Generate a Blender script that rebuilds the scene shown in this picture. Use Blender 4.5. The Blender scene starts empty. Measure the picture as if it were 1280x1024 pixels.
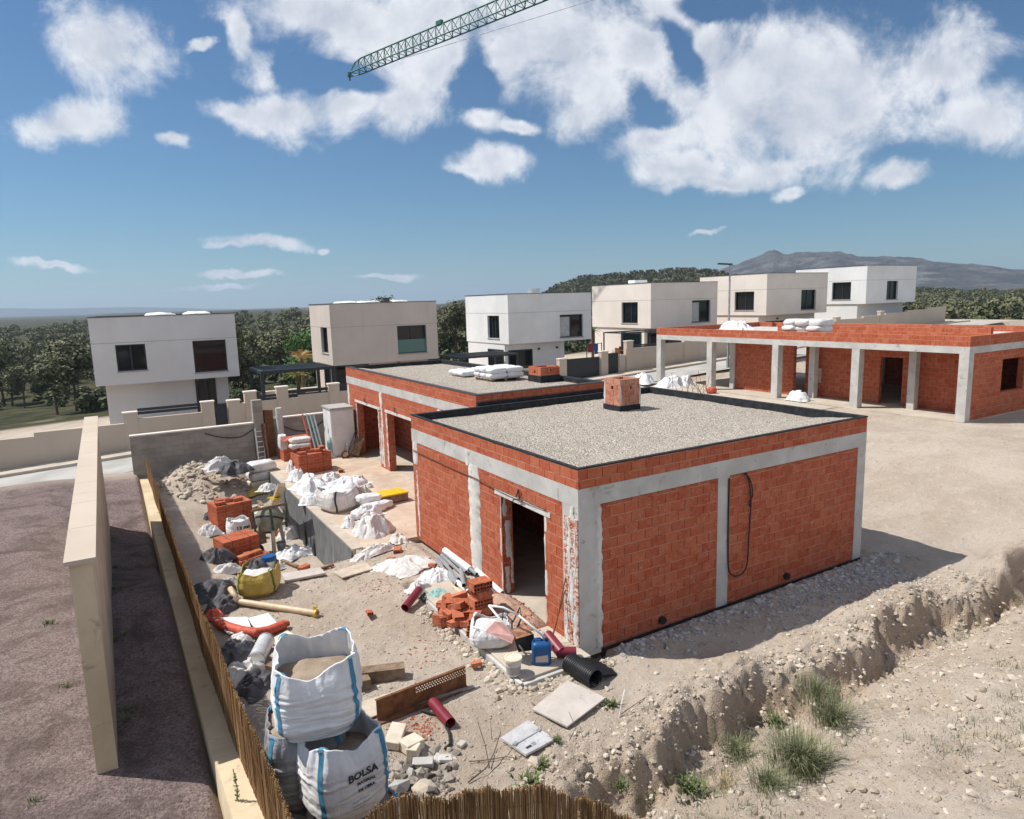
import bpy, math, random
import numpy as np
from math import radians as rad, sin, cos, pi, sqrt
from mathutils import Vector, Matrix, Euler

sc = bpy.context.scene
COL = sc.collection
rnd = random.Random(7)
NR = np.random.RandomState(11)

# ------------------------------------------------------------------ camera pose (solved from the photograph)
FPX, YAW, PITCH, ROLL = 853.602, 1.03606352, 0.157530486, -0.0283089385
CX, CY, CZ = -6.67381904, -9.13784185, 6.18821856
_f = np.array([cos(YAW)*cos(PITCH), sin(YAW)*cos(PITCH), -sin(PITCH)])
_r = np.array([sin(YAW), -cos(YAW), 0.0])
_u = np.cross(_r, _f)
RX = cos(ROLL)*_r + sin(ROLL)*_u
UX = -sin(ROLL)*_r + cos(ROLL)*_u
FX = _f
CAM = np.array([CX, CY, CZ])

def ray(px, py):
    return FX + (px-640)/FPX*RX - (py-512)/FPX*UX

def at(px, py, z=0.0):
    d = ray(px, py)
    return CAM + (z-CZ)/d[2]*d

def onp(px, py, axis, val):
    d = ray(px, py)
    return CAM + (val-CAM[axis])/d[axis]*d

def gt(px, py, dz=0.0):
    z = 0.0
    for _ in range(12):
        p = at(px, py, z+dz)
        z = float(g(p[0], p[1]))
    return at(px, py, z+dz)

# ------------------------------------------------------------------ noise
def _hash(ix, iy, iz, seed):
    h = (ix.astype(np.int64)*374761393 + iy.astype(np.int64)*668265263 + iz.astype(np.int64)*2147483647 + seed*974711) & 0xFFFFFFFF
    h = ((h ^ (h >> 13)) * 1274126177) & 0xFFFFFFFF
    h = ((h ^ (h >> 16)) * 2246822519) & 0xFFFFFFFF
    return ((h ^ (h >> 15)) & 0xFFFFFF) / float(0xFFFFFF)

def vnoise(x, y, z=0.0, seed=0):
    x = np.asarray(x, float); y = np.asarray(y, float); z = np.asarray(z, float) + 0*x
    ix, iy, iz = np.floor(x), np.floor(y), np.floor(z)
    fx, fy, fz = x-ix, y-iy, z-iz
    fx = fx*fx*(3-2*fx); fy = fy*fy*(3-2*fy); fz = fz*fz*(3-2*fz)
    r = 0
    for a in (0, 1):
        for b in (0, 1):
            for c in (0, 1):
                w = (fx if a else 1-fx)*(fy if b else 1-fy)*(fz if c else 1-fz)
                r = r + w*_hash(ix+a, iy+b, iz+c, seed)
    return r

def fbm(x, y, z=0.0, seed=0, oct=4):
    r = 0; a = .5; s = 0
    for o in range(oct):
        r = r + a*vnoise(np.asarray(x)*2**o, np.asarray(y)*2**o, np.asarray(z)*2**o, seed+o*17)
        s += a; a *= .5
    return r/s

def sst(a, b, x):
    t = np.clip((np.asarray(x, float)-a)/(b-a), 0, 1)
    return t*t*(3-2*t)

# ------------------------------------------------------------------ terrain height
def street_z(x):
    return .38 + .046*np.clip(x, -45, 60)

def g0(x, y):
    x = np.asarray(x, float); y = np.asarray(y, float)
    z = 1.17*sst(10.5, 17.5, x) + 0*y
    # lower ground left of the terrace
    z = z - (1.25*sst(6.2, 10.3, y)-.75*sst(12.5, 18.5, y))*(1-sst(-1.75, -1.7, x))*sst(-9, -6.2, x)*(.5+.5*sst(-5.3, -3.2, x))
    # bank and slope on the camera side of the house
    edge = -2.42 + .22*np.sin(x*1.3) + .12*np.sin(x*3.7+1)
    w = sst(-3.0, -1.5, x)
    bank = -.56*(1-sst(edge-.30, edge+.04, y))
    rise = .34*np.clip(-2.95-y, 0, 6) + .05*np.clip(x, 0, 9)*sst(2.8, 3.6, -y)
    z = z + w*(bank + rise)
    # berm along the edge
    z = z + .10*np.exp(-((y-edge-.35)/.45)**2)*sst(-2.5, 0, x)
    # neighbour's plot on the left and toward the camera
    z = z + .32*(1-sst(-6.15, -5.95, x))
    # street and the row of houses
    z = z*(1-sst(20.15, 20.5, y)) + street_z(x)*sst(20.15, 20.5, y)
    # beyond the houses the land falls into a wooded valley
    dd = np.sqrt(np.clip(y-37, 0, None)**2 + np.clip(x-70, 0, None)**2 + np.clip(-x-34, 0, None)**2 + np.clip(-y-30, 0, None)**2)
    z = z + np.interp(dd, [0, 6, 25, 70, 150, 260, 460, 1000, 7000], [0, -.6, -3, -6, -7, -5, -3.2, -3, -4])
    return z

def bank_edge(x):
    return -2.42 + .22*np.sin(x*1.3) + .12*np.sin(x*3.7+1)

def g(x, y):
    """terrain with the lumps, ruts and crumbs of the dug-over soil"""
    x = np.asarray(x, float); y = np.asarray(y, float)
    z = g0(x, y)
    site = (1-sst(10, 30, np.hypot(x-1, y-3)))*sst(-6.2, -5.6, x)
    lump = (fbm(x*.9, y*.9, 0, 3, 4)-.5)*.16 + (fbm(x*3.2, y*3.2, 0, 5, 4)-.5)*.075 + (fbm(x*9, y*9, 0, 6, 3)-.5)*.045
    e = bank_edge(x)
    bankw = np.exp(-((y-e+.1)/.55)**2)*sst(-2.8, -1.6, x)
    rough = bankw*((fbm(x*2.2, y*2.2, 0, 9, 5)-.5)*.70 + (1-np.abs(2*fbm(x*4.4, y*4.4, 0, 12, 4)-1)*2)*.12 + (fbm(x*11, y*11, 0, 14, 3)-.5)*.16 - .10*sst(.60, .72, fbm(x*3.1+4, y*6.0, 0, 15, 3)))
    slope = sst(2.6, 3.4, -y)*((fbm(x*1.5, y*1.5, 0, 31, 5)-.5)*.30+(fbm(x*8, y*8, 0, 33, 3)-.5)*.08)*sst(-3, -1.5, x)
    flat = sst(-.35, .0, np.minimum(np.minimum(x, 8.25-x), np.minimum(y, 20-y)))
    under = sst(-.08, .0, np.minimum(np.minimum(x+1.45, 2-x), np.minimum(y-7.3, 19.3-y)))*.3 + sst(-.08, .0, np.minimum(np.minimum(x+1.42, .5-x), np.minimum(y+.35, 4.6-y)))*.22
    return z + site*(lump*(1-flat)*.8 + rough + slope) - under - .12*flat

# ------------------------------------------------------------------ mesh builder
class MB:
    def __init__(s):
        s.v = []; s.f = []; s.n = 0
    def add(s, verts, faces):
        verts = np.asarray(verts, float).reshape(-1, 3)
        o = s.n
        s.v.append(verts); s.n += len(verts)
        s.f.extend([tuple(int(i)+o for i in f) for f in faces])
        return s
    def box(s, x0, y0, z0, x1, y1, z1):
        return s.add([(x0,y0,z0),(x1,y0,z0),(x1,y1,z0),(x0,y1,z0),(x0,y0,z1),(x1,y0,z1),(x1,y1,z1),(x0,y1,z1)],
                     [(0,3,2,1),(4,5,6,7),(0,1,5,4),(1,2,6,5),(2,3,7,6),(3,0,4,7)])
    def obox(s, c, size, rot=(0,0,0)):
        M = np.array(Euler(rot).to_matrix()); h = np.array(size)/2
        P = np.array([(a*h[0], b*h[1], d*h[2]) for d in (-1,1) for (a,b) in ((-1,-1),(1,-1),(1,1),(-1,1))])
        return s.add(P@M.T + np.array(c), [(0,3,2,1),(4,5,6,7),(0,1,5,4),(1,2,6,5),(2,3,7,6),(3,0,4,7)])
    def bar(s, p0, p1, w, h, up=(0,0,1)):
        """rectangular bar from p0 to p1, w across, h along up"""
        p0 = np.array(p0, float); p1 = np.array(p1, float); d = p1-p0; L = np.linalg.norm(d); d /= L
        u = np.array(up, float); a = np.cross(d, u)
        if np.linalg.norm(a) < 1e-5: a = np.cross(d, (1,0,0))
        a /= np.linalg.norm(a); u = np.cross(a, d)
        P = []
        for q in (p0, p1):
            for (i, j) in ((-1,-1),(1,-1),(1,1),(-1,1)):
                P.append(q + a*i*w/2 + u*j*h/2)
        return s.add(P, [(0,1,2,3),(7,6,5,4),(0,4,5,1),(1,5,6,2),(2,6,7,3),(3,7,4,0)])
    def tube(s, pts, r, n=8, cap=True, closed=False):
        pts = [np.array(p, float) for p in pts]; m = len(pts)
        rs = r if hasattr(r, '__len__') else [r]*m
        V = []; a = None
        for i, p in enumerate(pts):
            t = pts[min(i+1, m-1)] - pts[max(i-1, 0)]; t = t/(np.linalg.norm(t)+1e-9)
            if a is None:
                a = np.cross(t, (0,0,1.0))
                if np.linalg.norm(a) < 1e-3: a = np.cross(t, (1.0,0,0))
            a = a - t*np.dot(a, t); a /= np.linalg.norm(a)+1e-9
            b = np.cross(t, a)
            for k in range(n):
                th = 2*pi*k/n
                V.append(p + rs[i]*(cos(th)*a + sin(th)*b))
        F = []
        for i in range(m-1):
            for k in range(n):
                k2 = (k+1) % n
                F.append((i*n+k, i*n+k2, (i+1)*n+k2, (i+1)*n+k))
        if cap:
            F.append(tuple(range(n-1, -1, -1))); F.append(tuple((m-1)*n+k for k in range(n)))
        return s.add(V, F)
    def pipe(s, p0, p1, ro, ri, n=14):
        """hollow pipe with a real wall"""
        p0 = np.array(p0, float); p1 = np.array(p1, float); t = p1-p0; t /= np.linalg.norm(t)
        a = np.cross(t, (0,0,1.0))
        if np.linalg.norm(a) < 1e-3: a = np.array((1.0,0,0))
        a /= np.linalg.norm(a); b = np.cross(t, a)
        V = []
        for q, rr in ((p0, ro), (p1, ro), (p1, ri), (p0, ri)):
            for k in range(n):
                th = 2*pi*k/n; V.append(q + rr*(cos(th)*a+sin(th)*b))
        F = []
        for j in range(4):
            j2 = (j+1) % 4
            for k in range(n):
                k2 = (k+1) % n
                F.append((j*n+k, j*n+k2, j2*n+k2, j2*n+k))
        return s.add(V, F)
    def cyl(s, c, r, h, n=20, r2=None):
        c = np.array(c, float)
        return s.tube([c, c+np.array((0,0,h))], [r, r if r2 is None else r2], n)
    def lathe(s, c, prof, n=24, M=None):
        V = []; m = len(prof)
        for (r, z) in prof:
            for k in range(n):
                th = 2*pi*k/n; V.append((r*cos(th), r*sin(th), z))
        V = np.array(V)
        if M is not None: V = V@np.array(M).T
        F = []
        for i in range(m-1):
            for k in range(n):
                k2 = (k+1) % n
                F.append((i*n+k, i*n+k2, (i+1)*n+k2, (i+1)*n+k))
        F.append(tuple(range(n-1, -1, -1))); F.append(tuple((m-1)*n+k for k in range(n)))
        return s.add(V+np.array(c), F)
    def grid(s, P, wrap=False):
        """P : array (nu, nv, 3)"""
        nu, nv = P.shape[:2]; F = []
        for i in range(nu-1):
            for j in range(nv if wrap else nv-1):
                j2 = (j+1) % nv
                F.append((i*nv+j, (i+1)*nv+j, (i+1)*nv+j2, i*nv+j2))
        return s.add(P.reshape(-1, 3), F)
    def quadslab(s, pts, th):
        """flat slab with four top corners and a thickness"""
        P = np.array(pts, float); Q = P - np.array((0,0,th)); k = len(P)
        # keep top facing up
        nrm = np.cross(P[1]-P[0], P[2]-P[0])
        if nrm[2] < 0: P = P[::-1]; Q = Q[::-1]
        F = [tuple(range(k)), tuple(range(2*k-1, k-1, -1))]
        for i in range(k):
            j = (i+1) % k; F.append((j, i, k+i, k+j))
        return s.add(np.vstack([P, Q]), F)
    def pillow(s, c, size, rot=(0,0,0), seed=0, amp=.06, e=.45, nu=14, nv=26, fold=3.0):
        th = np.linspace(-pi/2, pi/2, nu)[:, None]; ph = np.linspace(0, 2*pi, nv, endpoint=False)[None, :]
        sp = lambda v, k: np.sign(v)*np.abs(v)**k
        x = sp(np.cos(th), e)*sp(np.cos(ph), e); y = sp(np.cos(th), e)*sp(np.sin(ph), e); z = sp(np.sin(th), .8)*np.ones_like(ph)
        P = np.stack([x*size[0]/2, y*size[1]/2, z*size[2]/2], -1)
        nz = fbm(x*fold+seed*7.3, y*fold-seed*3.1, z*fold, seed, 4)-.5
        P = P*(1+amp*2.4*nz)[..., None]
        P[..., 2] += amp*size[2]*1.5*(fbm(x*fold*1.5, y*fold*1.5, z, seed+5, 3)-.5)
        M = np.array(Euler(rot).to_matrix())
        return s.grid(P@M.T + np.array(c), wrap=True)
    def crumple(s, c, sx, sy, h, rot=0, seed=0, n=44, fold=2.2, power=2.4, ground=None):
        """thin crumpled sheet heaped over rubble"""
        u = np.linspace(-1, 1, n)[:, None]*np.ones((1, n)); v = u.T
        ang = np.arctan2(v, u)
        out = 1 + .34*(fbm(np.cos(ang)*1.6+seed, np.sin(ang)*1.6, 0, seed, 3)-.5)*2
        r = (np.abs(u)**power+np.abs(v)**power)**(1/power)
        base = np.clip(1-np.clip(r, 0, 1)**1.7, 0, 1)**.85
        nz = fbm(u*fold+seed*3.7, v*fold, 0, seed+3, 5)
        rg = 1-np.abs(2*fbm(u*fold*1.25+9+seed+1.2*nz, v*fold*1.25+1.1*nz, 0, seed+8, 4)-1)*1.9
        rg2 = 1-np.abs(2*fbm(u*fold*3.1+5+seed+1.5*nz, v*fold*2.3, 0, seed+18, 3)-1)*2
        base = np.clip(1-np.clip(r, 0, 1)**2, 0, 1)**.62
        Rs = np.random.RandomState(seed+900); wu = u+.22*(nz-.5)*2; wv = v+.22*(fbm(u*fold+31, v*fold, 0, seed+5, 4)-.5)*2
        R = np.zeros_like(u)
        for k in range(11):
            a = Rs.uniform(0, 6.28); c_ = Rs.uniform(-.62, .62, 2); hl = Rs.uniform(.15, .6); w_ = Rs.uniform(.13, .30); am = Rs.uniform(.5, 1)
            du, dv = wu-c_[0], wv-c_[1]; tt = np.clip(du*cos(a)+dv*sin(a), -hl, hl)
            dd_ = np.hypot(du-tt*cos(a), dv-tt*sin(a)); R = np.maximum(R, am*np.exp(-(dd_/w_)**1.6))
        z = h*base*(.26+.60*R+.06*(rg-.5)+.12*nz) + h*.022*rg2*np.clip(base*2, .05, 1) + .012
        x = u*sx/2*out; y = v*sy/2*out
        x = x + .16*sx*(fbm(u*2.4, v*2.4, 2, seed+21, 3)-.5); y = y + .16*sy*(fbm(u*2.4, v*2.4, 7, seed+22, 3)-.5)
        X = x*cos(rot)-y*sin(rot)+c[0]; Y = x*sin(rot)+y*cos(rot)+c[1]
        Z = c[2]+np.maximum(z, .01)
        return s.grid(np.stack([X, Y, Z], -1))
    def rocks(s, pts, sizes, seed=0):
        R = np.random.RandomState(seed)
        t = (1+5**.5)/2
        iv = np.array([(-1,t,0),(1,t,0),(-1,-t,0),(1,-t,0),(0,-1,t),(0,1,t),(0,-1,-t),(0,1,-t),(t,0,-1),(t,0,1),(-t,0,-1),(-t,0,1)])/1.9
        fi = [(0,11,5),(0,5,1),(0,1,7),(0,7,10),(0,10,11),(1,5,9),(5,11,4),(11,10,2),(10,7,6),(7,1,8),(3,9,4),(3,4,2),(3,2,6),(3,6,8),(3,8,9),(4,9,5),(2,4,11),(6,2,10),(8,6,7),(9,8,1)]
        for p, sz in zip(pts, sizes):
            q = iv*(1+R.uniform(-.32, .32, (12, 1)))*np.array([R.uniform(.7, 1.3), R.uniform(.6, 1.1), R.uniform(.45, .85)])*sz
            a = R.uniform(0, 6.28); ca, sa = cos(a), sin(a)
            q = np.stack([q[:,0]*ca-q[:,1]*sa, q[:,0]*sa+q[:,1]*ca, q[:,2]], -1)
            s.add(q+np.array(p), fi)
        return s
    def build(s, name, mat, parent=None, smooth=False, origin=None, auto=None):
        V = np.vstack(s.v)
        if parent is not None:
            o = np.zeros(3); p = parent
            while p is not None:
                o = o + np.array(p.location); p = p.parent
            loc = np.zeros(3)
        else:
            if origin is None:
                o = np.array([(V[:,0].min()+V[:,0].max())/2, (V[:,1].min()+V[:,1].max())/2, V[:,2].min()])
            else: o = np.array(origin, float)
            loc = o
        me = bpy.data.meshes.new(name)
        me.from_pydata((V-o).tolist(), [], s.f)
        me.update()
        if mat is not None:
            me.materials.append(mat)
        ob = bpy.data.objects.new(name, me); COL.objects.link(ob)
        ob.location = loc
        if parent is not None: ob.parent = parent
        if smooth:
            me.polygons.foreach_set('use_smooth', [True]*len(me.polygons))
            if auto is not None:
                try: me.set_sharp_from_angle(angle=rad(auto))
                except Exception: pass
        return ob

def thing(name, label, cat, loc=(0,0,0), group=None):
    o = bpy.data.objects.new(name, None); COL.objects.link(o)
    o.empty_display_size = .2
    o.location = tuple(float(c) for c in loc)
    o['label'] = label; o['category'] = cat
    if group: o['group'] = group
    return o

def tag(o, label, cat, group=None, kind=None):
    o['label'] = label; o['category'] = cat
    if group: o['group'] = group
    if kind: o['kind'] = kind
    return o

def struct(o, kind='structure'):
    o['kind'] = kind; return o

def dup(root, loc, rot=(0,0,0), label=None, group=None, scale=None):
    r = root.copy(); COL.objects.link(r); r.location = tuple(float(c) for c in loc); r.rotation_euler = rot
    if scale is not None: r.scale = scale if hasattr(scale, '__len__') else (scale,)*3
    if label: r['label'] = label
    if group: r['group'] = group
    for ch in list(root.children):
        c = ch.copy(); COL.objects.link(c); c.parent = r
        for gch in ch.children:
            d = gch.copy(); COL.objects.link(d); d.parent = c
    return r

def bevel(o, w=.01, seg=2):
    m = o.modifiers.new('bevel', 'BEVEL'); m.width = w; m.segments = seg; m.limit_method = 'ANGLE'; m.angle_limit = rad(40)
    return o

# ------------------------------------------------------------------ node materials
class NT:
    def __init__(s, name):
        s.m = bpy.data.materials.new(name); s.m.use_nodes = True
        s.t = s.m.node_tree; s.t.nodes.clear()
        s.out = s.n('ShaderNodeOutputMaterial')
        s.b = s.n('ShaderNodeBsdfPrincipled'); s.l(s.b.outputs[0], s.out.inputs[0])
        s.b.inputs['Roughness'].default_value = .9
        s.b.inputs['Specular IOR Level'].default_value = .25
    def n(s, typ, **kw):
        nd = s.t.nodes.new(typ)
        for k, v in kw.items(): setattr(nd, k, v)
        return nd
    def l(s, a, b): s.t.links.new(a, b)
    def set(s, sock, v):
        if hasattr(v, 'links') or isinstance(v, bpy.types.NodeSocket): s.l(v, sock)
        elif isinstance(v, (tuple, list)) and len(v) == 3 and sock.type == 'RGBA': sock.default_value = (*v, 1)
        else: sock.default_value = v
    def math(s, op, a, b=None, c=None, clamp=False):
        nd = s.n('ShaderNodeMath', operation=op, use_clamp=clamp)
        s.set(nd.inputs[0], a)
        if b is not None: s.set(nd.inputs[1], b)
        if c is not None: s.set(nd.inputs[2], c)
        return nd.outputs[0]
    def vmath(s, op, a, b=None, out=0):
        nd = s.n('ShaderNodeVectorMath', operation=op)
        s.set(nd.inputs[0], a)
        if b is not None: s.set(nd.inputs[1], b)
        return nd.outputs[out]
    def mix(s, fac, a, b, blend='MIX'):
        nd = s.n('ShaderNodeMix', data_type='RGBA', blend_type=blend)
        s.set(nd.inputs[0], fac); s.set(nd.inputs[6], a); s.set(nd.inputs[7], b)
        return nd.outputs[2]
    def noise(s, vec, scale, detail=4, rough=.55, dist=0.0, dim='3D', out=0):
        nd = s.n('ShaderNodeTexNoise', noise_dimensions=dim)
        if vec is not None: s.l(vec, nd.inputs['Vector'])
        nd.inputs['Scale'].default_value = scale; nd.inputs['Detail'].default_value = detail
        nd.inputs['Roughness'].default_value = rough; nd.inputs['Distortion'].default_value = dist
        return nd.outputs[out]
    def voro(s, vec, scale, feature='F1', out='Distance', rnd_=1.0):
        nd = s.n('ShaderNodeTexVoronoi', feature=feature)
        if vec is not None: s.l(vec, nd.inputs['Vector'])
        nd.inputs['Scale'].default_value = scale; nd.inputs['Randomness'].default_value = rnd_
        return nd.outputs[out]
    def ramp(s, fac, stops, interp='LINEAR'):
        nd = s.n('ShaderNodeValToRGB'); nd.color_ramp.interpolation = interp
        el = nd.color_ramp.elements
        while len(el) < len(stops): el.new(.5)
        for e, (p, c) in zip(el, stops):
            e.position = p; e.color = (*c, 1) if hasattr(c, '__len__') else (c, c, c, 1)
        s.set(nd.inputs[0], fac)
        return nd.outputs[0]
    def mapr(s, v, a, b, c=0., d=1., smooth=True):
        nd = s.n('ShaderNodeMapRange', interpolation_type='SMOOTHSTEP' if smooth else 'LINEAR')
        s.set(nd.inputs[0], v); nd.inputs[1].default_value = a; nd.inputs[2].default_value = b
        nd.inputs[3].default_value = c; nd.inputs[4].default_value = d
        return nd.outputs[0]
    def pos(s): return s.n('ShaderNodeNewGeometry').outputs['Position']
    def obj(s): return s.n('ShaderNodeTexCoord').outputs['Object']
    def nrm(s): return s.n('ShaderNodeNewGeometry').outputs['True Normal']
    def island(s): return s.n('ShaderNodeNewGeometry').outputs['Random Per Island']
    def orand(s): return s.n('ShaderNodeObjectInfo').outputs['Random']
    def scalev(s, v, k):
        nd = s.n('ShaderNodeVectorMath', operation='MULTIPLY'); s.l(v, nd.inputs[0]); nd.inputs[1].default_value = k
        return nd.outputs[0]
    def bump(s, h, strength=.4, dist=.02, nrm=None):
        nd = s.n('ShaderNodeBump'); nd.inputs['Strength'].default_value = strength; nd.inputs['Distance'].default_value = dist
        s.l(h, nd.inputs['Height'])
        if nrm is not None: s.l(nrm, nd.inputs['Normal'])
        return nd.outputs[0]
    def fin(s, col=None, rough=None, nrm=None, metal=None, spec=None):
        if col is not None: s.set(s.b.inputs['Base Color'], col)
        if rough is not None: s.set(s.b.inputs['Roughness'], rough)
        if nrm is not None: s.l(nrm, s.b.inputs['Normal'])
        if metal is not None: s.set(s.b.inputs['Metallic'], metal)
        if spec is not None: s.set(s.b.inputs['Specular IOR Level'], spec)
        return s.m

def wall_uv(t, vec=None):
    """(along, height) coordinates on an axis-aligned wall: along = x on faces that face y, else y"""
    p = vec if vec is not None else t.pos()
    sp = t.n('ShaderNodeSeparateXYZ'); t.l(p, sp.inputs[0])
    sn = t.n('ShaderNodeSeparateXYZ'); t.l(t.nrm(), sn.inputs[0])
    ax = t.math('ABSOLUTE', sn.outputs[0]); az = t.math('ABSOLUTE', sn.outputs[2])
    fx = t.math('GREATER_THAN', ax, .5); fz = t.math('GREATER_THAN', az, .5)
    u = t.math('ADD', t.math('MULTIPLY', fx, sp.outputs[1]), t.math('MULTIPLY', t.math('SUBTRACT', 1, fx), sp.outputs[0]))
    v = t.math('ADD', t.math('MULTIPLY', fz, sp.outputs[1]), t.math('MULTIPLY', t.math('SUBTRACT', 1, fz), sp.outputs[2]))
    cb = t.n('ShaderNodeCombineXYZ'); t.l(u, cb.inputs[0]); t.l(v, cb.inputs[1])
    return cb.outputs[0]

def m_brick(name, c1=(.395,.072,.026), c2=(.495,.128,.056), bw=.33, bh=.198, stain=.65, zoff=0.0, useobj=False, dusty=.20, smear=(.66, .75)):
    t = NT(name)
    p = t.obj() if useobj else t.pos()
    uv = wall_uv(t, p)
    ad = t.vmath('ADD', uv, (0.13, zoff, 0))
    nz = t.noise(uv, 1.1, 3)
    wob = t.n('ShaderNodeVectorMath', operation='ADD'); t.l(ad, wob.inputs[0])
    nv = t.noise(uv, 3.0, 2, out=1)
    sc_ = t.vmath('MULTIPLY', t.vmath('SUBTRACT', nv, (.5,.5,.5)), (.012,.018,0)); t.l(sc_, wob.inputs[1])
    br = t.n('ShaderNodeTexBrick', offset=.5, offset_frequency=2, squash=1.0)
    t.l(wob.outputs[0], br.inputs['Vector'])
    br.inputs['Color1'].default_value = (0,0,0,1); br.inputs['Color2'].default_value = (1,1,1,1)
    br.inputs['Mortar'].default_value = (.5,.5,.5,1)
    br.inputs['Scale'].default_value = 1; br.inputs['Mortar Size'].default_value = .0075; br.inputs['Mortar Smooth'].default_value = .3
    br.inputs['Bias'].default_value = 0; br.inputs['Brick Width'].default_value = bw; br.inputs['Row Height'].default_value = bh
    fac = br.outputs['Fac']
    rndc = t.n('ShaderNodeSeparateColor'); t.l(br.outputs['Color'], rndc.inputs[0])
    base = t.mix(rndc.outputs[0], c1, c2)
    grit = t.noise(p, 38, 3)
    base = t.mix(t.mapr(grit, .35, .75, 0, .35), base, (c1[0]*.62, c1[1]*.6, c1[2]*.6))
    # dust film / lime smears with their own shape
    d = t.noise(uv, 5.5, 6, .7, .6)
    base = t.mix(t.mapr(d, .36, .70, 0, dusty), base, (.62,.40,.30))
    sm = t.noise(t.scalev(uv, (1.0, 2.6, 1)), 6.0, 4, .6, 1.2)
    base = t.mix(t.mapr(sm, smear[0], smear[1], 0, stain), base, (.68,.62,.56))
    fl = t.noise(t.scalev(uv, (3.0, 1.6, 1)), 9.0, 5, .7, .8)
    base = t.mix(t.mapr(fl, .60, .68, 0, stain), base, (.64,.52,.44))
    # mortar: only some of the bed joints are pale, the perpends mostly dark
    sv = t.n('ShaderNodeSeparateXYZ'); t.l(wob.outputs[0], sv.inputs[0])
    row = t.math('FRACT', t.math('DIVIDE', sv.outputs[1], bh))
    bed = t.math('ADD', t.math('LESS_THAN', row, .05), t.math('GREATER_THAN', row, .95), clamp=True)
    pale = t.mapr(t.noise(uv, 2.6, 3), .30, .52, 0, 1)
    mcol = t.mix(t.math('MULTIPLY', bed, pale), (.19,.042,.020), (.56,.30,.20))
    col = t.mix(fac, base, mcol)
    # fine vertical scoring of the clay faces
    st = t.n('ShaderNodeTexWave', wave_type='BANDS', bands_direction='X'); t.l(uv, st.inputs[0]); st.inputs['Scale'].default_value = 14
    h = t.math('ADD', t.math('MULTIPLY', t.math('SUBTRACT', 1, fac), 1.0), t.math('MULTIPLY', st.outputs['Fac'], .10))
    h = t.math('ADD', h, t.math('MULTIPLY', grit, .25))
    return t.fin(col, .92, t.bump(h, .75, .018))

def m_noisy(name, c1, c2, scale=4, rough=.9, bumps=.3, bscale=30, bdist=.01, c3=None, metal=None, spec=None, detail=5, obj=True):
    t = NT(name)
    p = t.obj() if obj else t.pos()
    n = t.noise(p, scale, detail, .6, .3)
    col = t.mix(t.mapr(n, .33, .67), c1, c2)
    if c3 is not None:
        col = t.mix(t.mapr(t.noise(p, scale*2.7, 4, .65, .8), .58, .70), col, c3)
    b = t.bump(t.noise(p, bscale, 4, .6), bumps, bdist)
    return t.fin(col, rough, b, metal, spec)

def m_plain(name, c, rough=.6, metal=0, spec=.4, var=.12):
    t = NT(name)
    n = t.noise(t.obj(), 7, 4)
    col = t.mix(t.mapr(n, .3, .7, 0, 1), tuple(v*(1-var) for v in c), tuple(min(1, v*(1+var)) for v in c))
    return t.fin(col, rough, None, metal, spec)
# ------------------------------------------------------------------ materials
M = {}
M['brick'] = m_brick('hollow_brick_wall')
M['brick_flat'] = m_brick('hollow_brick_parapet', zoff=.02, bh=.185, stain=.35)
M['brick_pack'] = m_brick('packed_bricks', bw=.30, bh=.105, useobj=True, stain=.25, dusty=.12)
M['concrete'] = m_noisy('cast_concrete', (.47,.455,.43), (.58,.565,.54), 1.6, .92, .35, 26, .006, (.34,.325,.30), obj=False)
M['plaster'] = m_noisy('mortar_smear', (.56,.54,.51), (.70,.68,.65), 3, .95, .6, 18, .012, (.42,.38,.34), obj=False)
M['slab'] = m_noisy('dusty_slab', (.44,.38,.31), (.54,.48,.40), 1.3, .95, .35, 30, .006, (.36,.32,.28), obj=False)
M['membrane'] = m_noisy('bitumen_membrane', (.014,.016,.019), (.032,.035,.040), 6, .75, .3, 40, .004)
M['trim'] = m_plain('dark_trim', (.045,.042,.045), .6)
M['black'] = m_plain('black_plastic', (.022,.022,.024), .40)
M['darkmetal'] = m_plain('anthracite_metal', (.030,.036,.045), .45)
M['white_paint'] = m_noisy('white_paint', (.70,.70,.69), (.80,.80,.79), 2, .6, .1, 20, .003)
M['cable'] = m_plain('black_cable', (.02,.018,.018), .6)
M['rust'] = m_noisy('rusty_steel', (.12,.055,.028), (.23,.10,.045), 9, .85, .3, 50, .003, (.07,.04,.025))
M['steel'] = m_noisy('galvanised_steel', (.36,.37,.38), (.50,.51,.52), 8, .5, .1, 40, .002, metal=.6)
M['wood_old'] = m_noisy('weathered_timber', (.17,.115,.075), (.30,.22,.155), 5, .9, .5, 40, .008, (.11,.075,.05))
M['wood'] = m_noisy('pale_board', (.46,.39,.31), (.58,.50,.41), 4, .9, .2, 30, .004, (.38,.31,.25))
M['board'] = m_noisy('grey_board', (.47,.42,.38), (.55,.50,.46), 2.5, .9, .15, 30, .003, (.40,.36,.33))
M['stone'] = m_noisy('pale_block', (.60,.53,.42), (.74,.67,.55), 4, .95, .4, 22, .008)
M['maroon'] = m_plain('maroon_pvc', (.20,.022,.040), .42)
M['grey_pvc'] = m_plain('grey_pvc', (.27,.285,.30), .4)
M['white_pvc'] = m_plain('white_pvc', (.78,.78,.77), .35)
M['cream_pvc'] = m_plain('cream_pvc', (.62,.49,.34), .5)
M['yellow'] = m_plain('yellow_plastic', (.70,.47,.02), .5)
M['blue'] = m_plain('blue_plastic', (.010,.085,.26), .38)
M['strap'] = m_noisy('blue_webbing', (.05,.20,.33), (.09,.30,.44), 12, .8, .3, 120, .002)
M['redhose'] = m_noisy('red_corrugated_hose', (.50,.09,.055), (.62,.14,.09), 8, .55, .1, 30, .003)
M['teal'] = m_noisy('teal_net', (.20,.38,.36), (.32,.50,.47), 12, .9, .5, 60, .01)
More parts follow.
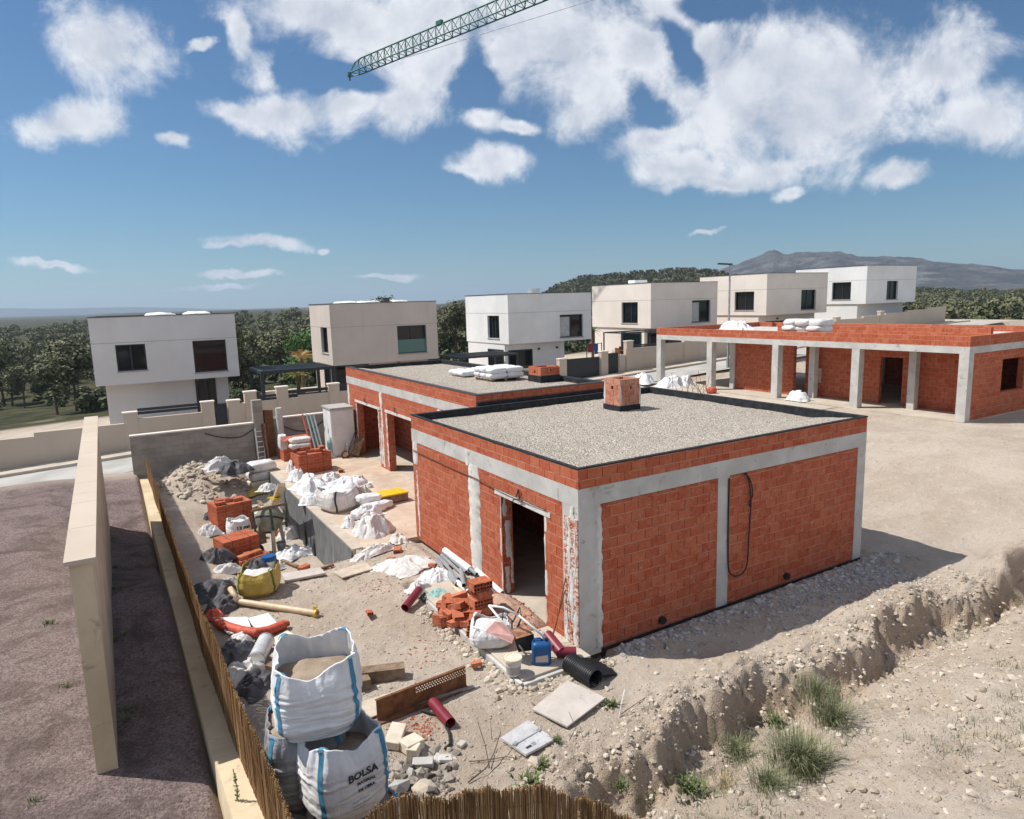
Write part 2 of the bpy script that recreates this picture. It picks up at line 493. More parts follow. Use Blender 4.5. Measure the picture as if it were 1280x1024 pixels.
M['crane'] = m_plain('green_crane_paint', (.035,.155,.135), .5)
M['sandfill'] = m_noisy('bag_sand', (.27,.205,.15), (.36,.285,.215), 4, 1, .6, 45, .02)
M['ink'] = m_plain('dark_print', (.045,.045,.055), .8)
M['bark'] = m_noisy('bark', (.09,.065,.045), (.16,.12,.085), 6, .95, .5, 20, .03)
M['tin'] = m_noisy('dull_tin', (.55,.56,.57), (.68,.69,.70), 5, .45, .15, 20, .004, (.42,.42,.42), metal=.3)
M['terrace'] = m_noisy('dusty_terrace', (.46,.35,.265), (.58,.47,.375), 1.1, .95, .4, 30, .006, (.42,.27,.20), obj=False)
M['rubblepink'] = m_noisy('pinkish_rubble', (.36,.22,.16), (.48,.34,.27), 9, .95, .9, 30, .02, (.52,.44,.37))
M['roofwhite'] = m_plain('white_roof_cover', (.80,.80,.78), .8)

def m_brickunit():
    t = NT('loose_brick_clay')
    r = t.orand(); p = t.obj()
    col = t.mix(r, (.36,.085,.038), (.52,.17,.085))
    col = t.mix(t.mapr(t.noise(p, 16, 4), .42, .72, 0, .45), col, (.56,.33,.23))
    return t.fin(col, .92, t.bump(t.noise(p, 60, 3), .3, .004))
M['unit'] = m_brickunit()

def m_fabric(name, c1, c2, wr=1.0, stain=None):
    t = NT(name); p = t.obj()
    n = t.noise(p, 3.2, 5, .6, .6)
    col = t.mix(t.mapr(n, .3, .7), c1, c2)
    if stain is not None:
        col = t.mix(t.mapr(t.noise(p, 2.1, 5, .65, .9), .54, .72, 0, .75), col, stain)
    f1 = t.noise(p, 7, 4, .55, 1.6)
    rid = t.math('ABSOLUTE', t.math('SUBTRACT', f1, .5))
    f2 = t.noise(p, 26, 3, .6, 1.2)
    h = t.math('ADD', t.math('MULTIPLY', rid, 1.4), t.math('MULTIPLY', f2, .22))
    t.b.inputs['Sheen Weight'].default_value = .05
    return t.fin(col, .62, t.bump(h, .55*wr, .03), spec=.35)
M['bagfabric'] = m_fabric('woven_white_bag', (.66,.66,.67), (.76,.76,.77), .45)
M['tarp'] = m_fabric('dusty_white_sheet', (.58,.56,.54), (.74,.73,.72), 1.0, (.46,.40,.34))
M['tarpclean'] = m_fabric('white_plastic_sheet', (.66,.67,.69), (.82,.82,.83), 1.0, (.52,.52,.54))
M['darktarp'] = m_fabric('dark_plastic_sheet', (.035,.035,.042), (.11,.105,.115), 1.0, (.20,.18,.17))
M['yellowbag'] = m_fabric('yellow_woven_bag', (.46,.33,.055), (.58,.44,.12), .8, (.30,.26,.08))
M['shadegreybag'] = m_fabric('shade_grey_bag_fabric', (.20,.195,.20), (.33,.325,.33), 1.0)  # grey fabric with the shade beside the fence put into its colour
M['sack'] = m_fabric('cement_sack', (.58,.54,.49), (.72,.69,.65), .8, (.45,.38,.31))

def m_ground():
    t = NT('site_ground'); p = t.pos()
    n1 = t.noise(p, .55, 6, .6, .4); n2 = t.noise(p, 4.5, 6, .65); n3 = t.noise(p, 42, 4, .7)
    sand = t.mix(t.mapr(n1, .35, .65), (.475,.385,.305), (.58,.495,.41))
    sand = t.mix(t.mapr(n2, .45, .72, 0, .55), sand, (.63,.56,.485))
    sand = t.mix(t.mapr(t.noise(p, 9, 5, .7, .8), .56, .68, 0, .5), sand, (.29,.22,.16))
    peb = t.n('ShaderNodeTexVoronoi'); t.l(p, peb.inputs[0]); peb.inputs['Scale'].default_value = 17
    pm = t.math('MULTIPLY', t.mapr(peb.outputs['Distance'], .10, .22, 1, 0), t.mapr(n2, .42, .6, 0, 1))
    sc_ = t.n('ShaderNodeSeparateColor'); t.l(peb.outputs['Color'], sc_.inputs[0])
    pc = t.mix(sc_.outputs[0], (.36,.32,.28), (.66,.61,.54))
    sand = t.mix(t.math('MULTIPLY', pm, .8), sand, pc)
    # earth on the cut bank is redder
    a = t.n('ShaderNodeAttribute', attribute_name='earth')
    sand = t.mix(t.math('MULTIPLY', a.outputs['Fac'], t.mapr(n2, .3, .6, .35, .9)), sand, (.43,.315,.225))
    # scrub land beyond the houses
    z = t.n('ShaderNodeAttribute', attribute_name='scrub')
    s1 = t.noise(p, .06, 6, .65); s2 = t.noise(p, .35, 5, .7)
    scr = t.mix(t.mapr(s2, .38, .62), (.030,.034,.017), (.085,.080,.042))
    scr = t.mix(t.mapr(s1, .58, .70, 0, .7), scr, (.27,.235,.18))
    sand = t.mix(t.mapr(n3, .50, .72, 0, .34), sand, (.27,.215,.165))
    sand = t.mix(t.mapr(n3, .48, .30, 0, .35), sand, (.62,.56,.49))
    col = t.mix(z.outputs['Fac'], sand, scr)
    gv = t.n('ShaderNodeAttribute', attribute_name='pinkgravel')
    vg = t.n('ShaderNodeTexVoronoi'); t.l(p, vg.inputs[0]); vg.inputs['Scale'].default_value = 38
    s3 = t.n('ShaderNodeSeparateColor'); t.l(vg.outputs['Color'], s3.inputs[0])
    pk = t.mix(s3.outputs[0], (.17,.12,.115), (.36,.285,.27))
    pk = t.mix(t.mapr(t.noise(p, .9, 6, .7, .8), .42, .66, 0, .75), pk, (.115,.085,.075))
    pk = t.mix(t.mapr(t.noise(p, 3.3, 5, .7), .58, .70, 0, .6), pk, (.36,.31,.26))
    col = t.mix(gv.outputs['Fac'], col, pk)
    h = t.math('ADD', t.math('MULTIPLY', n2, .55), t.math('MULTIPLY', n3, .38))
    h = t.math('ADD', h, t.math('MULTIPLY', pm, .55))
    return t.fin(col, .97, t.bump(h, 1.0, .11), spec=.1)
M['ground'] = m_ground()

def m_roofgravel():
    t = NT('roof_gravel'); p = t.pos()
    v = t.n('ShaderNodeTexVoronoi'); t.l(p, v.inputs[0]); v.inputs['Scale'].default_value = 30
    s = t.n('ShaderNodeSeparateColor'); t.l(v.outputs['Color'], s.inputs[0])
    col = t.ramp(s.outputs[0], [(0, (.36,.305,.245)), (.25, (.53,.465,.39)), (.7, (.63,.565,.485)), (1, (.80,.755,.685))])
    col = t.mix(t.mapr(v.outputs['Distance'], .35, .7, 0, .7), col, (.13,.105,.085))
    col = t.mix(t.mapr(t.noise(p, 1.1, 4), .45, .65, 0, .3), col, (.38,.32,.26))
    return t.fin(col, .95, t.bump(t.math('SUBTRACT', 1, v.outputs['Distance']), .9, .035), spec=.15)
M['roofgravel'] = m_roofgravel()

def m_dimple():
    t = NT('grey_waterproof_render'); p = t.pos()
    sp = t.scalev(p, (1.6, 1.6, .9))
    n = t.noise(sp, 2.2, 5, .65, .6)
    col = t.mix(t.mapr(n, .32, .68), (.115,.121,.128), (.175,.182,.190))
    col = t.mix(t.mapr(t.noise(t.scalev(p, (3, 3, .5)), 2.0, 4, .7, .4), .58, .74, 0, .5), col, (.40,.40,.40))
    return t.fin(col, .8, t.bump(t.noise(p, 12, 4), .3, .012))
M['dimple'] = m_dimple()

def m_block():
    t = NT('concrete_blockwork'); uv = wall_uv(t)
    br = t.n('ShaderNodeTexBrick'); t.l(uv, br.inputs[0])
    for k, v in (('Scale', 1), ('Mortar Size', .008), ('Brick Width', .40), ('Row Height', .20), ('Mortar Smooth', .3)): br.inputs[k].default_value = v
    br.inputs['Color1'].default_value = (.25,.225,.195,1); br.inputs['Color2'].default_value = (.33,.30,.26,1); br.inputs['Mortar'].default_value = (.20,.18,.16,1)
    n = t.noise(uv, 1.4, 5, .6)
    col = t.mix(t.mapr(n, .35, .68, 0, .5), br.outputs['Color'], (.40,.365,.325))
    return t.fin(col, .95, t.bump(t.math('ADD', t.math('SUBTRACT', 1, br.outputs['Fac']), t.math('MULTIPLY', t.noise(uv, 40, 3), .4)), .4, .01))
M['block'] = m_block()

def m_stucco(name, c, jz=None, var=.06):
    t = NT(name); p = t.pos()
    n = t.noise(p, .45, 5, .6)
    col = t.mix(t.mapr(n, .3, .7), tuple(v*(1-var) for v in c), tuple(min(1, v*(1+var)) for v in c))
    streak = t.noise(t.scalev(p, (1.6, 1.6, .18)), 1.6, 4, .6)
    col = t.mix(t.mapr(streak, .55, .75, 0, .22), col, tuple(v*.72 for v in c))
    return t.fin(col, .92, t.bump(t.noise(p, 24, 3), .2, .006))
M['st_white'] = m_stucco('white_stucco', (.75,.75,.74))
M['st_grey'] = m_stucco('pale_grey_stucco', (.66,.65,.645))
M['st_beige'] = m_stucco('beige_stucco', (.61,.535,.475))
M['st_cream'] = m_stucco('cream_stucco', (.77,.695,.625))
M['st_fence'] = m_stucco('sand_stucco', (.54,.455,.37))
M['st_garden'] = m_noisy('cream_garden_wall', (.50,.40,.265), (.64,.53,.37), .9, .95, .45, 22, .008, (.38,.31,.22), obj=False)
M['joint'] = m_plain('stucco_joint', (.36,.32,.29), .9)

def m_glass():
    t = NT('dark_window_glass')
    return t.fin((.010,.014,.017), .05, spec=.42)
M['glass'] = m_glass()
def m_tealglass():
    t = NT('green_balustrade_glass')
    return t.fin((.05,.16,.15), .06, spec=.6)
M['tealglass'] = m_tealglass()
M['blind'] = m_plain('pale_blind', (.45,.46,.46), .7)
M['soffit'] = m_plain('soffit_band', (.33,.31,.30), .9)

def m_asphalt():
    t = NT('pale_concrete_road'); p = t.pos()
    col = t.mix(t.mapr(t.noise(p, .8, 5), .35, .65), (.36,.35,.33), (.46,.445,.42))
    return t.fin(col, .95, t.bump(t.noise(p, 40, 3), .2, .005))
M['road'] = m_asphalt()

def m_reed():
    t = NT('reed_canes'); p = t.obj()
    r = t.island()
    col = t.ramp(r, [(0, (.12,.062,.026)), (.35, (.235,.130,.056)), (.75, (.35,.215,.10)), (1, (.50,.35,.19))])
    n = t.noise(t.scalev(p, (1, 1, .25)), 9, 4)
    col = t.mix(t.mapr(n, .45, .7, 0, .55), col, (.12,.07,.035))
    return t.fin(col, .8, spec=.2)
M['reed'] = m_reed()

def m_leaf(name, c1, c2, c3=None, obj=False):
    t = NT(name); r = t.orand() if obj else t.island()
    stops = [(0, c1), (1, c2)] if c3 is None else [(0, c1), (.6, c2), (1, c3)]
    col = t.ramp(r, stops)
    if not obj:
        lp = t.noise(t.pos(), .13, 3)
        col = t.mix(t.mapr(lp, .40, .62, 0, .6), col, tuple(v*.75+.015 for v in c2))
    t.b.inputs['Subsurface Weight'].default_value = 0
    return t.fin(col, .7, spec=.2)
M['pine'] = m_leaf('pine_foliage', (.085,.095,.046), (.165,.17,.088), (.235,.225,.13))
M['olive'] = m_leaf('olive_foliage', (.05,.065,.030), (.10,.115,.055), (.15,.15,.08))
M['brightleaf'] = m_leaf('bright_green_foliage', (.05,.115,.03), (.10,.20,.055))
M['hedge'] = m_leaf('hedge_foliage', (.022,.045,.016), (.05,.085,.03))
M['weed'] = m_leaf('weed_leaves', (.06,.10,.03), (.13,.18,.06), (.22,.24,.11))
M['grass'] = m_leaf('dry_green_grass', (.12,.145,.065), (.22,.24,.12), (.42,.39,.26))
M['palm'] = m_leaf('palm_fronds', (.20,.19,.05), (.38,.32,.10))
M['dryplant'] = m_leaf('ochre_fronds', (.36,.22,.09), (.52,.35,.16))

def m_stone(name, a, b, c):
    t = NT(name); r = t.island()
    col = t.ramp(r, [(0, a), (.5, b), (1, c)])
    col = t.mix(t.mapr(t.noise(t.pos(), 14, 4), .4, .7, 0, .4), col, b)
    return t.fin(col, .97, t.bump(t.noise(t.pos(), 50, 3), .4, .006), spec=.1)
M['rubble'] = m_stone('pale_rubble', (.34,.285,.22), (.47,.40,.32), (.64,.58,.50))
M['greyrubble'] = m_stone('grey_rubble', (.26,.25,.245), (.38,.365,.35), (.54,.52,.49))
M['shadedrubble'] = m_stone('shaded_rubble', (.075,.064,.054), (.20,.175,.15), (.42,.375,.32))  # rubble colours darkened to give the shade behind the front fence
M['brick_corner'] = m_brick('smeared_brick_corner', stain=.95, dusty=.6, smear=(.47, .53))
M['redrubble'] = m_stone('broken_brick', (.30,.085,.045), (.44,.16,.09), (.55,.30,.20))

# ------------------------------------------------------------------ world : daylight sky with drifting cumulus
def hexlin(r_, g_, b_):
    f = lambda c: (c/255/12.92 if c/255 <= .04045 else ((c/255+.055)/1.055)**2.4)
    return (f(r_), f(g_), f(b_))

SUN_EL = math.degrees(math.atan2(3.35, math.hypot(1.84, 1.51)))
def build_world():
    w = bpy.data.worlds.new('World'); sc.world = w; w.use_nodes = True
    t = w.node_tree; t.nodes.clear()
    class W(NT):
        def __init__(s): s.t = t
    k = W()
    out = k.n('ShaderNodeOutputWorld')
    sky = k.n('ShaderNodeTexSky', sky_type='NISHITA'); sky.sun_disc = False
    sky.sun_elevation = rad(SUN_EL); sky.sun_rotation = rad(-50.6)
    sky.altitude = 100; sky.air_density = 1.05; sky.dust_density = .1; sky.ozone_density = 2.2
    bg = k.n('ShaderNodeBackground'); bg.inputs[1].default_value = SKY_STRENGTH
    k.l(k.vmath('MULTIPLY', sky.outputs[0], (.50,.71,.86)), bg.inputs[0])
    d = k.n('ShaderNodeTexCoord').outputs['Generated']
    # gnomonic chart of the sky around one compass bearing: u to the right, v up
    F = np.array([FX[0], FX[1], 0]); F /= np.linalg.norm(F)
    R_ = np.array([F[1], -F[0], 0])
    f_ = k.vmath('DOT_PRODUCT', d, tuple(F), out=1); r_ = k.vmath('DOT_PRODUCT', d, tuple(R_), out=1)
    up_ = k.vmath('DOT_PRODUCT', d, (0,0,1), out=1)
    fm = k.math('MAXIMUM', f_, .02)
    cb = k.n('ShaderNodeCombineXYZ'); k.l(k.math('DIVIDE', r_, fm), cb.inputs[0]); k.l(k.math('DIVIDE', up_, fm), cb.inputs[1])
    uv = cb.outputs[0]
    def chart(px, py):
        q = ray(px, py); return (float(q@R_/(q@F)), float(q[2]/(q@F)))
    B = [(395,8,105,46,8),(455,38,85,42,12),(540,18,90,50,0),(560,70,52,46,-30),(300,40,16,46,-14),(325,92,30,22,30),
         (297,146,34,13,10),(352,148,62,20,0),(425,138,72,30,-8),(500,126,62,44,-10),(535,92,40,40,0),
         (640,70,50,44,10),(700,40,100,62,10),(742,95,80,62,20),(728,148,46,30,10),(815,18,62,40,-30),(790,60,60,44,-45),
         (600,152,34,17,10),(648,160,32,11,5),(612,205,50,17,4),(585,212,26,9,0),
         (905,120,112,74,-8),(965,80,100,66,0),(1000,150,90,62,0),(880,60,50,36,-35),(818,178,72,24,-8),(845,215,78,22,10),(900,232,72,10,0),(960,215,60,22,-15),(1060,120,80,80,0),
         (978,241,20,9,-25),(335,303,58,9,3),(300,308,30,6,0),(407,312,9,4,0),(492,344,30,4,0),(298,346,42,5,0),(276,362,36,4,0),(885,289,22,4,0),
         (262,60,12,9,0),(1010,205,24,8,0),
         (150,60,80,50,10),(90,150,60,26,0),(210,180,30,9,0),(1160,90,90,50,-10),(1225,150,70,40,0),(1120,215,50,14,-5),(60,330,50,6,0)]
    nz = k.noise(uv, 7.5, 9, .66, .25); nz2 = k.noise(uv, 2.6, 5, .58)
    w1 = k.vmath('SUBTRACT', k.noise(uv, 5.0, 3, .55, out=1), (.5,.5,.5)); w2 = k.vmath('SUBTRACT', k.noise(uv, 19, 4, .6, out=1), (.5,.5,.5))
    wv = k.vmath('ADD', k.vmath('MULTIPLY', w1, (.10,.055,0)), k.vmath('MULTIPLY', w2, (.040,.032,0)))
    uvw = k.vmath('ADD', uv, wv)
    prev = None
    for (px, py, rx, ry, an) in B:
        c = chart(px, py)
        mp = k.n('ShaderNodeMapping', vector_type='TEXTURE'); k.l(uvw, mp.inputs[0])
        mp.inputs['Location'].default_value = (c[0], c[1], 0)
        mp.inputs['Rotation'].default_value = (0, 0, rad(-an))
        mp.inputs['Scale'].default_value = (rx/FPX*1.02, ry/FPX*1.02, 1)
        ln = k.vmath('LENGTH', mp.outputs[0], out=1)
        if prev is None: prev = ln
        else:
            sm = k.n('ShaderNodeMath', operation='SMOOTH_MIN'); k.l(prev, sm.inputs[0]); k.l(ln, sm.inputs[1]); sm.inputs[2].default_value = .35
            prev = sm.outputs[0]
    gap = None
    for (px, py, rx, ry, an) in [(838,62,13,75,-38),(795,125,11,48,-40),(880,6,44,14,0),(396,100,70,12,8),(592,98,20,40,8)]:
        c = chart(px, py)
        mp = k.n('ShaderNodeMapping', vector_type='TEXTURE'); k.l(uvw, mp.inputs[0])
        mp.inputs['Location'].default_value = (c[0], c[1], 0); mp.inputs['Rotation'].default_value = (0, 0, rad(-an)); mp.inputs['Scale'].default_value = (rx/FPX*2.3, ry/FPX*2.0, 1)
        q = k.mapr(k.vmath('LENGTH', mp.outputs[0], out=1), 0.0, 1.0, 1, 0)
        gap = q if gap is None else k.math('MAXIMUM', gap, q)
    m = k.math('SUBTRACT', k.math('SUBTRACT', 1.15, prev), k.math('MULTIPLY', gap, .85))
    m = k.math('MAXIMUM', m, -1.0)
    dens = k.math('ADD', m, k.math('MULTIPLY', k.math('SUBTRACT', nz, .5), 2.45))
    a = k.mapr(dens, -.10, .76)
    a = k.math('MULTIPLY', a, k.mapr(f_, .30, .42))
    # unseen cumulus added over the rest of the dome as fill light
    gen = k.noise(k.vmath('MULTIPLY', d, (1,1,1.6)), 3.4, 7, .6, .4)
    gb = k.math('MULTIPLY', k.mapr(gen, .42, .58), k.mapr(f_, .42, .25))
    gb = k.math('MULTIPLY', gb, k.mapr(up_, -.02, .12))
    a = k.math('MAXIMUM', a, gb)
    a = k.math('MULTIPLY', a, .97)
    nzo = k.noise(k.vmath('ADD', uv, (-.026,.046,0)), 7.5, 9, .66, .25)
    rel = k.mapr(k.math('SUBTRACT', nz, nzo), -.16, .16, 0, 1)
    # cloud brightness: thin edges bright, thick middles and bases greyer
    thick = k.mapr(k.math('ADD', m, k.math('MULTIPLY', k.math('SUBTRACT', nz2, .5), 2.2)), .15, 1.15, 0, 1)
    det = k.mapr(k.noise(uv, 11, 6, .6, .4), .30, .70, 0, 1)
    shade = k.math('MULTIPLY', thick, k.math('SUBTRACT', 1.0, k.math('MULTIPLY', det, .55)))
    shade = k.math('ADD', k.math('MULTIPLY', shade, .62), k.math('MULTIPLY', k.math('SUBTRACT', 1.0, rel), .42), clamp=True)
    cc = k.mix(shade, hexlin(230,232,236), hexlin(176,183,197))
    bgc = k.n('ShaderNodeBackground'); bgc.inputs[1].default_value = CLOUD; k.l(cc, bgc.inputs[0])
    ms = k.n('ShaderNodeMixShader'); k.l(a, ms.inputs[0]); k.l(bg.outputs[0], ms.inputs[1]); k.l(bgc.outputs[0], ms.inputs[2])
    k.l(ms.outputs[0], out.inputs[0])
SKY_STRENGTH = .075
CLOUD = .95
build_world()

sun = bpy.data.lights.new('sun', 'SUN'); sun.energy = 4.15; sun.angle = rad(.53); sun.color = (1.0, .955, .88)
so = bpy.data.objects.new('sun', sun); COL.objects.link(so)
so.rotation_euler = Vector((1.84, -1.51, -3.35)).to_track_quat('-Z', 'Y').to_euler(); so.location = (-20, 20, 40)

cam = bpy.data.cameras.new('camera'); co = bpy.data.objects.new('camera', cam); COL.objects.link(co)
cam.sensor_fit = 'HORIZONTAL'; cam.sensor_width = 36.0; cam.lens = FPX/1280*36.0
cam.clip_start = .05; cam.clip_end = 30000
mw = Matrix(((RX[0], UX[0], -FX[0], CX), (RX[1], UX[1], -FX[1], CY), (RX[2], UX[2], -FX[2], CZ), (0,0,0,1)))
co.matrix_world = mw; sc.camera = co
vs = sc.view_settings; vs.view_transform = 'Standard'; vs.look = 'None'; vs.exposure = .36; vs.gamma = 1
sc.render.engine = 'CYCLES'
sc.cycles.max_bounces = 8; sc.cycles.volume_bounces = 0
sc.cycles.transparent_max_bounces = 8

# ------------------------------------------------------------------ ground sheet
def axis(lo, hi, step, far_lo, far_hi, k=1.16):
    c = list(np.arange(lo, hi+1e-6, step))
    s_ = step; x = c[-1]
    while x < far_hi: s_ *= k; x += s_; c.append(x)
    s_ = step; x = c[0]; l = []
    while x > far_lo: s_ *= k; x -= s_; l.append(x)
    return np.array(l[::-1]+c)
def build_ground():
    X = axis(-7.5, 9.0, .06, -7000, 7000); Y = axis(-6.0, 12.0, .075, -200, 7000, 1.14)
    Y = np.sort(np.r_[Y[(Y < -4.2) | (Y > -1.2)], np.arange(-4.2, -1.2, .032)])
    XX, YY = np.meshgrid(X, Y, indexing='ij')
    Z = g(XX, YY)
    edge = bank_edge(XX)
    P = np.stack([XX, YY, Z], -1)
    b = MB(); b.grid(P)
    o = b.build('ground', M['ground'], smooth=True, origin=(0,0,0)); struct(o)
    me = o.data
    a = me.attributes.new('earth', 'FLOAT', 'POINT'); a.data.foreach_set('value', np.clip(np.exp(-((YY-edge+.22)/.25)**2)*sst(-2.8,-1.6,XX)*.9, 0, 1).ravel().astype('f'))
    dd = np.sqrt(np.clip(YY-38, 0, None)**2 + np.clip(XX-70, 0, None)**2 + np.clip(-XX-34, 0, None)**2 + np.clip(-YY-30, 0, None)**2)
    a = me.attributes.new('scrub', 'FLOAT', 'POINT'); a.data.foreach_set('value', sst(.2, 2.5, dd).ravel().astype('f'))
    a = me.attributes.new('pinkgravel', 'FLOAT', 'POINT'); a.data.foreach_set('value', ((1-sst(-6.1, -6.0, XX))*(1-sst(19.5, 20, YY))*sst(-32,-30,XX)).ravel().astype('f'))
    return o
build_ground()

def on_terrain(name, mat, x0, x1, y0, y1, dz, nx=60, ny=6, kind='structure', th=None):
    X = np.linspace(x0, x1, nx)[:, None]*np.ones((1, ny)); Y = np.ones((nx, 1))*np.linspace(y0, y1, ny)[None, :]
    Z = g(X, Y)+dz
    b = MB(); b.grid(np.stack([X, Y, Z], -1))
    if th:
        # real edges for kerbs
        b2 = MB(); P = np.stack([X, Y, Z], -1)
        Q = P.copy(); Q[..., 2] -= th
        for row in (0, ny-1):
            b.grid(np.stack([P[:, row], Q[:, row]], 1))
    return struct(b.build(name, mat, smooth=False, origin=(0,0,0)), kind)
on_terrain('road', M['road'], -45, 62, 20.55, 23.55, .004, 80)
on_terrain('pavement', M['slab'], -45, 62, 23.6, 24.75, .12, 80, 3, th=.14)
on_terrain('building_plot', M['slab'], 15.5, 20.65, 9.0, 20.0, .02, 30, 30)
# ------------------------------------------------------------------ house under construction (near block)
def bx(*a): return MB().box(*a)

def wall_pieces(mb, axis_, c0, c1, a0, a1, z0, z1, openings):
    """solid wall between a0..a1 along the other axis, with rectangular openings (s, e, zb, zt)"""
    cuts = sorted(openings)
    def put(s, e, zb, zt):
        if e-s < 1e-4 or zt-zb < 1e-4: return
        if axis_ == 'x': mb.box(c0, s, zb, c1, e, zt)
        else: mb.box(s, c0, zb, e, c1, zt)
    cur = a0
    for (s, e, zb, zt) in cuts:
        put(cur, s, z0, z1); put(s, e, z0, zb); put(s, e, zt, z1); cur = e
    put(cur, a1, z0, z1)
    return mb

def jag_strip(axis_, c, a0, a1, z0, z1, th, seed, amp=.05, n=26, out=-1):
    th = min(th, .006)+.001; n = max(24, int((z1-z0)/.022))
    """rough mortar smear with ragged side edges standing a few millimetres proud of a wall"""
    zz = np.linspace(z0, z1, n)
    l = a0 + (fbm(zz*7.1, 0*zz, seed, seed, 5)-.5)*2.6*amp; r = a1 + (fbm(zz*6.7, 0*zz+9, seed, seed+2, 5)-.5)*2.6*amp
    e_ = np.clip(np.minimum(np.arange(n), np.arange(n)[::-1])/max(3, n*.18), 0, 1)**.5; mid = (l+r)/2; l = mid+(l-mid)*(.72+.28*e_); r = mid+(r-mid)*(.72+.28*e_)
    P = []
    for i in range(n):
        row = []
        for (a, t) in ((l[i], 0), (l[i]+.006, th), ((l[i]+r[i])/2, th*1.3), (r[i]-.006, th), (r[i], 0)):
            row.append((c+out*t, a, zz[i]) if axis_ == 'x' else (a, c+out*t, zz[i]))
        P.append(row)
    b = MB(); b.grid(np.array(P)); return b

def house_near():
    W_, D_ = 8.24, 7.32
    h = thing('unfinished_house', 'near half-built red brick house with gravel roof, square chimney and dark doorway', 'house', (W_/2, D_/2, 0))
    ZB, ZR, ZT = 2.65, 2.98, 3.35
    # left wall (faces the terrace), with the doorway
    b = MB(); wall_pieces(b, 'x', 0, .26, .47, D_-.26, 0, ZB, [(1.08, 2.68, 0.0, 2.36)]); b.build('brick_wall', M['brick'], h)
    b = MB(); wall_pieces(b, 'y', 0.012, .27, .47, W_-.3, -.10, ZB-.015, [(3.40, 3.72, -.1, ZB-.015)]); b.build('brick_wall', M['brick'], h)
    b = MB(); wall_pieces(b, 'y', D_-.26, D_, 0, W_, 0, ZB, []); b.build('brick_wall', M['brick'], h)
    b = MB(); wall_pieces(b, 'x', W_-.26, W_-.004, .3, D_-.26, -.3, ZB, []); b.build('brick_wall', M['brick'], h)
    # concrete frame
    bx(-.004, -.004, -.12, .47, .47, ZB).build('corner_column', M['concrete'], h)
    bx(3.40, .004, -.12, 3.72, .26, ZB).build('column', M['concrete'], h)
    bx(W_-.3, -.004, -.3, W_, .3, ZB).build('corner_column', M['concrete'], h)
    b = MB(); b.box(-.006, -.006, ZB, W_, .30, ZR); b.box(-.006, .30, ZB, .30, D_, ZR); b.box(W_-.3, .30, ZB, W_, D_, ZR); b.box(.30, D_-.3, ZB, W_-.3, D_, ZR)
    b.build('ring_beam', M['concrete'], h)
    # brick slips and mortar over the corner column on the lit side, wide rough render over the middle one
    bx(-.03, .004, 0.02, -.0045, .40, 2.44).build('corner_facing', M['brick_corner'], h)
    for i, (a, w_, z0, z1) in enumerate(((.08, .09, 0.1, .75), (.17, .11, .55, 1.5), (.06, .06, 1.4, 2.2), (.24, .09, 1.5, 2.45), (.15, .10, 2.2, 2.66), (.33, .06, .1, .7), (.33, .05, 1.9, 2.3), (.27, .05, .9, 1.5))):
        jag_strip('x', -.030 if z1 < 2.5 else -.012, a-w_/2, a+w_/2, z0, z1, .010, i+3, .05, 22).build('mortar_smear', M['plaster'], h, smooth=True)
    jag_strip('x', -.001, 3.60, 4.12, 0.05, 2.68, .022, 31, .035, 40).build('column_render', M['plaster'], h, smooth=True)
    jag_strip('x', -.001, 4.02, 4.25, 2.60, 2.96, .020, 33, .05, 14).build('column_render', M['plaster'], h, smooth=True)
    jag_strip('x', -.001, 7.03, 7.13, 0.1, 1.9, .014, 35, .05, 26).build('mortar_smear', M['plaster'], h, smooth=True)
    jag_strip('x', -.001, 6.98, 7.30, 2.05, 2.66, .016, 36, .03, 14).build('mortar_smear', M['plaster'], h, smooth=True)
    jag_strip('y', -.001, .40, .505, -.02, 2.60, .010, 41, .035, 40).build('mortar_smear', M['plaster'], h, smooth=True)
    # doorway: lintel, mortar reveals, floor
    d = bx(-.014, .86, 2.25, .262, 2.92, 2.345).build('door_lintel', M['plaster'], h)
    for i, (ya, yb, za, zb_) in enumerate(((2.685, 2.73, .15, .8), (2.69, 2.75, .95, 1.55), (2.685, 2.72, 1.6, 2.24), (1.03, 1.075, .15, .62), (1.0, 1.075, .7, 1.2), (1.04, 1.075, 1.3, 1.9), (.98, 1.075, 1.95, 2.24))):
        jag_strip('x', -.001, ya, yb, za, zb_, .004, 171+i, .016, 30).build('door_reveal', M['plaster'], h, smooth=True)
    for i, (ya, yb, za, zb_) in enumerate(((.05, .16, .1, .7), (.08, .2, .9, 1.7), (.04, .12, 1.8, 2.2), (.2, .25, .3, 1.0))):
        jag_strip('y', 2.681, ya, yb, za, zb_, .004, 191+i, .03, 30, -1).build('door_reveal', M['plaster'], h, smooth=True)
    bx(.27, .28, -.02, W_-.28, D_-.27, .085).build('floor', M['slab'], h)
    bx(0, 1.09, -.05, .265, 2.67, .09).build('door_sill', M['slab'], h)
    b = bx(2.6, .5, .09, 2.72, 6.9, ZB); b.build('inner_wall', M['brick'], h)
    # roof
    bx(.005, .005, ZR, W_-.005, D_-.005, ZR+.10).build('roof_slab', M['concrete'], h)
    p = MB()
    p.box(0, 0, ZR+.001, W_, .10, ZT-.022); p.box(0, .10, ZR+.001, .10, D_, ZT-.022)
    p.box(W_-.12, .10, ZR+.001, W_, D_, ZT-.022); p.box(.10, D_-.12, ZR+.001, W_-.12, D_, ZT-.022)
    p.build('parapet', M['brick_flat'], h)
    t = MB()
    for (x0, y0, x1, y1) in ((-.012, -.012, W_+.012, .075), (-.012, .075, .075, D_+.01), (W_-.14, .075, W_+.012, D_+.01), (.075, D_-.14, W_-.14, D_+.01)):
        t.box(x0, y0, ZT-.022, x1, y1, ZT)
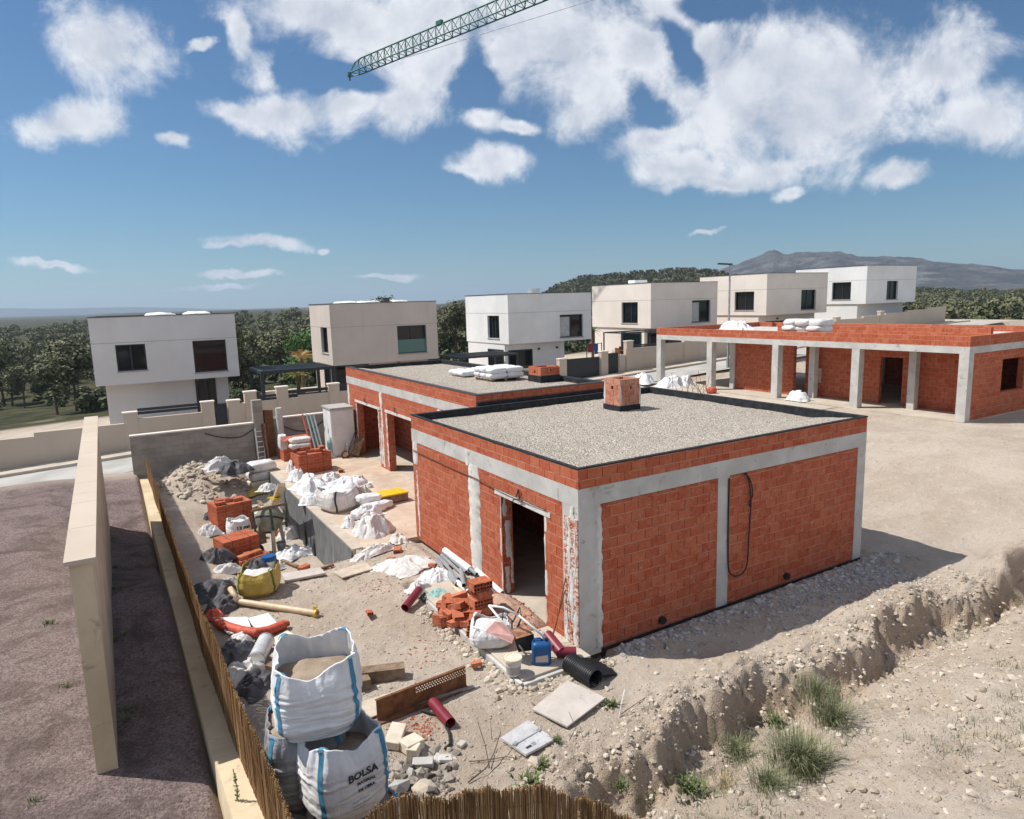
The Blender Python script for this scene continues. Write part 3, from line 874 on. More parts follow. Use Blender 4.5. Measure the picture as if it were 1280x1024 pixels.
    for (x0, y0, x1, y1) in ((.101, .101, W_-.122, .118), (.101, .118, .118, D_-.122), (W_-.150, .118, W_-.122, D_-.150), (.118, D_-.150, W_-.122, D_-.122)):
        t.box(x0, y0, ZR+.1, x1, y1, ZT-.0225)
    t.build('parapet_membrane', M['membrane'], h)
    # gravel bed, a little uneven, banked up toward the near corner
    n = 90; X = np.linspace(.119, W_-.151, n)[:, None]*np.ones((1, n)); Y = np.ones((n, 1))*np.linspace(.119, D_-.151, n)[None, :]
    near_ = np.clip(1-np.minimum(X, Y)/1.2, 0, 1)
    Z = 3.165 + .155*near_**.7*(1-sst(4.5, 7, Y)*(X < 2.5)) + (fbm(X*1.3, Y*1.3, 0, 5, 4)-.5)*.05 + (fbm(X*9, Y*9, 0, 8, 2)-.5)*.02
    b = MB(); b.grid(np.stack([X, Y, Z], -1)); b.build('roof_gravel', M['roofgravel'], h, smooth=True)
    # chimney
    c = at(775, 515, 3.16); cx, cy = c[0]+.36, c[1]+.36
    ch = MB()
    z0, z1, o, i = 3.10, 4.02, .34, .22
    zh0, zh1 = 3.74, 3.83
    # four walls with a small vent slot in each visible face
    for (xa, ya, xb, yb, ax) in ((-o,-o,o,-i,'y'), (-o,i,o,o,'y'), (-o,-i,-i,i,'x'), (i,-i,o,i,'x')):
        if ax == 'y':
            wall_pieces(ch, 'y', cy+ya, cy+yb, cx+xa, cx+xb, z0, z1, [(cx-.02, cx+.08, zh0, zh1)])
        else:
            wall_pieces(ch, 'x', cx+xa, cx+xb, cy+ya, cy+yb, z0, z1, [(cy-.06, cy+.04, zh0, zh1)])
    co_ = ch.build('chimney', m_brick('chimney_brick', (.42,.125,.07), (.52,.22,.14), bw=.30, bh=.155, stain=.8, dusty=.5), h)
    f = MB()
    for (xa, ya, xb, yb) in ((-o-.02,-o-.02,o+.02,-o-.002), (-o-.02,o+.002,o+.02,o+.02), (-o-.02,-o-.002,-o-.002,o+.002), (o+.002,-o-.002,o+.02,o+.002)):
        f.box(cx+xa, cy+ya, z0-.02, cx+xb, cy+yb, 3.31)
    f.build('chimney_flashing', M['membrane'], co_)
    for (ax, ay) in ((-o, -o), (o, -o), (-o, o)):
        jag_strip('y' if ay < 0 else 'x', cy+ay if ay < 0 else cx+ax, cx+ax-.0 if ay < 0 else cy+ay-.05, cx+ax+.04 if ay < 0 else cy+ay, 3.32, 4.0, .004, 81, .03, 14).build('mortar_smear', M['plaster'], co_, smooth=True)
    # dark weathered base strip along the shaded side
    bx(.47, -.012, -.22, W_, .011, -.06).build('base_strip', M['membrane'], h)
    # drain outlet and the black corner hole
    MB().tube([(1.93, .05, .10), (1.93, -.06, .09)], .075, 14).build('drain_outlet', M['black'], h)
    MB().tube([(5.55, .05, .12), (5.55, -.06, .11)], .075, 14).build('drain_outlet', M['black'], h)
    return h
house_near()

# hanging cables
def cable(name, pts, r, label, mat='cable', n=6):
    P = [np.array(p, float) for p in pts]
    # Catmull-Rom smoothing
    out = []
    for i in range(len(P)-1):
        p0, p1, p2, p3 = P[max(i-1,0)], P[i], P[i+1], P[min(i+2,len(P)-1)]
        for t in np.linspace(0, 1, 7, endpoint=False):
            out.append(.5*((2*p1)+(p2-p0)*t+(2*p0-5*p1+4*p2-p3)*t*t+(3*p1-p0-3*p2+p3)*t**3))
    out.append(P[-1])
    o = MB().tube(out, r, n).build(name, M[mat], smooth=True)
    return tag(o, label, 'cable')
cable('hanging_cable', [(4.18,-.01,2.63),(4.22,-.05,2.45),(4.28,-.05,2.2),(4.31,-.04,1.9),(4.27,-.04,1.2),(4.24,-.05,.75),(4.12,-.06,.55),(3.9,-.06,.52),(3.74,-.05,.62),(3.70,-.03,.78),(3.69,-.02,1.2),(3.68,-.02,1.9),(3.68,-.02,2.6)], .016, 'black cable hanging in a long loop down the shaded brick wall beside the grey column')
cable('short_cable', [(4.10,-.01,2.62),(4.18,-.05,2.58),(4.27,-.07,2.40),(4.33,-.06,2.15),(4.25,-.05,2.02),(4.30,-.03,1.9)], .013, 'short black cable end curling under the concrete beam of the shaded wall')
cable('guide_cord', [(-.03,7.25,2.42),(-.03,5.0,2.40),(-.03,3.85,2.395),(-.05,2.3,2.39),(-.03,.95,2.385)], .011, 'thin dark cord stretched along the lit brick wall above the doorway', 'rust')
br = thing('door_bracket', 'small black metal bracket hanging over the doorway lintel', 'bracket', (-.05, 1.95, 2.34))
MB().tube([(-.04,1.90,2.56),(-.06,1.97,2.40),(-.05,1.75,2.36)], .013, 6).build('arm', M['black'], br)
MB().tube([(-.04,1.90,2.56),(-.06,1.84,2.37),(-.09,2.02,2.34),(-.10,2.06,2.27),(-.04,2.04,2.25)], .013, 6).build('hook', M['black'], br)
cable('thin_rod', [(-.42,.33,.12),(-.25,.34,.55),(-.04,.36,1.28)], .010, 'thin red-brown steel rod leaning on the brick corner left of the grey column', 'rust')
cable('bent_rod', [(-.36,.42,.12),(-.22,.40,.5),(-.035,.38,1.05)], .009, 'second shorter steel rod leaning beside the taller one at the brick corner', 'rust')

# ------------------------------------------------------------------ second block behind
def house_rear():
    x0, x1, y0, y1 = 2.0, 6.55, 7.44, 19.2
    h = thing('unfinished_house', 'rear half-built brick block with two open bays, sacks on its gravel roof', 'house', ((x0+x1)/2, (y0+y1)/2, 0))
    ZB, ZR, ZT = 2.97, 3.26, 3.65
    b = MB(); wall_pieces(b, 'x', x0, x0+.26, y0, y1, 0, ZB, [(10.9, 14.52, 0, 2.24), (15.52, 17.98, 0, 2.26)]); b.build('brick_wall', M['brick'], h)
    b = MB(); wall_pieces(b, 'y', y0, y0+.26, x0+.26, x1, 0, ZB, []); b.build('brick_wall', M['brick'], h)
    b = MB(); wall_pieces(b, 'x', x1-.26, x1, y0+.26, y1-.26, -.2, ZB, [(10.6, 13.9, .62, 2.3)]); b.build('brick_wall', M['brick'], h)
    b = MB(); wall_pieces(b, 'y', y1-.26, y1, x0+.26, x1, 0, ZB, []); b.build('brick_wall', M['brick'], h)
    bx(x0+.27, y0+.27, -.02, x1-.27, y1-.27, .055).build('floor', M['slab'], h)
    bx(3.35, 14.6, .056, 3.55, 15.3, ZB).build('inner_wall', M['brick'], h)
    bx(3.9, 15.3, .056, 4.05, y1-.27, ZB).build('inner_wall', M['brick'], h)
    b = MB(); b.box(x0-.006, y0-.006, ZB, x1, y0+.3, ZR); b.box(x0-.006, y0+.3, ZB, x0+.3, y1, ZR); b.box(x1-.3, y0+.3, ZB, x1, y1, ZR); b.box(x0+.3, y1-.3, ZB, x1-.3, y1, ZR)
    b.build('ring_beam', M['concrete'], h)
    for (ya, yb) in ((15.25, 18.2), (10.7, 14.72)):
        bx(x0-.02, ya, 2.27, x0+.262, yb, 2.36).build('lintel', M['plaster'], h)
    for i, (ya, yb, z0, z1) in enumerate(((15.0, 15.16, .1, 2.9), (14.56, 14.66, .2, 2.3), (15.40, 15.5, .1, 2.3), (18.0, 18.12, .3, 2.2), (14.95, 15.25, 2.5, 2.98), (15.2, 15.34, .2, 1.6), (18.9, 19.1, 1.6, 2.9), (9.8, 10.05, .3, 2.95))):
        jag_strip('x', x0-.001, ya, yb, z0, z1, .012, 101+i, .05, 26).build('mortar_smear', M['plaster'], h, smooth=True)
    for (yc) in (16.9, 13.7):
        br_ = MB().tube([(x0-.02, yc, 2.55), (x0-.09, yc-.15, 2.42), (x0-.02, yc-.3, 2.40)], .015, 6); br_.build('hook', M['black'], h)
    bx(x0+.005, y0+.005, ZR, x1-.005, y1-.005, ZR+.10).build('roof_slab', M['concrete'], h)
    p = MB()
    p.box(x0, y0, ZR+.001, x1, y0+.2, ZT-.018); p.box(x0, y0+.2, ZR+.001, x0+.2, y1, ZT-.018)
    p.box(x1-.2, y0+.2, ZR+.001, x1, y1, ZT-.018); p.box(x0+.2, y1-.2, ZR+.001, x1-.2, y1, ZT-.018)
    p.build('parapet', M['brick_flat'], h)
    t = MB()
    for (a, b_, c, d) in ((x0+.19, y1-.215, x1-.19, y1+.01), (x1-.215, y0+.2, x1+.01, y1-.215)):
        t.box(a, b_, ZT-.018, c, d, ZT)
    for (a, b_, c, d) in ((x0+.2, y0+.202, x1-.2, y0+.222), (x0+.202, y0+.222, x0+.222, y1-.222), (x1-.222, y0+.222, x1-.202, y1-.222), (x0+.222, y1-.222, x1-.222, y1-.202)):
        t.box(a, b_, ZR+.1, c, d, ZT-.0185)
    # black flashing where the lower roof meets this wall
    t.box(x0-.012, 7.32+.011, ZR-.2, x1+.2, y0-.008, 3.44)
    t.build('parapet_membrane', M['membrane'], h)
    lt = MB(); lt.box(x0-.006, y0-.006, ZT-.018, x1, y0+.215, ZT-.002); lt.box(x0-.006, y0+.215, ZT-.018, x0+.19, y1, ZT-.002); lt.build('coping', M['trim'], h)
    n = 70; X = np.linspace(x0+.223, x1-.223, n)[:, None]*np.ones((1, n)); Y = np.ones((n, 1))*np.linspace(y0+.223, y1-.223, n)[None, :]
    nearf = np.clip(1-np.minimum(X-x0, Y-y0)/1.0, 0, 1)
    Z = 3.49 + .13*nearf**.7 + (fbm(X*1.3, Y*1.3, 0, 25, 4)-.5)*.05
    b = MB(); b.grid(np.stack([X, Y, Z], -1)); b.build('roof_gravel', M['roofgravel'], h, smooth=True)
    # low chimney block
    c = onp(680, 474, 2, 3.5); cx, cy = 5.92, 9.95
    q = MB(); o, i = .37, .25
    for (xa, ya, xb, yb, ax) in ((-o,-o,o,-i,'y'), (-o,i,o,o,'y'), (-o,-i,-i,i,'x'), (i,-i,o,i,'x')):
        if ax == 'y': wall_pieces(q, 'y', cy+ya, cy+yb, cx+xa, cx+xb, 3.45, 4.0, [(cx-.05, cx+.05, 3.84, 3.92)])
        else: wall_pieces(q, 'x', cx+xa, cx+xb, cy+ya, cy+yb, 3.45, 4.0, [(cy-.05, cy+.05, 3.80, 3.88)])
    ch = q.build('chimney', M['brick'], h)
    f = MB()
    for (xa, ya, xb, yb) in ((-o-.02,-o-.02,o+.02,-o-.002), (-o-.02,o+.002,o+.02,o+.02), (-o-.02,-o-.002,-o-.002,o+.002), (o+.002,-o-.002,o+.02,o+.002)):
        f.box(cx+xa, cy+ya, 3.45, cx+xb, cy+yb, 3.72)
    f.build('chimney_flashing', M['membrane'], ch)
    return h
house_rear()

# ------------------------------------------------------------------ third brick frame at the right
def house_frame():
    x0, x1, y0, y1, z0 = 20.8, 29.5, 3.9, 20.62, 1.22
    ZB, ZR, ZT = 3.77, 4.03, 4.42
    h = thing('unfinished_house', 'open-sided brick and concrete house frame on pale columns at the right, sacks on its roof', 'house', ((x0+x1)/2, (y0+y1)/2, z0))
    bx(x0-.1, y0, z0-.5, x1, y1, z0).build('floor', M['slab'], h)
    for y in (20.27, 16.42, 12.28, 8.2, 3.9):
        bx(x0, y, z0, x0+.35, y+.35, ZB).build('column', M['concrete'], h)
    for y in (16.0, 11.2, 6.5):
        bx(x0+1.25, y, z0, x0+1.55, y+.3, ZB).build('column', M['concrete'], h)
    for y in (20.27, 12.0, 3.9):
        bx(x1-.35, y, z0, x1, y+.35, ZB).build('column', M['concrete'], h)
    b = MB(); wall_pieces(b, 'x', x0+1.34, x0+1.54, 12.4, 16.0, z0, ZB-.01, []); b.build('brick_wall', M['brick'], h)
    b = MB(); wall_pieces(b, 'x', x0+1.9, x0+2.1, y0+.36, 12.15, z0, ZB-.01, [(7.4, 8.4, z0, 3.3)]); b.build('brick_wall', M['brick'], h)
    b = MB(); wall_pieces(b, 'y', y0+.02, y0+.25, x0+.36, x1-.36, z0, ZB-.01, [(23.4, 25.2, 2.1, 3.4)]); b.build('brick_wall', M['brick'], h)
    b = MB(); wall_pieces(b, 'x', x1-.25, x1-.03, y0+.36, 16.0, z0, ZB-.01, []); b.build('brick_wall', M['brick'], h)
    b = MB(); b.box(x0-.004, y0-.004, ZB, x1, y0+.3, ZR); b.box(x0-.004, y0+.3, ZB, x0+.3, y1, ZR); b.box(x1-.3, y0+.3, ZB, x1, y1, ZR); b.box(x0+.3, y1-.3, ZB, x1-.3, y1, ZR)
    b.build('ring_beam', M['concrete'], h)
    bx(x0+.005, y0+.005, ZR, x1-.005, y1-.005, ZR+.12).build('roof_slab', M['concrete'], h)
    p = MB()
    p.box(x0, y0, ZR+.001, x1, y0+.2, ZT); p.box(x0, y0+.2, ZR+.001, x0+.2, y1, ZT); p.box(x1-.2, y0+.2, ZR+.001, x1, y1, ZT); p.box(x0+.2, y1-.2, ZR+.001, x1-.2, y1, ZT)
    p.build('parapet', M['brick_flat'], h)
    # inner parapet of the recessed part of the roof
    bx(x0+2.1, y0+.3, ZR+.121, x0+2.3, 14.0, ZT+.24).build('inner_parapet', M['brick_flat'], h)
    return h
house_frame()

# ------------------------------------------------------------------ finished houses across the street
def window(h, ax, c, s, e, z0, z1, out, frame='darkmetal', blind=False, teal=False, split=1, deep=.12):
    """recess-look window built proud/inset: dark frame and glossy pane; ax = face normal axis, c = wall plane"""
    t = .06
    f = MB()
    def put(mb, s0, e0, a0, a1, d0, d1):
        if ax == 'y': mb.box(s0, c+min(d0,d1), a0, e0, c+max(d0,d1), a1)
        else: mb.box(c+min(d0,d1), s0, a0, c+max(d0,d1), e0, a1)
    d = -out     # into the wall
    put(f, s, s+t, z0, z1, d*.02, d*deep); put(f, e-t, e, z0, z1, d*.02, d*deep)
    put(f, s+t, e-t, z1-t, z1, d*.02, d*deep); put(f, s+t, e-t, z0, z0+t, d*.02, d*deep)
    for k in range(1, split+1):
        m = s+(e-s)*k/(split+1); put(f, m-.035, m+.035, z0+t, z1-t, d*.05, d*deep)
    w = f.build('window', M[frame], h)
    sl = MB(); put(sl, s-.04, e+.04, z0-.05, z0-.003, -d*.165, d*.10); sl.build('sill', M['soffit'], w)
    p = MB(); put(p, s+t, e-t, z0+t, z1-t, d*(deep-.03), d*(deep-.012)); p.build('pane', M['glass'], w)
    if blind:
        q = MB(); put(q, s+t+.02, s+(e-s)*.48, z0+t, z1-t-.1, d*(deep-.04), d*(deep-.034)); q.build('blind', M['blind'], w)
    if teal:
        q = MB(); put(q, s+.03, e-.03, z0+.05, z0+(z1-z0)*.5, -d*.02, -d*.035); q.build('balustrade', M['tealglass'], w)
    return w

def pierced(mb, ax, c0, c1, a0, a1, z0, z1, op): return wall_pieces(mb, ax, c0, c1, a0, a1, z0, z1, op)

def modern_house(label, x0, x1, y0, y1, zg, zo, zt, mat, wl, wf, low, soff=1.6, bags=False, front_door=None):
    h = thing('finished_house', label, 'house', ((x0+x1)/2, (y0+y1)/2, zg))
    th = .28
    fo = [(s, e, a, b) for (s, e, a, b, *_) in wf]; lo = [(s, e, a, b) for (s, e, a, b, *_) in wl]
    b = MB(); pierced(b, 'y', y0, y0+th, x0, x1, zo, zt, fo); pierced(b, 'x', x0, x0+th, y0+th, y1, zo, zt, lo)
    b.box(x1-th, y0+th, zo, x1, y1, zt); b.box(x0+th, y1-th, zo, x1-th, y1, zt)
    b.build('upper_wall', M[mat], h)
    bx(x0+th, y0+th, zo+.0, x1-th, y1-th, zo+.2).build('soffit', M['soffit'], h)
    bx(x0+th-.01, y0+th-.01, zt-.45, x1-th+.01, y1-th+.01, zt-.25).build('roof', M['roofwhite'], h)
    b = MB(); o_ = .03
    b.box(x0-o_, y0-o_, zt, x1+o_, y0+.3, zt+.035); b.box(x0-o_, y0+.3, zt, x0+.3, y1+o_, zt+.035); b.box(x1-.3, y0+.3, zt, x1+o_, y1+o_, zt+.035); b.box(x0+.3, y1-.3, zt, x1-.3, y1+o_, zt+.035)
    b.build('roof_edge', M['trim'], h)
    # shadow-gap joint round the upper storey
    zj = zo+(zt-zo)*.62
    b = MB(); b.box(x0-.006, y0-.006, zj, x1, y0-.001, zj+.02); b.box(x0-.006, y0-.001, zj, x0-.001, y1, zj+.02)
    b.build('joint', M['joint'], h)
    for (s, e, a, b_, kw) in wf: window(h, 'y', y0+th*.45, s, e, a, b_, -1, **kw)
    for (s, e, a, b_, kw) in wl: window(h, 'x', x0+th*.45, s, e, a, b_, -1, **kw)
    # ground storey, set back under the overhang
    lx0, lx1, ly0, ly1 = low
    b = MB(); b.box(lx0, ly0, zg-1.2, lx1, ly1, zo-.001); b.build('lower_wall', M[mat], h)
    if front_door:
        for (s, e, a, b_, kind) in front_door:
            if kind == 'x':
                w = bx(lx0-.05, s, a, lx0-.004, e, b_).build('sliding_door', M['darkmetal'], h)
                bx(lx0-.06, s+.1, a+.1, lx0-.051, e-.1, b_-.1).build('pane', M['glass'], w)
            else:
                w = bx(s, ly0-.05, a, e, ly0-.004, b_).build('sliding_door', M['darkmetal'], h)
                bx(s+.1, ly0-.06, a+.1, (s+e)/2-.05, ly0-.051, b_-.1).build('pane', M['glass'], w)
                bx((s+e)/2+.05, ly0-.06, a+.1, e-.1, ly0-.051, b_-.1).build('pane', M['glass'], w)
    return h

K = dict
h1 = modern_house('white two-storey box house at the far left with a tall dark balcony window', -7.2, -.6, 29.5, 36, .3, 2.65, 5.95, 'st_grey',
    [(30.6, 31.8, 3.2, 4.6, K())], [(-2.75, -1.15, 2.98, 4.62, K(split=0)), (-6.2, -4.9, 3.3, 4.6, K())], (-6.8, -1.05, 30.6, 35.5), front_door=[(-2.7, -1.7, .4, 2.6, 'y')])
h2 = modern_house('beige two-storey box house with a wide green-glazed window, left of the white house', 4.33, 10.85, 29.1, 33.4, .7, 2.84, 6.3, 'st_beige',
    [(29.85, 31.2, 3.5, 5.0, K(split=0))], [(8.26, 10.12, 3.28, 4.92, K(teal=True))], (4.42, 10.4, 29.75, 33.2), front_door=[(4.6, 6.6, .75, 2.8, 'y'), (30.0, 31.2, .75, 2.7, 'x')])
h3 = modern_house('white two-storey box house in the middle of the row, with a small roof flue', 16.0, 22.73, 29.3, 35.3, 1.0, 3.4, 6.63, 'st_white',
    [(30.5, 32.1, 3.72, 5.25, K())], [(20.06, 22.02, 3.62, 5.17, K(blind=True))], (16.05, 20.85, 29.95, 35.2), front_door=[(16.3, 18.2, 1.05, 2.95, 'y'), (30.1, 32.2, 1.05, 3.0, 'x')])
h4 = modern_house('cream two-storey box house behind the dark slatted gates, right of the white house', 27.5, 34.3, 28.5, 35.4, 1.4, 3.94, 7.2, 'st_cream',
    [(29.9, 31.75, 4.28, 5.85, K())], [(31.6, 33.56, 4.2, 5.85, K(blind=True))], (27.6, 33.9, 29.3, 35.2), front_door=[(27.9, 31.5, 1.5, 3.6, 'y'), (29.6, 31.9, 1.5, 3.6, 'x')])
h5 = modern_house('cream two-storey box house at the right, behind the street lamp', 38.1, 45.65, 27.0, 34.0, 1.95, 4.52, 7.76, 'st_cream',
    [(28.2, 30.15, 4.92, 6.4, K())], [(42.3, 44.2, 4.82, 6.42, K())], (38.2, 45.2, 27.8, 33.8), front_door=[(39.0, 41.5, 2.0, 4.0, 'y')])
h6 = modern_house('far white box house, only its bright roof edge showing behind the right cream house', 49.5, 57.0, 26.0, 33.0, 2.4, 5.1, 8.32, 'st_white',
    [(27.4, 29.2, 5.5, 7.0, K())], [(52.5, 54.2, 5.4, 7.0, K())], (49.6, 56.5, 26.8, 32.8))
# soffit lights, flue and roof details
for (h, x, z) in ((h2, 6.55, 2.82), (h2, 8.5, 2.82), (h3, 18.7, 3.05), (h3, 20.2, 3.06), (h5, 40.4, 4.3)):
    y = {h2: 29.74, h3: 29.94, h5: 27.79}[h]
    MB().tube([(x, y, z-.12), (x, y-.12, z-.12)], .07, 10).build('wall_lamp', M['black'], h)
bx(19.6, 32.0, 6.3, 20.3, 32.6, 7.02).build('roof_flue', M['steel'], h3)
bx(29.9, 33.0, 6.9, 31.2, 33.8, 7.55).build('roof_box', M['white_paint'], h4)
for (h, x, y, z) in ((h2, 5.9, 31.2, 6.05), (h2, 7.4, 31.6, 6.05), (h2, 9.2, 31.3, 6.05), (h1, -2.2, 31.5, 5.7), (h1, -4.0, 31.2, 5.7)):
    MB().pillow((x, y, z+.08), (1.5, 1.2, .62), (0,0,.3), int(x*7)%50+60, .1).build('roof_cover', M['roofwhite'], h, smooth=True)
MB().cyl((8.4, 31.0, 6.05), .22, .55, 14).build('roof_vent', M['darkmetal'], h2)

# ------------------------------------------------------------------ garden fronts along the street
def garden_wall(label, x0, x1, y, ztop_off, pillars, gates, slats):
    zs = float(street_z((x0+x1)/2))
    w = thing('garden_wall', label, 'wall', ((x0+x1)/2, y, zs))
    gaps = sorted((a, b) for (a, b, *_) in gates)
    cur = x0; n = 0
    b = MB()
    def run(a, c):
        k = max(1, int((c-a)/3))
        for i in range(k):
            u, v = a+(c-a)*i/k, a+(c-a)*(i+1)/k
            b.box(u, y, street_z(u)-.4, v, y+.22, street_z((u+v)/2)+ztop_off)
    for (a, c) in gaps: run(cur, a); cur = c
    run(cur, x1)
    b.build('wall', M['st_fence'], w)
    for (px_, hh) in pillars:
        p = MB(); z = street_z(px_)
        p.box(px_-.27, y-.04, z-.4, px_+.27, y+.28, z+hh); o = p.build('pillar', M['st_fence'], w)
        bx(px_-.30, y-.07, z+hh, px_+.30, y+.31, z+hh+.06).build('pillar_cap', M['st_cream'], o)
    for (a, c, hh) in gates:
        z = street_z((a+c)/2)
        gq = MB(); gq.box(a+.03, y+.08, z+.06, c-.03, y+.13, z+hh); o = gq.build('gate', M['darkmetal'], w)
        f = MB()
        for k in range(6): f.box(a+.06, y+.055, z+.2+k*(hh-.35)/5, c-.06, y+.079, z+.2+k*(hh-.35)/5+.05)
        f.build('gate_rail', M['trim'], o)
    for (a, c, z0, z1) in slats:
        f = MB(); k = max(2, int((z1-z0)/.14))
        for i in range(k):
            zz = z0+(z1-z0)*i/k; f.box(a, y+.08, zz, c, y+.12, zz+(z1-z0)/k*.82)
        f.build('slat_screen', M['darkmetal'], w)
    return w
YF = 24.8
garden_wall('sand-coloured garden wall before the beige house, with square pillars and dark screens', -1.85, 10.6, YF, 1.42, [(-.95, 1.93), (.52, 1.96), (3.05, 1.78), (-1.72, 1.62), (7.5, 1.7), (10.4, 1.6)], [],
    [(-.66, .24, 1.80, 2.10), (.8, 2.76, 1.83, 2.22), (3.33, 7.2, 1.9, 2.3), (7.8, 10.1, 2.0, 2.3)])
garden_wall('short sand-coloured wall with one dark gate below the far left white house', -13, -1.95, YF, 1.35, [(-2.85, 1.72), (-6.0, 1.7)], [(-2.58, -1.99, 1.58)], [(-5.7, -3.15, 1.7, 2.0)])
garden_wall('sand-coloured garden wall with dark slatted gates in front of the white middle house', 11.4, 22.0, YF, 1.2, [(11.7, 1.5), (17.1, 1.45), (20.3, 1.55)], [(17.4, 20.0, 1.35), (20.6, 21.5, 1.4)], [(12.0, 16.8, 1.9, 2.3)])
garden_wall('long sand-coloured garden wall in front of the cream house, seen between the pale columns', 22.05, 37.5, YF, 1.5, [(22.35, 2.0), (27.4, 1.75), (32, 1.75), (37.0, 1.75)], [], [(22.75, 27.0, 3.0, 3.2), (27.8, 31.6, 3.2, 3.4)])
garden_wall('sand-coloured garden wall in front of the cream house at the far right', 38.0, 60, YF, 1.5, [(38.4, 2.0), (44, 1.75), (50, 1.75)], [], [(38.8, 43.6, 3.7, 3.95)])

def pergola(label, x0, x1, y0, y1, z0, z1, mat='darkmetal', posts=None, t=.12, rails=6, cover=False):
    p = thing('pergola', label, 'pergola', ((x0+x1)/2, (y0+y1)/2, z0))
    for (x, y) in (posts or ((x0,y0),(x1,y0),(x0,y1),(x1,y1))):
        bx(x-t/2, y-t/2, z0, x+t/2, y+t/2, z1-t).build('post', M[mat], p)
    b = MB(); b.box(x0-t/2, y0-t/2, z1-t, x1+t/2, y0+t/2, z1); b.box(x0-t/2, y1-t/2, z1-t, x1+t/2, y1+t/2, z1)
    b.box(x0-t/2, y0+t/2, z1-t, x0+t/2, y1-t/2, z1); b.box(x1-t/2, y0+t/2, z1-t, x1+t/2, y1-t/2, z1); b.build('frame', M[mat], p)
    f = MB()
    for k in range(rails):
        y = y0+(y1-y0)*(k+.5)/rails; f.box(x0+t/2, y-.05, z1-t*.8, x1-t/2, y+.05, z1-.02)
    f.build('louvre', M[mat], p)
    return p
pergola('dark metal pergola in the garden between the far left house and the beige house', .1, 3.75, 27.2, 30.2, .5, 3.02, t=.16, rails=9)
pergola('low dark pergola beside the white house, behind the rear gravel roof', 11.6, 15.6, 27.6, 30.4, .8, 2.95, rails=8)
pergola('thin-framed pergola over the terrace of the cream house', 23.6, 27.9, 27.0, 29.0, 1.3, 3.85, t=.07, rails=2)
pergola('dark car canopy behind the long garden wall, seen between the columns', 28.6, 33.0, 26.0, 28.2, 1.5, 3.35, rails=10)

# terrace furniture of the cream house
def chair(loc, rz, label):
    c = thing('garden_chair', label, 'chair', loc, group='chairs on the terrace of the cream house')
    x, y, z = loc
    bx(x-.24, y-.24, z+.42, x+.24, y+.24, z+.47).build('seat', M['rust'], c)
    bx(x-.24, y+.20, z+.48, x+.24, y+.25, z+.95).build('backrest', M['rust'], c)
    for (a, b) in ((-1,-1),(1,-1),(1,1),(-1,1)):
        bx(x+a*.2-.02, y+b*.2-.02, z, x+a*.2+.02, y+b*.2+.02, z+.419).build('leg', M['darkmetal'], c)
    c.rotation_euler = (0,0,rz); return c
zt_ = 1.95
tb = thing('terrace_deck', 'raised stone terrace deck of the cream house carrying table and chairs', 'terrace', (24.5, 27.1, zt_-.4))
bx(22.6, 25.3, 1.0, 27.4, 29.2, zt_).build('deck', M['st_cream'], tb)
for i, (x, y, rz, lb) in enumerate(((22.9, 26.4, 1.57, 'dark garden chair left of the terrace table, nearest the white house'), (24.9, 26.4, -1.57, 'dark garden chair right of the terrace table, by the glass door'), (23.9, 27.2, 0, 'dark garden chair behind the terrace table of the cream house'))):
    chair((x, y, zt_), rz, lb)
tt = thing('garden_table', 'brown table with a red-brown top on the terrace of the cream house', 'table', (23.9, 26.4, zt_))
bx(23.25, 25.95, zt_+.70, 24.55, 26.85, zt_+.75).build('tabletop', M['rust'], tt)
for (a, b) in ((-1,-1),(1,-1),(1,1),(-1,1)):
    bx(23.9+a*.55-.03, 26.4+b*.36-.03, zt_, 23.9+a*.55+.03, 26.4+b*.36+.03, zt_+.699).build('leg', M['darkmetal'], tt)
# clothes rack and posters by the white house
ck = thing('clothes_rack', 'thin dark drying rack with red and blue cloths beside the white house', 'drying rack', (21.6, 27.5, 1.3))
for x in (20.95, 22.2): MB().tube([(x, 27.5, 1.3), (x, 27.5, 3.25)], .03, 6).build('post', M['darkmetal'], ck)
MB().tube([(20.95, 27.5, 3.2), (22.2, 27.5, 3.2)], .02, 6).build('rail', M['darkmetal'], ck)
bx(21.05, 27.49, 2.65, 21.45, 27.51, 3.2).build('cloth', M['maroon'], ck)
bx(21.6, 27.49, 2.5, 21.9, 27.51, 3.2).build('cloth', M['blue'], ck)

# ------------------------------------------------------------------ street lamp
def street_lamp():
    p = onp(911, 405, 1, 21.0); top = onp(913, 331, 1, 21.0)
    x = p[0]; z0 = float(street_z(x))
    l = thing('street_lamp', 'grey street lamp post with a flat lamp head before the right cream house', 'street lamp', (x, 21.0, z0))
    MB().tube([(x, 21, z0), (x, 21, z0+.5)], .11, 12).build('base', M['steel'], l, smooth=True, auto=40)
    MB().tube([(x, 21, z0+.5), (x, 21, top[2])], [.075, .05], 10).build('pole', M['steel'], l, smooth=True, auto=40)
    d = -RX[:2]/np.linalg.norm(RX[:2])
    b = MB(); a = np.array((x, 21, top[2]+.02)); e = a+np.array((d[0]*.75, d[1]*.75, .06))
    b.bar(a-np.array((d[0]*.12, d[1]*.12, 0)), e, .26, .09); b.build('lamp_head', M['darkmetal'], l)
street_lamp()
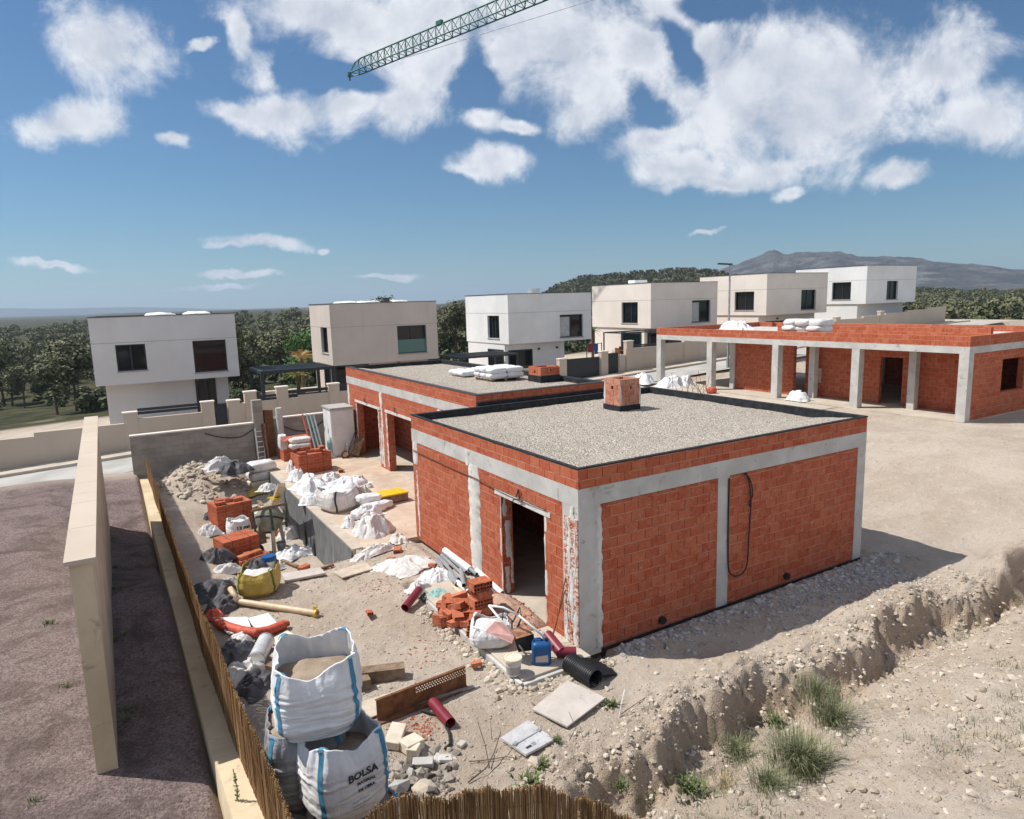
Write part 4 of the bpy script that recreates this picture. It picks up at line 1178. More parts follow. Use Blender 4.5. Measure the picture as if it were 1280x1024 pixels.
# ------------------------------------------------------------------ slabs and walls on the plot
def terrace():
    z = .05
    b = MB(); b.box(-1.5, 7.25, -1.3, 2.0, 19.35, z); b.box(2.0005, 10.6, -.3, 2.4, 18.3, z-.001)
    struct(b.build('terrace_slab', M['terrace'], origin=(0,12,0)))
    t = thing('retaining_wall', 'low grey rendered retaining wall along the terrace edge, black patches for its dark gaps', 'wall', (-1.65, 13, -1))
    # top surface drops to the ground near the camera end
    b = MB(); b.box(-1.78, 7.3, -1.35, -1.502, 18.9, z+.01); b.build('wall_core', M['slab'], t)
    # render skin; the dark of its gaps is laid on as black patches
    n, m = 110, 16
    Y = np.linspace(7.28, 18.9, n)
    P = []
    for y in Y:
        zb = float(g(-1.9, y))-.15
        row = []
        for k in range(m):
            f = k/(m-1)
            row.append((-1.80-.05*(1-f)-.012*(fbm(y*.7, f*2, 0, 3, 3)-.5), y, zb+(z-.01-zb)*f))
        P.append(row)
    P = np.array(P); b = MB(); b.grid(P)
    o = b.build('grey_render', M['dimple'], t, smooth=True)
    hz = MB()
    for (y, w_, h_) in ((12.05, .22, .85), (11.0, .20, .62)):
        yy = np.linspace(-1, 1, 9); pts = []
        zb = float(g(-1.9, y))
        for a in yy: pts.append((-1.90, y+a*w_*(1+.2*sin(a*5)), zb-.1))
        top = [(-1.868, y+a*w_*.55-.06, zb+h_*(1-abs(a)**2)+.02) for a in yy]
        hz.grid(np.array([pts, top]))
    hz.build('gap_dark', M['black'], t)
terrace()

def footing():
    b = MB(); b.box(-1.40, -.32, -.3, -.001, 3.55, .10); b.box(-1.25, 3.55, -.3, -.001, 4.6, .075)
    o = struct(b.build('concrete_path', M['slab'], origin=(-.7, 1.5, 0))); bevel(o, .015)
    k = MB(); k.box(-1.47, -.36, -.25, -1.405, 3.4, .075); k.box(-1.405, -.40, -.25, -.02, -.325, .06)
    o = k.build('kerb', M['concrete'], origin=(-.7, 1.5, 0)); struct(o); bevel(o, .012)
footing()

def blockwall():
    t = thing('block_wall', 'grey concrete block wall across the back of the plot, low and stained', 'wall', (0, 20.1, -1))
    b = MB(); b.box(-6.2, 20.0, -1.3, -1.75, 20.2, 1.52); b.box(-.95, 20.0, -1.3, 13.0, 20.2, 1.62); b.build('wall', M['block'], t)
    b = MB(); b.box(-6.2, 19.97, 1.521, -1.75, 20.23, 1.575); b.box(-.95, 19.97, 1.621, 13.0, 20.23, 1.675); b.build('wall_cap', M['st_cream'], t)
    bx(-1.74, 19.9, -1.2, -1.36, 20.25, 2.48).build('pillar', M['block'], t)
    bx(-1.30, 19.92, -1.2, -.96, 20.22, 2.02).build('pillar', M['rust'], t)
blockwall()
tag(MB().tube([(-.80, 19.4, -.4), (-.82, 19.42, 2.15)], .13, 12).build('grey_post', M['concrete'], smooth=True, auto=40), 'round grey post standing before the block wall, right of the ladder', 'post')

# left neighbour : cream wall with a reed fence on it, farther boundary wall
def garden_edge():
    t = thing('boundary_wall', 'cream rendered boundary wall running under the reed fence at the bottom left', 'wall', (-5.9, 5, 0))
    n = 60; Y = np.linspace(-7.5, 19.8, n)
    zt = np.interp(Y, [-7.5, -2.0, -.9, .3, 2, 20], [1.5, .86, .72, .45, .30, -.1])
    P = []
    for y, z in zip(Y, zt):
        P.append([(-6.03, y, -1.4), (-6.03, y, z-.02), (-6.02, y, z), (-5.80, y, z), (-5.70, y, z-.005), (-5.69, y, z-.03), (-5.69, y, -1.4)])
    b = MB(); b.grid(np.array(P)); b.build('wall', M['st_garden'], t, smooth=True, auto=35)
    t2 = thing('passage_wall', 'plain cream rendered wall at the far left edge, along the gravel passage', 'wall', (-7.2, 5, 0))
    b = MB(); b.box(-7.32, .50, -.2, -7.08, 14.0, 3.15); b.build('wall', M['st_garden'], t2)
    cp = MB()
    for k in range(9): cp.box(-7.37, .45+1.51*k, 3.151, -7.03, .45+1.51*k+1.50, 3.21)
    cp.build('wall_cap', M['st_fence'], t2)
garden_edge()

def reeds(path, zb, zt, seed, spacing=.0105, layers=2, lean=.03):
    """screen of split canes along a plan polyline; returns one mesh builder"""
    R = np.random.RandomState(seed)
    path = np.array(path, float); seg = np.linalg.norm(np.diff(path, axis=0), axis=1); cum = np.r_[0, np.cumsum(seg)]
    V = []; F = []; n = 0
    for L in range(layers):
        s = R.uniform(0, spacing)
        while s < cum[-1]:
            x = np.interp(s, cum, path[:,0]); y = np.interp(s, cum, path[:,1])
            b_ = zb(s); t_ = zt(s) + R.normal(0, .016) - (R.uniform(0, .09) if R.rand() < .12 else 0)
            i = min(np.searchsorted(cum, s, side='right')-1, len(seg)-1)
            d = (path[i+1]-path[i])/seg[i]; nn = np.array((-d[1], d[0]))
            r = R.uniform(.0042, .0072); off = (L-.5*(layers-1))*.012 + R.normal(0, .003)
            l1 = R.normal(0, lean)*(t_-b_); l2 = R.normal(0, .006)
            c0 = np.array((x, y))+nn*off; c1 = c0+d*l1+nn*l2
            k = 5
            for c, z, rr in ((c0, b_, r), ((c0+c1)/2+d*R.normal(0,.006), (b_+t_)/2, r), (c1, t_, r*.85)):
                for j in range(k):
                    a = 2*pi*j/k; q = c+rr*(cos(a)*d+sin(a)*nn); V.append((q[0], q[1], z))
            for h in (0, 1):
                for j in range(k):
                    j2 = (j+1) % k; F.append((n+h*k+j, n+h*k+j2, n+(h+1)*k+j2, n+(h+1)*k+j))
            F.append(tuple(n+2*k+j for j in range(k)))
            n += 3*k
            s += spacing*R.uniform(.75, 1.3)
    b = MB(); b.add(V, F); return b

def fences():
    f = thing('reed_fence', 'brown reed screen fence running away along the cream wall at the bottom left', 'fence', (-5.75, 5, .3))
    y0, y1 = -3.9, 19.6
    zt = lambda s: float(np.interp(y0+s, [-3.9, -3.66, -1.2, 2.37, 6, 19], [1.93, 1.90, 1.66, 1.31, 1.0, .75]))
    zb = lambda s: float(np.interp(y0+s, [-4, -2.0, -.9, .3, 2, 20], [1.0, .87, .73, .46, .31, -.09]))-.02
    pth = [(-5.735+.012*sin(k*.9), y0+(y1-y0)*k/40) for k in range(41)]
    reeds(pth, zb, zt, 3).build('reed_screen', M['reed'], f)
    b = MB()
    for k in (.25, .75):
        b.tube([(-5.765, y0+s, zb(s)+(zt(s)-zb(s))*k) for s in np.linspace(0, 23.3, 40)], .0022, 5)
    b.build('wire', M['rust'], f)
    for y in (-3.5, -1.0, 1.5, 4.0, 6.5, 9, 11.5, 14):
        MB().tube([(-5.70, y, -.1), (-5.70, y, zt(y-y0)-.12)], .022, 8).build('post', M['steel'], f)
    f2 = thing('reed_fence', 'golden reed screen fence with a ragged sagging top across the bottom foreground', 'fence', (-3.8, -4, .6))
    pts = [(-5.70,-4.02),(-5.16,-4.0),(-4.6,-4.02),(-4.0,-3.99),(-3.4,-4.0),(-3.0,-4.01),(-2.58,-4.0),(-2.2,-4.0),(-1.7,-4.05)]
    X0 = -5.70
    ztf = lambda s: float(np.interp(X0+s, [-5.7,-5.2,-5.0,-4.88,-4.42,-3.93,-3.39,-3.0,-2.58,-2.31,-1.9], [1.93,1.90,1.97,1.955,1.78,1.63,1.42,1.16,.82,.60,.3])) + .022*sin(s*9)+.012*sin(s*23)
    reeds(pts, lambda s: ztf(s)-1.25, ztf, 8, .0085, 3, .02).build('reed_screen', M['reed'], f2)
    b = MB()
    for k in (.16, .6):
        b.tube([(X0+s, -4.03, ztf(s)-k) for s in np.linspace(0, 4.0, 30)], .0022, 5)
    b.build('wire', M['rust'], f2)
    for s in (.3, 1.6, 2.9): MB().tube([(X0+s, -3.965, -.2), (X0+s, -3.965, ztf(s)-.12)], .02, 8).build('post', M['steel'], f2)
fences()

# ------------------------------------------------------------------ bulk bags
def text_mesh(txt, size, bold=0.0):
    cu = bpy.data.curves.new('print', 'FONT'); cu.body = txt; cu.size = size; cu.align_x = 'LEFT'; cu.offset = bold; cu.resolution_u = 3
    ob = bpy.data.objects.new('print', cu); COL.objects.link(ob)
    dg = bpy.context.evaluated_depsgraph_get(); dg.update()
    me = bpy.data.meshes.new_from_object(ob.evaluated_get(dg))
    V = np.array([v.co[:] for v in me.vertices]); F = [tuple(p.vertices) for p in me.polygons]
    bpy.data.objects.remove(ob); bpy.data.curves.remove(cu); bpy.data.meshes.remove(me)
    return V, F

def bulk_bag(label, base, rz, w=.92, h=.86, seed=1, corner_h=.16, sag=.10, straps='strap', full=.72, group=None, lean=(0,0), prints=(), fabric='bagfabric', fill='sandfill', bulge=.07, wr=1.0, dips=None):
    bgx = thing('bulk_bag', label, 'bulk bag', base, group)
    base = np.array(base, float)
    def prof(t):   # half width along the height
        return w/2*(.84+.16*sst(0, .22, t)+bulge*np.sin(np.clip(t, 0, 1)*pi)**.8-.05*sst(.75, 1.0, t))
    def pt(th, t, extra=0.0):
        ex = 3.6
        c, s_ = np.cos(th), np.sin(th)
        rr = (np.abs(c)**ex+np.abs(s_)**ex)**(-1/ex)
        corner = np.abs(np.sin(2*th))**1.6
        top = h*(1 - sag*(1-corner)*1.0*sst(.55, 1, t)) + corner_h*corner*sst(.6, 1, t)
        if dips is not None:
            for (a0, wd, dp) in dips:
                da = (th-a0+pi) % (2*pi)-pi
                top = top - dp*np.exp(-(da/wd)**2)*sst(.4, 1, t)
        r = prof(t)*rr
        # horizontal creases where the bag is loaded, loose folds at the collar
        zz = t*h
        ca, sa = np.cos(th), np.sin(th)
        warp = (fbm(ca*2.2+seed, sa*2.2, 0, seed+4, 3)-.5)*.30
        cre = fbm(ca*1.3+seed, (zz+warp*.35)*26, sa*1.3, seed, 2)-.5
        cmask = sst(.16, .62, fbm(ca*1.3+seed*3, sa*1.3, zz*2.0, seed+30, 2))
        fold = fbm(ca*4.0, sa*4.0, zz*2.6, seed+7, 4)-.5
        big = fbm(ca*1.2+seed, sa*1.2, zz*2.2, seed+11, 3)-.5
        r = r*(1 + .115*cre*wr*(.12+.88*cmask)*(1-sst(.66, .84, t)) + .20*fold*sst(.55, .95, t) + .05*fold + .10*big) + extra
        x = r*c; y = r*s_; z = t*top + .02*fold*sst(.6, 1, t)
        x = x+lean[0]*z; y = y+lean[1]*z
        X = x*cos(rz)-y*sin(rz); Y = x*sin(rz)+y*cos(rz)
        return np.stack([base[0]+X, base[1]+Y, base[2]+z], -1)
    nth, nt = 170, 110
    th = np.linspace(-pi, pi, nth, endpoint=False)[None, :]*np.ones((nt, 1)); t = np.linspace(.0, 1, nt)[:, None]*np.ones((1, nth))
    P = pt(th, t)
    # inside of the collar, folded down to the fill
    tin = np.linspace(1, full-.06, 10)[:, None]*np.ones((1, nth)); thi = np.linspace(-pi, pi, nth, endpoint=False)[None, :]*np.ones((10, 1))
    Q = pt(thi, tin, -.014)
    b = MB(); b.grid(np.vstack([P, Q]), wrap=True); b.add(P[0], [tuple(range(nth))])
    b.build('fabric', M[fabric], bgx, smooth=True)
    # fill
    nr = 12; rr = np.linspace(0, 1, nr)[:, None]*np.ones((1, nth)); thf = np.linspace(-pi, pi, nth, endpoint=False)[None, :]*np.ones((nr, 1))
    E_ = pt(thf, np.full((nr, nth), full), -.012)
    cen = E_[-1].mean(0)
    S = cen[None, None, :] + (E_-cen)*rr[..., None]
    S[..., 2] = cen[2] + (E_[..., 2]-cen[2])*rr + .13*(1-rr**2) + .05*(fbm(S[..., 0]*5, S[..., 1]*5, 0, seed, 4)-.5)
    f = MB(); f.grid(S, wrap=True); f.build('fill', M[fill], bgx, smooth=True)
    # lifting straps up the four corners, ending in loops
    for k, a in enumerate((-3*pi/4, -pi/4, pi/4, 3*pi/4)):
        a2 = a + .10*rnd.uniform(-1, 1)
        tt = np.linspace(.03, .97, 40); wd = .055/(w/2*1.25)
        Pp = np.stack([pt(np.full(40, a2+dw+.03*np.sin(tt*7)), tt, .006) for dw in (-wd/2, 0, wd/2)], 1)
        s_ = MB(); s_.grid(Pp)
        top = Pp[-1].mean(0); d = (top[:2]-(base[:2])); d = d/np.linalg.norm(d); q = np.array((-d[1], d[0]))
        hh = rnd.uniform(.02, .07)
        loop = []
        for i, uu in enumerate(np.linspace(0, pi, 11)):
            cpt = top + np.array((q[0]*.06*cos(uu), q[1]*.06*cos(uu), hh*sin(uu)-.01)) - np.array((d[0], d[1], 0))*.02
            loop.append([cpt-np.array((d[0], d[1], 0))*.022, cpt+np.array((d[0], d[1], 0))*.022])
        s_.grid(np.array(loop))
        s_.build('strap', M[straps], bgx, smooth=True)
    # print wrapped on one face
    for (txt, size, face, u0, tz, bold) in prints:
        V, F = text_mesh(txt, size, bold)
        # face centre angle, u across the face
        uu = (u0+V[:, 0])/(w/2); thv = face + np.arctan(np.clip(uu, -1.3, 1.3))
        tv = (tz+V[:, 1])/h
        pb = MB(); pb.add(pt(thv, tv, .008), F); pb.build('print', M['ink'], bgx)
    return bgx

# face angles in the bag's own frame: -pi/2 looks along -y, pi along -x
def G(px, py, z): return at(px, py, z)
A1 = (-5.15, -2.46, 1.95)
A2 = (-5.03, -2.74, 1.13)
bulk_bag('open white bulk bag full of sand, topmost of the stack at the fence', A1, rad(-14), .82, .74, 3, .06, .05, full=.62, prints=(('SA.', .075, -pi/2, -.56, .56, .004),), dips=((-pi/2-.25, .35, .06), (-3*pi/4, .4, .05), (pi/2+.6, .5, -.02)))
bulk_bag('white bulk bag with dark BOLSA print, in front of and below the topmost bag', A2, rad(10), .76, .80, 5, .08, .05, full=.60,
         prints=(('BOLSA', .100, -pi/2, -.12, .50, .004), ('MATERIAL', .040, -pi/2, -.03, .42, .002), ('DE OBRA', .040, -pi/2, -.03, .36, .002), ('material de obra en', .022, -pi/2, -.10, .27, 0), ('bolsa para sacos de', .022, -pi/2, -.10, .235, 0), ('arena y grava', .022, -pi/2, -.10, .20, 0)))
bulk_bag('lowest front white bulk bag of the stack, mostly hidden by the front reed fence', (A2[0]+.08, A2[1]+.0, .24), rad(14), .82, .86, 7, .05, .05, full=.9)
bulk_bag('shade-grey bulk bag between the reed fence and the printed bag', (A1[0]-.11, A1[1]+.20, 1.06), rad(-10), .76, .88, 9, .0, .03, full=.92, bulge=.09, fabric='shadegreybag')
bulk_bag('shade-grey bulk bag at the very bottom of the stack beside the reed fence', (A1[0]-.10, A1[1]+.18, .18), rad(-4), .78, .88, 13, .03, .03, full=.92, bulge=.09, fabric='shadegreybag')

# ------------------------------------------------------------------ foreground debris
def single(mb, name, mat, label, cat, group=None, smooth=False, auto=None):
    return tag(mb.build(name, M[mat], smooth=smooth, auto=auto), label, cat, group)

# dark timbers behind the bags
p0, p1 = gt(447, 845, .10), gt(506, 838, .10)
single(MB().bar(p0, p1, .22, .2), 'timber_beam', 'wood_old', 'old dark timber beam end sticking out behind the topmost bulk bag', 'timber')
p0, p1 = gt(440, 858, .09), gt(462, 852, .09)
single(MB().bar(p0, p1, .2, .18), 'timber_beam', 'wood_old', 'short dark timber stub in front of the longer beam, behind the topmost bag', 'timber')
# perforated rusty plank on its edge
def plank():
    a = gt(472, 903, 0); b = gt(583, 858, 0)
    t = thing('perforated_plank', 'rust-brown perforated steel plank lying on its edge beside the bulk bags', 'plank', (a+b)/2)
    d = b-a; d[2] = 0; L = np.linalg.norm(d); d /= L; nn = np.array((-d[1], d[0], 0))
    H = .34
    # perforated face: strips with real holes along the upper rows
    mb = MB()
    top = H; rows = [(.02, .20)]
    def slab(u0, u1, z0, z1):
        P = [a+d*u+np.array((0,0,z))+nn*s_ for s_ in (0, .012) for (u, z) in ((u0,z0),(u1,z0),(u1,z1),(u0,z1))]
        mb.add(P, [(0,1,2,3),(7,6,5,4),(0,4,5,1),(1,5,6,2),(2,6,7,3),(3,7,4,0)])
    slab(0, L, .0, .21)
    z = .21; k = 0
    while z < H-.03:
        slab(0, L, z, z+.012)
        n = int(L/.045)
        for i in range(n):
            u = L*(i+(.5 if k % 2 else 0))/n
            if u+.022 < L and u > L*.42: slab(u, u+.020, z+.012, z+.034)
        slab(0, L*.42, z+.012, z+.034)
        z += .034; k += 1
    slab(0, L, z, H)
    mb.build('face', M['rust'], t)
    MB().bar(a+np.array((0,0,.015))-nn*.05, b+np.array((0,0,.015))-nn*.05, .10, .02).build('flange', M['rust'], t)
    MB().bar(a+np.array((0,0,H))+nn*.03, b+np.array((0,0,H))+nn*.03, .05, .012).build('flange', M['rust'], t)
plank()
def flat(name, mat, label, cat, px, th=.02, lift=.03, group=None, tilt=None):
    P = [gt(x, y, lift) for (x, y) in px]
    z = np.mean([p[2] for p in P]); 
    if tilt is None:
        P = [at(x, y, z) for (x, y) in px]
    else:
        P = [at(x, y, z+dz) for (x, y), dz in zip(px, tilt)]
    return single(MB().quadslab(P, th), name, mat, label, cat, group)
flat('plywood_board', 'wood', 'long pale board lying flat between the timber beam and the rusty plank', 'board', [(448,903),(449,878),(556,843),(572,852)], .02, .05)
single(MB().bar(gt(482,893,.03), gt(592,858,.03), .05, .03), 'metal_strip', 'steel', 'thin steel strip lying in front of the rusty perforated plank', 'strip')

def pipe_thing(label, pa, pb, ro, ri, mat, za=None, lift=None, group=None):
    a = gt(*pa, lift if lift is not None else ro); b = gt(*pb, lift if lift is not None else ro)
    if za: a[2], b[2] = za; a = at(*pa, za[0]); b = at(*pb, za[1])
    return single(MB().pipe(a, b, ro, ri, 20), 'pvc_pipe', mat, label, 'pipe', group, True, 50)
pipe_thing('short maroon plastic pipe lying on sand in front of the rusty plank', (541,878), (563,904), .085, .078, 'maroon')
pipe_thing('short maroon pipe leaning on the tarp edge, left of the teal net', (506,760), (524,737), .085, .078, 'maroon', (.10,.22))
# bent black hose by the plank
hs = [gt(527,888,.03), gt(545,893,.03), gt(556,905,.03), gt(562,917,.03), gt(563,930,.03), gt(556,936,.03)]
single(MB().tube(hs, .022, 8), 'black_hose', 'cable', 'curved black hose end lying on the sand below the maroon pipe', 'hose', None, True)
# pale cast blocks
def block(px, py, sx, sy, sz, rz, label, mat='stone', rx=0, ry=0, group=None, lift=0.0):
    c = gt(px, py, sz/2+lift)
    o = single(MB().obox(c, (sx, sy, sz), (rx, ry, rz)), 'stone_block', mat, label, 'block', group); bevel(o, .012); return o
block(494, 920, .46, .22, .12, .95, 'pale cast stone block leaning next to the printed bulk bag', rx=.15)
block(514, 930, .30, .24, .14, .25, 'pale stone block with a square end, right of the leaning one', ry=.1)
block(517, 938, .18, .16, .14, .8, 'small tan block end under the pale stone blocks')
block(529, 955, .28, .12, .14, -.5, 'grey mortar-stained block among the dark rubble', 'greyblock' if 'greyblock' in M else 'concrete', rx=.3)
block(547, 950, .15, .12, .10, .7, 'broken white plaster lump at the edge of the dark rubble', 'plaster', rx=.3)
block(556, 948, .20, .14, .05, -.3, 'thin white plaster fragment beside the plaster lump', 'plaster', ry=.2)
block(577, 930, .12, .10, .05, .5, 'small grey tile fragment alone on the sand below the maroon pipe', 'board')
# grey panel and board
pn = thing('meter_panel', 'pale grey folded panel with a small sticker lying on the sand', 'panel', gt(660, 922, 0))
zq = float(g(*gt(660,922,0)[:2]))+.05
P4 = [at(x, y, zq) for (x, y) in ((626,922),(660,900),(693,924),(657,943))]
MB().quadslab(P4, .035).build('panel', M['tin'], pn)
def lerpq(P, u, v): return (P[0]*(1-u)+P[1]*u)*(1-v)+(P[3]*(1-u)+P[2]*u)*v
MB().bar(lerpq(P4, 0, .52)+np.array((0,0,.004)), lerpq(P4, 1, .52)+np.array((0,0,.004)), .012, .012).build('fold', M['steel'], pn)
for (u, v) in ((.08, .5), (.93, .5)): MB().obox(lerpq(P4, u, v)+np.array((0,0,.012)), (.08,.05,.02), (0,0,.5)).build('hinge', M['steel'], pn)
s0 = [lerpq(P4, u, v)+np.array((0,0,.003)) for (u, v) in ((.18,.78),(.36,.78),(.36,.86),(.18,.86))]
MB().quadslab(s0, .002).build('sticker', M['darkmetal'], pn)
s0 = [lerpq(P4, u, v)+np.array((0,0,.003)) for (u, v) in ((.40,.74),(.52,.74),(.52,.86),(.40,.86))]
MB().quadslab(s0, .002).build('sticker', M['grey_pvc'], pn)
flat('plywood_board', 'board', 'large pale grey board lying flat in front of the grey corner column', 'board', [(665,886),(709,850),(757,872),(709,908)], .025, .07)
# corrugated black sheet, half rolled
def corrugated():
    a = at(712, 829, .16); b = at(745, 852, .12)
    t = thing('corrugated_sheet', 'black corrugated drain sheet, half rolled, lying at the foot of the grey column', 'sheet', (a+b)/2)
    d = b-a; d[2] = 0; L = np.linalg.norm(d); d /= L; nn = np.array((-d[1], d[0], 0))
    if nn[0] < 0: nn = -nn
    n, m = 60, 30; P = []
    for i in range(n):
        u = L*i/(n-1); row = []
        for k in range(m):
            f = k/(m-1)
            rip = .016*sin(i/(n-1)*2*pi*15)
            if f < .55:
                ang = -pi*.75+f/.55*(2*pi*.98); r = .15+rip
                off, zz = r*sin(-ang)*1.0, .17+r*cos(ang)
                off = -r*sin(ang); zz = .17+r*cos(ang)*.95
            else:
                q = (f-.55)/.45; off = .10+q*.60; zz = .06+.12*(1-q)**3+rip+.05*sin(q*5)
            row.append(a+d*u+nn*off+np.array((0,0,zz-a[2])))
        P.append(row)
    P = np.array(P)
    b_ = MB(); b_.grid(P[:, :17]); o = b_.build('roll', M['black'], t, smooth=True)
    b_ = MB(); b_.grid(P[:, 17:]); o2 = b_.build('flap', M['black'], t, smooth=True)
    for o_ in (o, o2):
        md = o_.modifiers.new('thick', 'SOLIDIFY'); md.thickness = .008
corrugated()
pipe_thing('maroon pipe leaning against the wall foot, behind the blue jerrycan', (684,794), (702,816), .10, .09, 'maroon', (.32,.20))
pipe_thing('maroon pipe nearest the grey corner column, lying flat', (696,815), (720,815), .09, .082, 'maroon', (.20,.19))

# blue jerrycan
def jerrycan():
    c = at(677, 828, .10); 
    t = thing('jerrycan', 'blue plastic jerrycan with a pale label standing on the concrete path', 'jerrycan', (c[0], c[1], .10))
    rz = rad(-32); w, d, h = .33, .25, .40
    M3 = np.array(Euler((0,0,rz)).to_matrix())
    n = 40; prof = [(.0,.0),(.90,.0),(1,.03),(1,.30),(.99,.33),(.86,.375),(.60,.392),(0,.395)]
    P = []
    for (r, z) in prof:
        th = np.linspace(-pi, pi, n, endpoint=False); ex = 5.0
        rr = (np.abs(np.cos(th))**ex+np.abs(np.sin(th))**ex)**(-1/ex)*max(r, .001)
        q = np.stack([rr*np.cos(th)*w/2, rr*np.sin(th)*d/2, np.full(n, z)], -1)@M3.T + np.array((c[0], c[1], .102)); P.append(q)
    b = MB(); b.grid(np.array(P), wrap=True); b.build('body', M['blue'], t, smooth=True, auto=50)
    def L(x, y, z): return M3@np.array((x,y,z))+np.array((c[0], c[1], .102))
    MB().tube([L(.09,0,.385), L(.09,0,.435)], .032, 14).build('cap', M['black'], t, smooth=True, auto=40)
    MB().tube([L(-.13,0,.385), L(-.11,0,.435), L(-.02,0,.440), L(.03,0,.395)], .016, 8).build('handle', M['blue'], t, smooth=True)
    f = [L(-.10,-d/2-.003,.07), L(.11,-d/2-.003,.07), L(.11,-d/2-.003,.20), L(-.10,-d/2-.003,.17)]
    MB().add(f, [(0,1,2,3)]).build('label_patch', M['board'], t)
jerrycan()
def bucket():
    c = at(642, 842, .10)
    t = thing('paint_bucket', 'dirty grey bucket with a pale lid standing at the corner of the concrete path', 'bucket', (c[0], c[1], .10))
    MB().lathe((c[0], c[1], .102), [(.0,.0),(.115,.0),(.135,.27),(.135,.275)], 28).build('body', M['tin'], t, smooth=True, auto=40)
    MB().lathe((c[0], c[1], .378), [(0,-.03),(.150,-.03),(.153,.0),(.147,.016),(.120,.018),(.112,.009),(0,.012)], 28).build('lid', M['stone'], t, smooth=True, auto=40)
    MB().lathe((c[0], c[1], .13), [(.1185,0),(.1285,.13),(.1295,.135)], 28).build('splash_band', M['greyrubble'], t, smooth=True, auto=40)
bucket()
# white half-collapsed bag with hoops of straps
cb = at(622, 808, .10)
bulk_bag('slumped white bulk bag of rubble on the concrete path, behind the overturned wheelbarrow', (cb[0]+.0, cb[1]+.22, .10), rad(-30), .66, .36, 21, .04, .12, straps='tarpclean', full=.74, bulge=.17, wr=.5, fabric='tarpclean', fill='tarp')

def wheelbarrow_upturned():
    # two handles reach the ground near the path corner, tray upside down over them
    e1, e2 = at(655, 815, .16), at(700, 814, .16); s1, s2 = at(611, 757, .95), at(648, 769, .85)
    m1, m2 = at(634, 785, .66), at(674, 791, .56)
    t = thing('wheelbarrow', 'overturned wheelbarrow with rusty pink tray halves and long white handles, over the slumped bag', 'wheelbarrow', (e1+e2)/2)
    MB().tube([s1, m1, e1], .019, 8).build('handle', M['white_paint'], t, smooth=True)
    MB().tube([s2, m2, e2], .019, 8).build('handle', M['white_paint'], t, smooth=True)
    MB().tube([s1, (s1+s2)/2+np.array((0,0,.05)), s2], .019, 8).build('front_tube', M['white_paint'], t, smooth=True)
    def sheet(px, name, mat, th=.012):
        P = np.array([at(x, y, z) for (x, y, z) in px])
        nrm = np.cross(P[1]-P[0], P[2]-P[0]); nrm /= np.linalg.norm(nrm)
        b = MB(); n_ = len(P)
        b.add(np.vstack([P, P-nrm*th]), [tuple(range(n_)), tuple(range(2*n_-1, n_-1, -1))]+[((i+1) % n_, i, n_+i, n_+(i+1) % n_) for i in range(n_)])
        return b.build(name, M[mat], t)
    sheet([(607,790,.56),(619,777,.70),(643,796,.60),(640,805,.48)], 'tray_side', 'traypink')
    sheet([(619,777,.70),(628,778,.74),(643,796,.60)], 'tray_side', 'traypink')
    sheet([(637,788,.58),(655,781,.62),(666,792,.52),(643,800,.44)], 'tray_bottom', 'trayrust')
    sheet([(643,800,.43),(667,792,.51),(669,812,.20),(648,815,.16)], 'tray_back', 'black')
    for (a, b, c_, d) in (((627,785,.62),(629,764,.86),(640,776,.72),(640,788,.55)), ((641,778,.66),(650,759,.88),(652,772,.74),(646,785,.58)), ((632,786,.58),(637,790,.55),(645,787,.56),(650,780,.60))):
        MB().tube([at(*a), at(*b), at(*c_), at(*d)], .014, 6).build('leg', M['black'], t)
M['traypink'] = m_noisy('dusty_pink_steel', (.44,.235,.215), (.52,.32,.30), 6, .8, .2, 40, .003, (.42,.17,.07))
M['trayrust'] = m_noisy('orange_rust_steel', (.38,.15,.055), (.50,.28,.20), 7, .85, .2, 40, .003, (.42,.17,.06))
wheelbarrow_upturned()

# rubble ramp in the doorway
def scatter(name, mat, fn, n, smin, smax, seed, label=None, cat=None, kind='stuff', lift=.2):
    R = np.random.RandomState(seed); pts = []; sz = []
    while len(pts) < n:
        p = fn(R)
        if p is None: continue
        s = smin*(smax/smin)**(R.rand()**2.2)
        pts.append((p[0], p[1], p[2]+s*lift)); sz.append(s)
    o = MB().rocks(pts, sz, seed).build(name, M[mat], origin=(0,0,0)); o['kind'] = kind
    if label: o['label'] = label; o['category'] = cat or 'rubble'
    return o
mound = MB(); n = 24; U = np.linspace(-1, 1, n)[:, None]*np.ones((1, n)); V_ = U.T
Zm = .10+.24*np.clip(1-U**2, 0, 1)**.5*np.clip(1-V_**2, 0, 1)**.5*(.7+.6*fbm(U*2, V_*2, 0, 4, 4))
mound.grid(np.stack([-.38+U*.38, 1.85+V_*.85, Zm], -1))
tag(mound.build('rubble_heap', M['rubblepink'], smooth=True), 'low heap of reddish broken brick and mortar piled in front of the doorway sill', 'rubble')
def f_door(R):
    u, v = R.uniform(-1, 1, 2)
    if u*u+v*v > 1: return None
    return (-.38+u*.40, 1.85+v*.92, .10+.21*sqrt(max(0, 1-u*u))*sqrt(max(0, 1-v*v)))
scatter('brick_rubble', 'redrubble', f_door, 260, .012, .06, 5, 'small broken brick pieces strewn on the heap in front of the doorway', 'rubble')
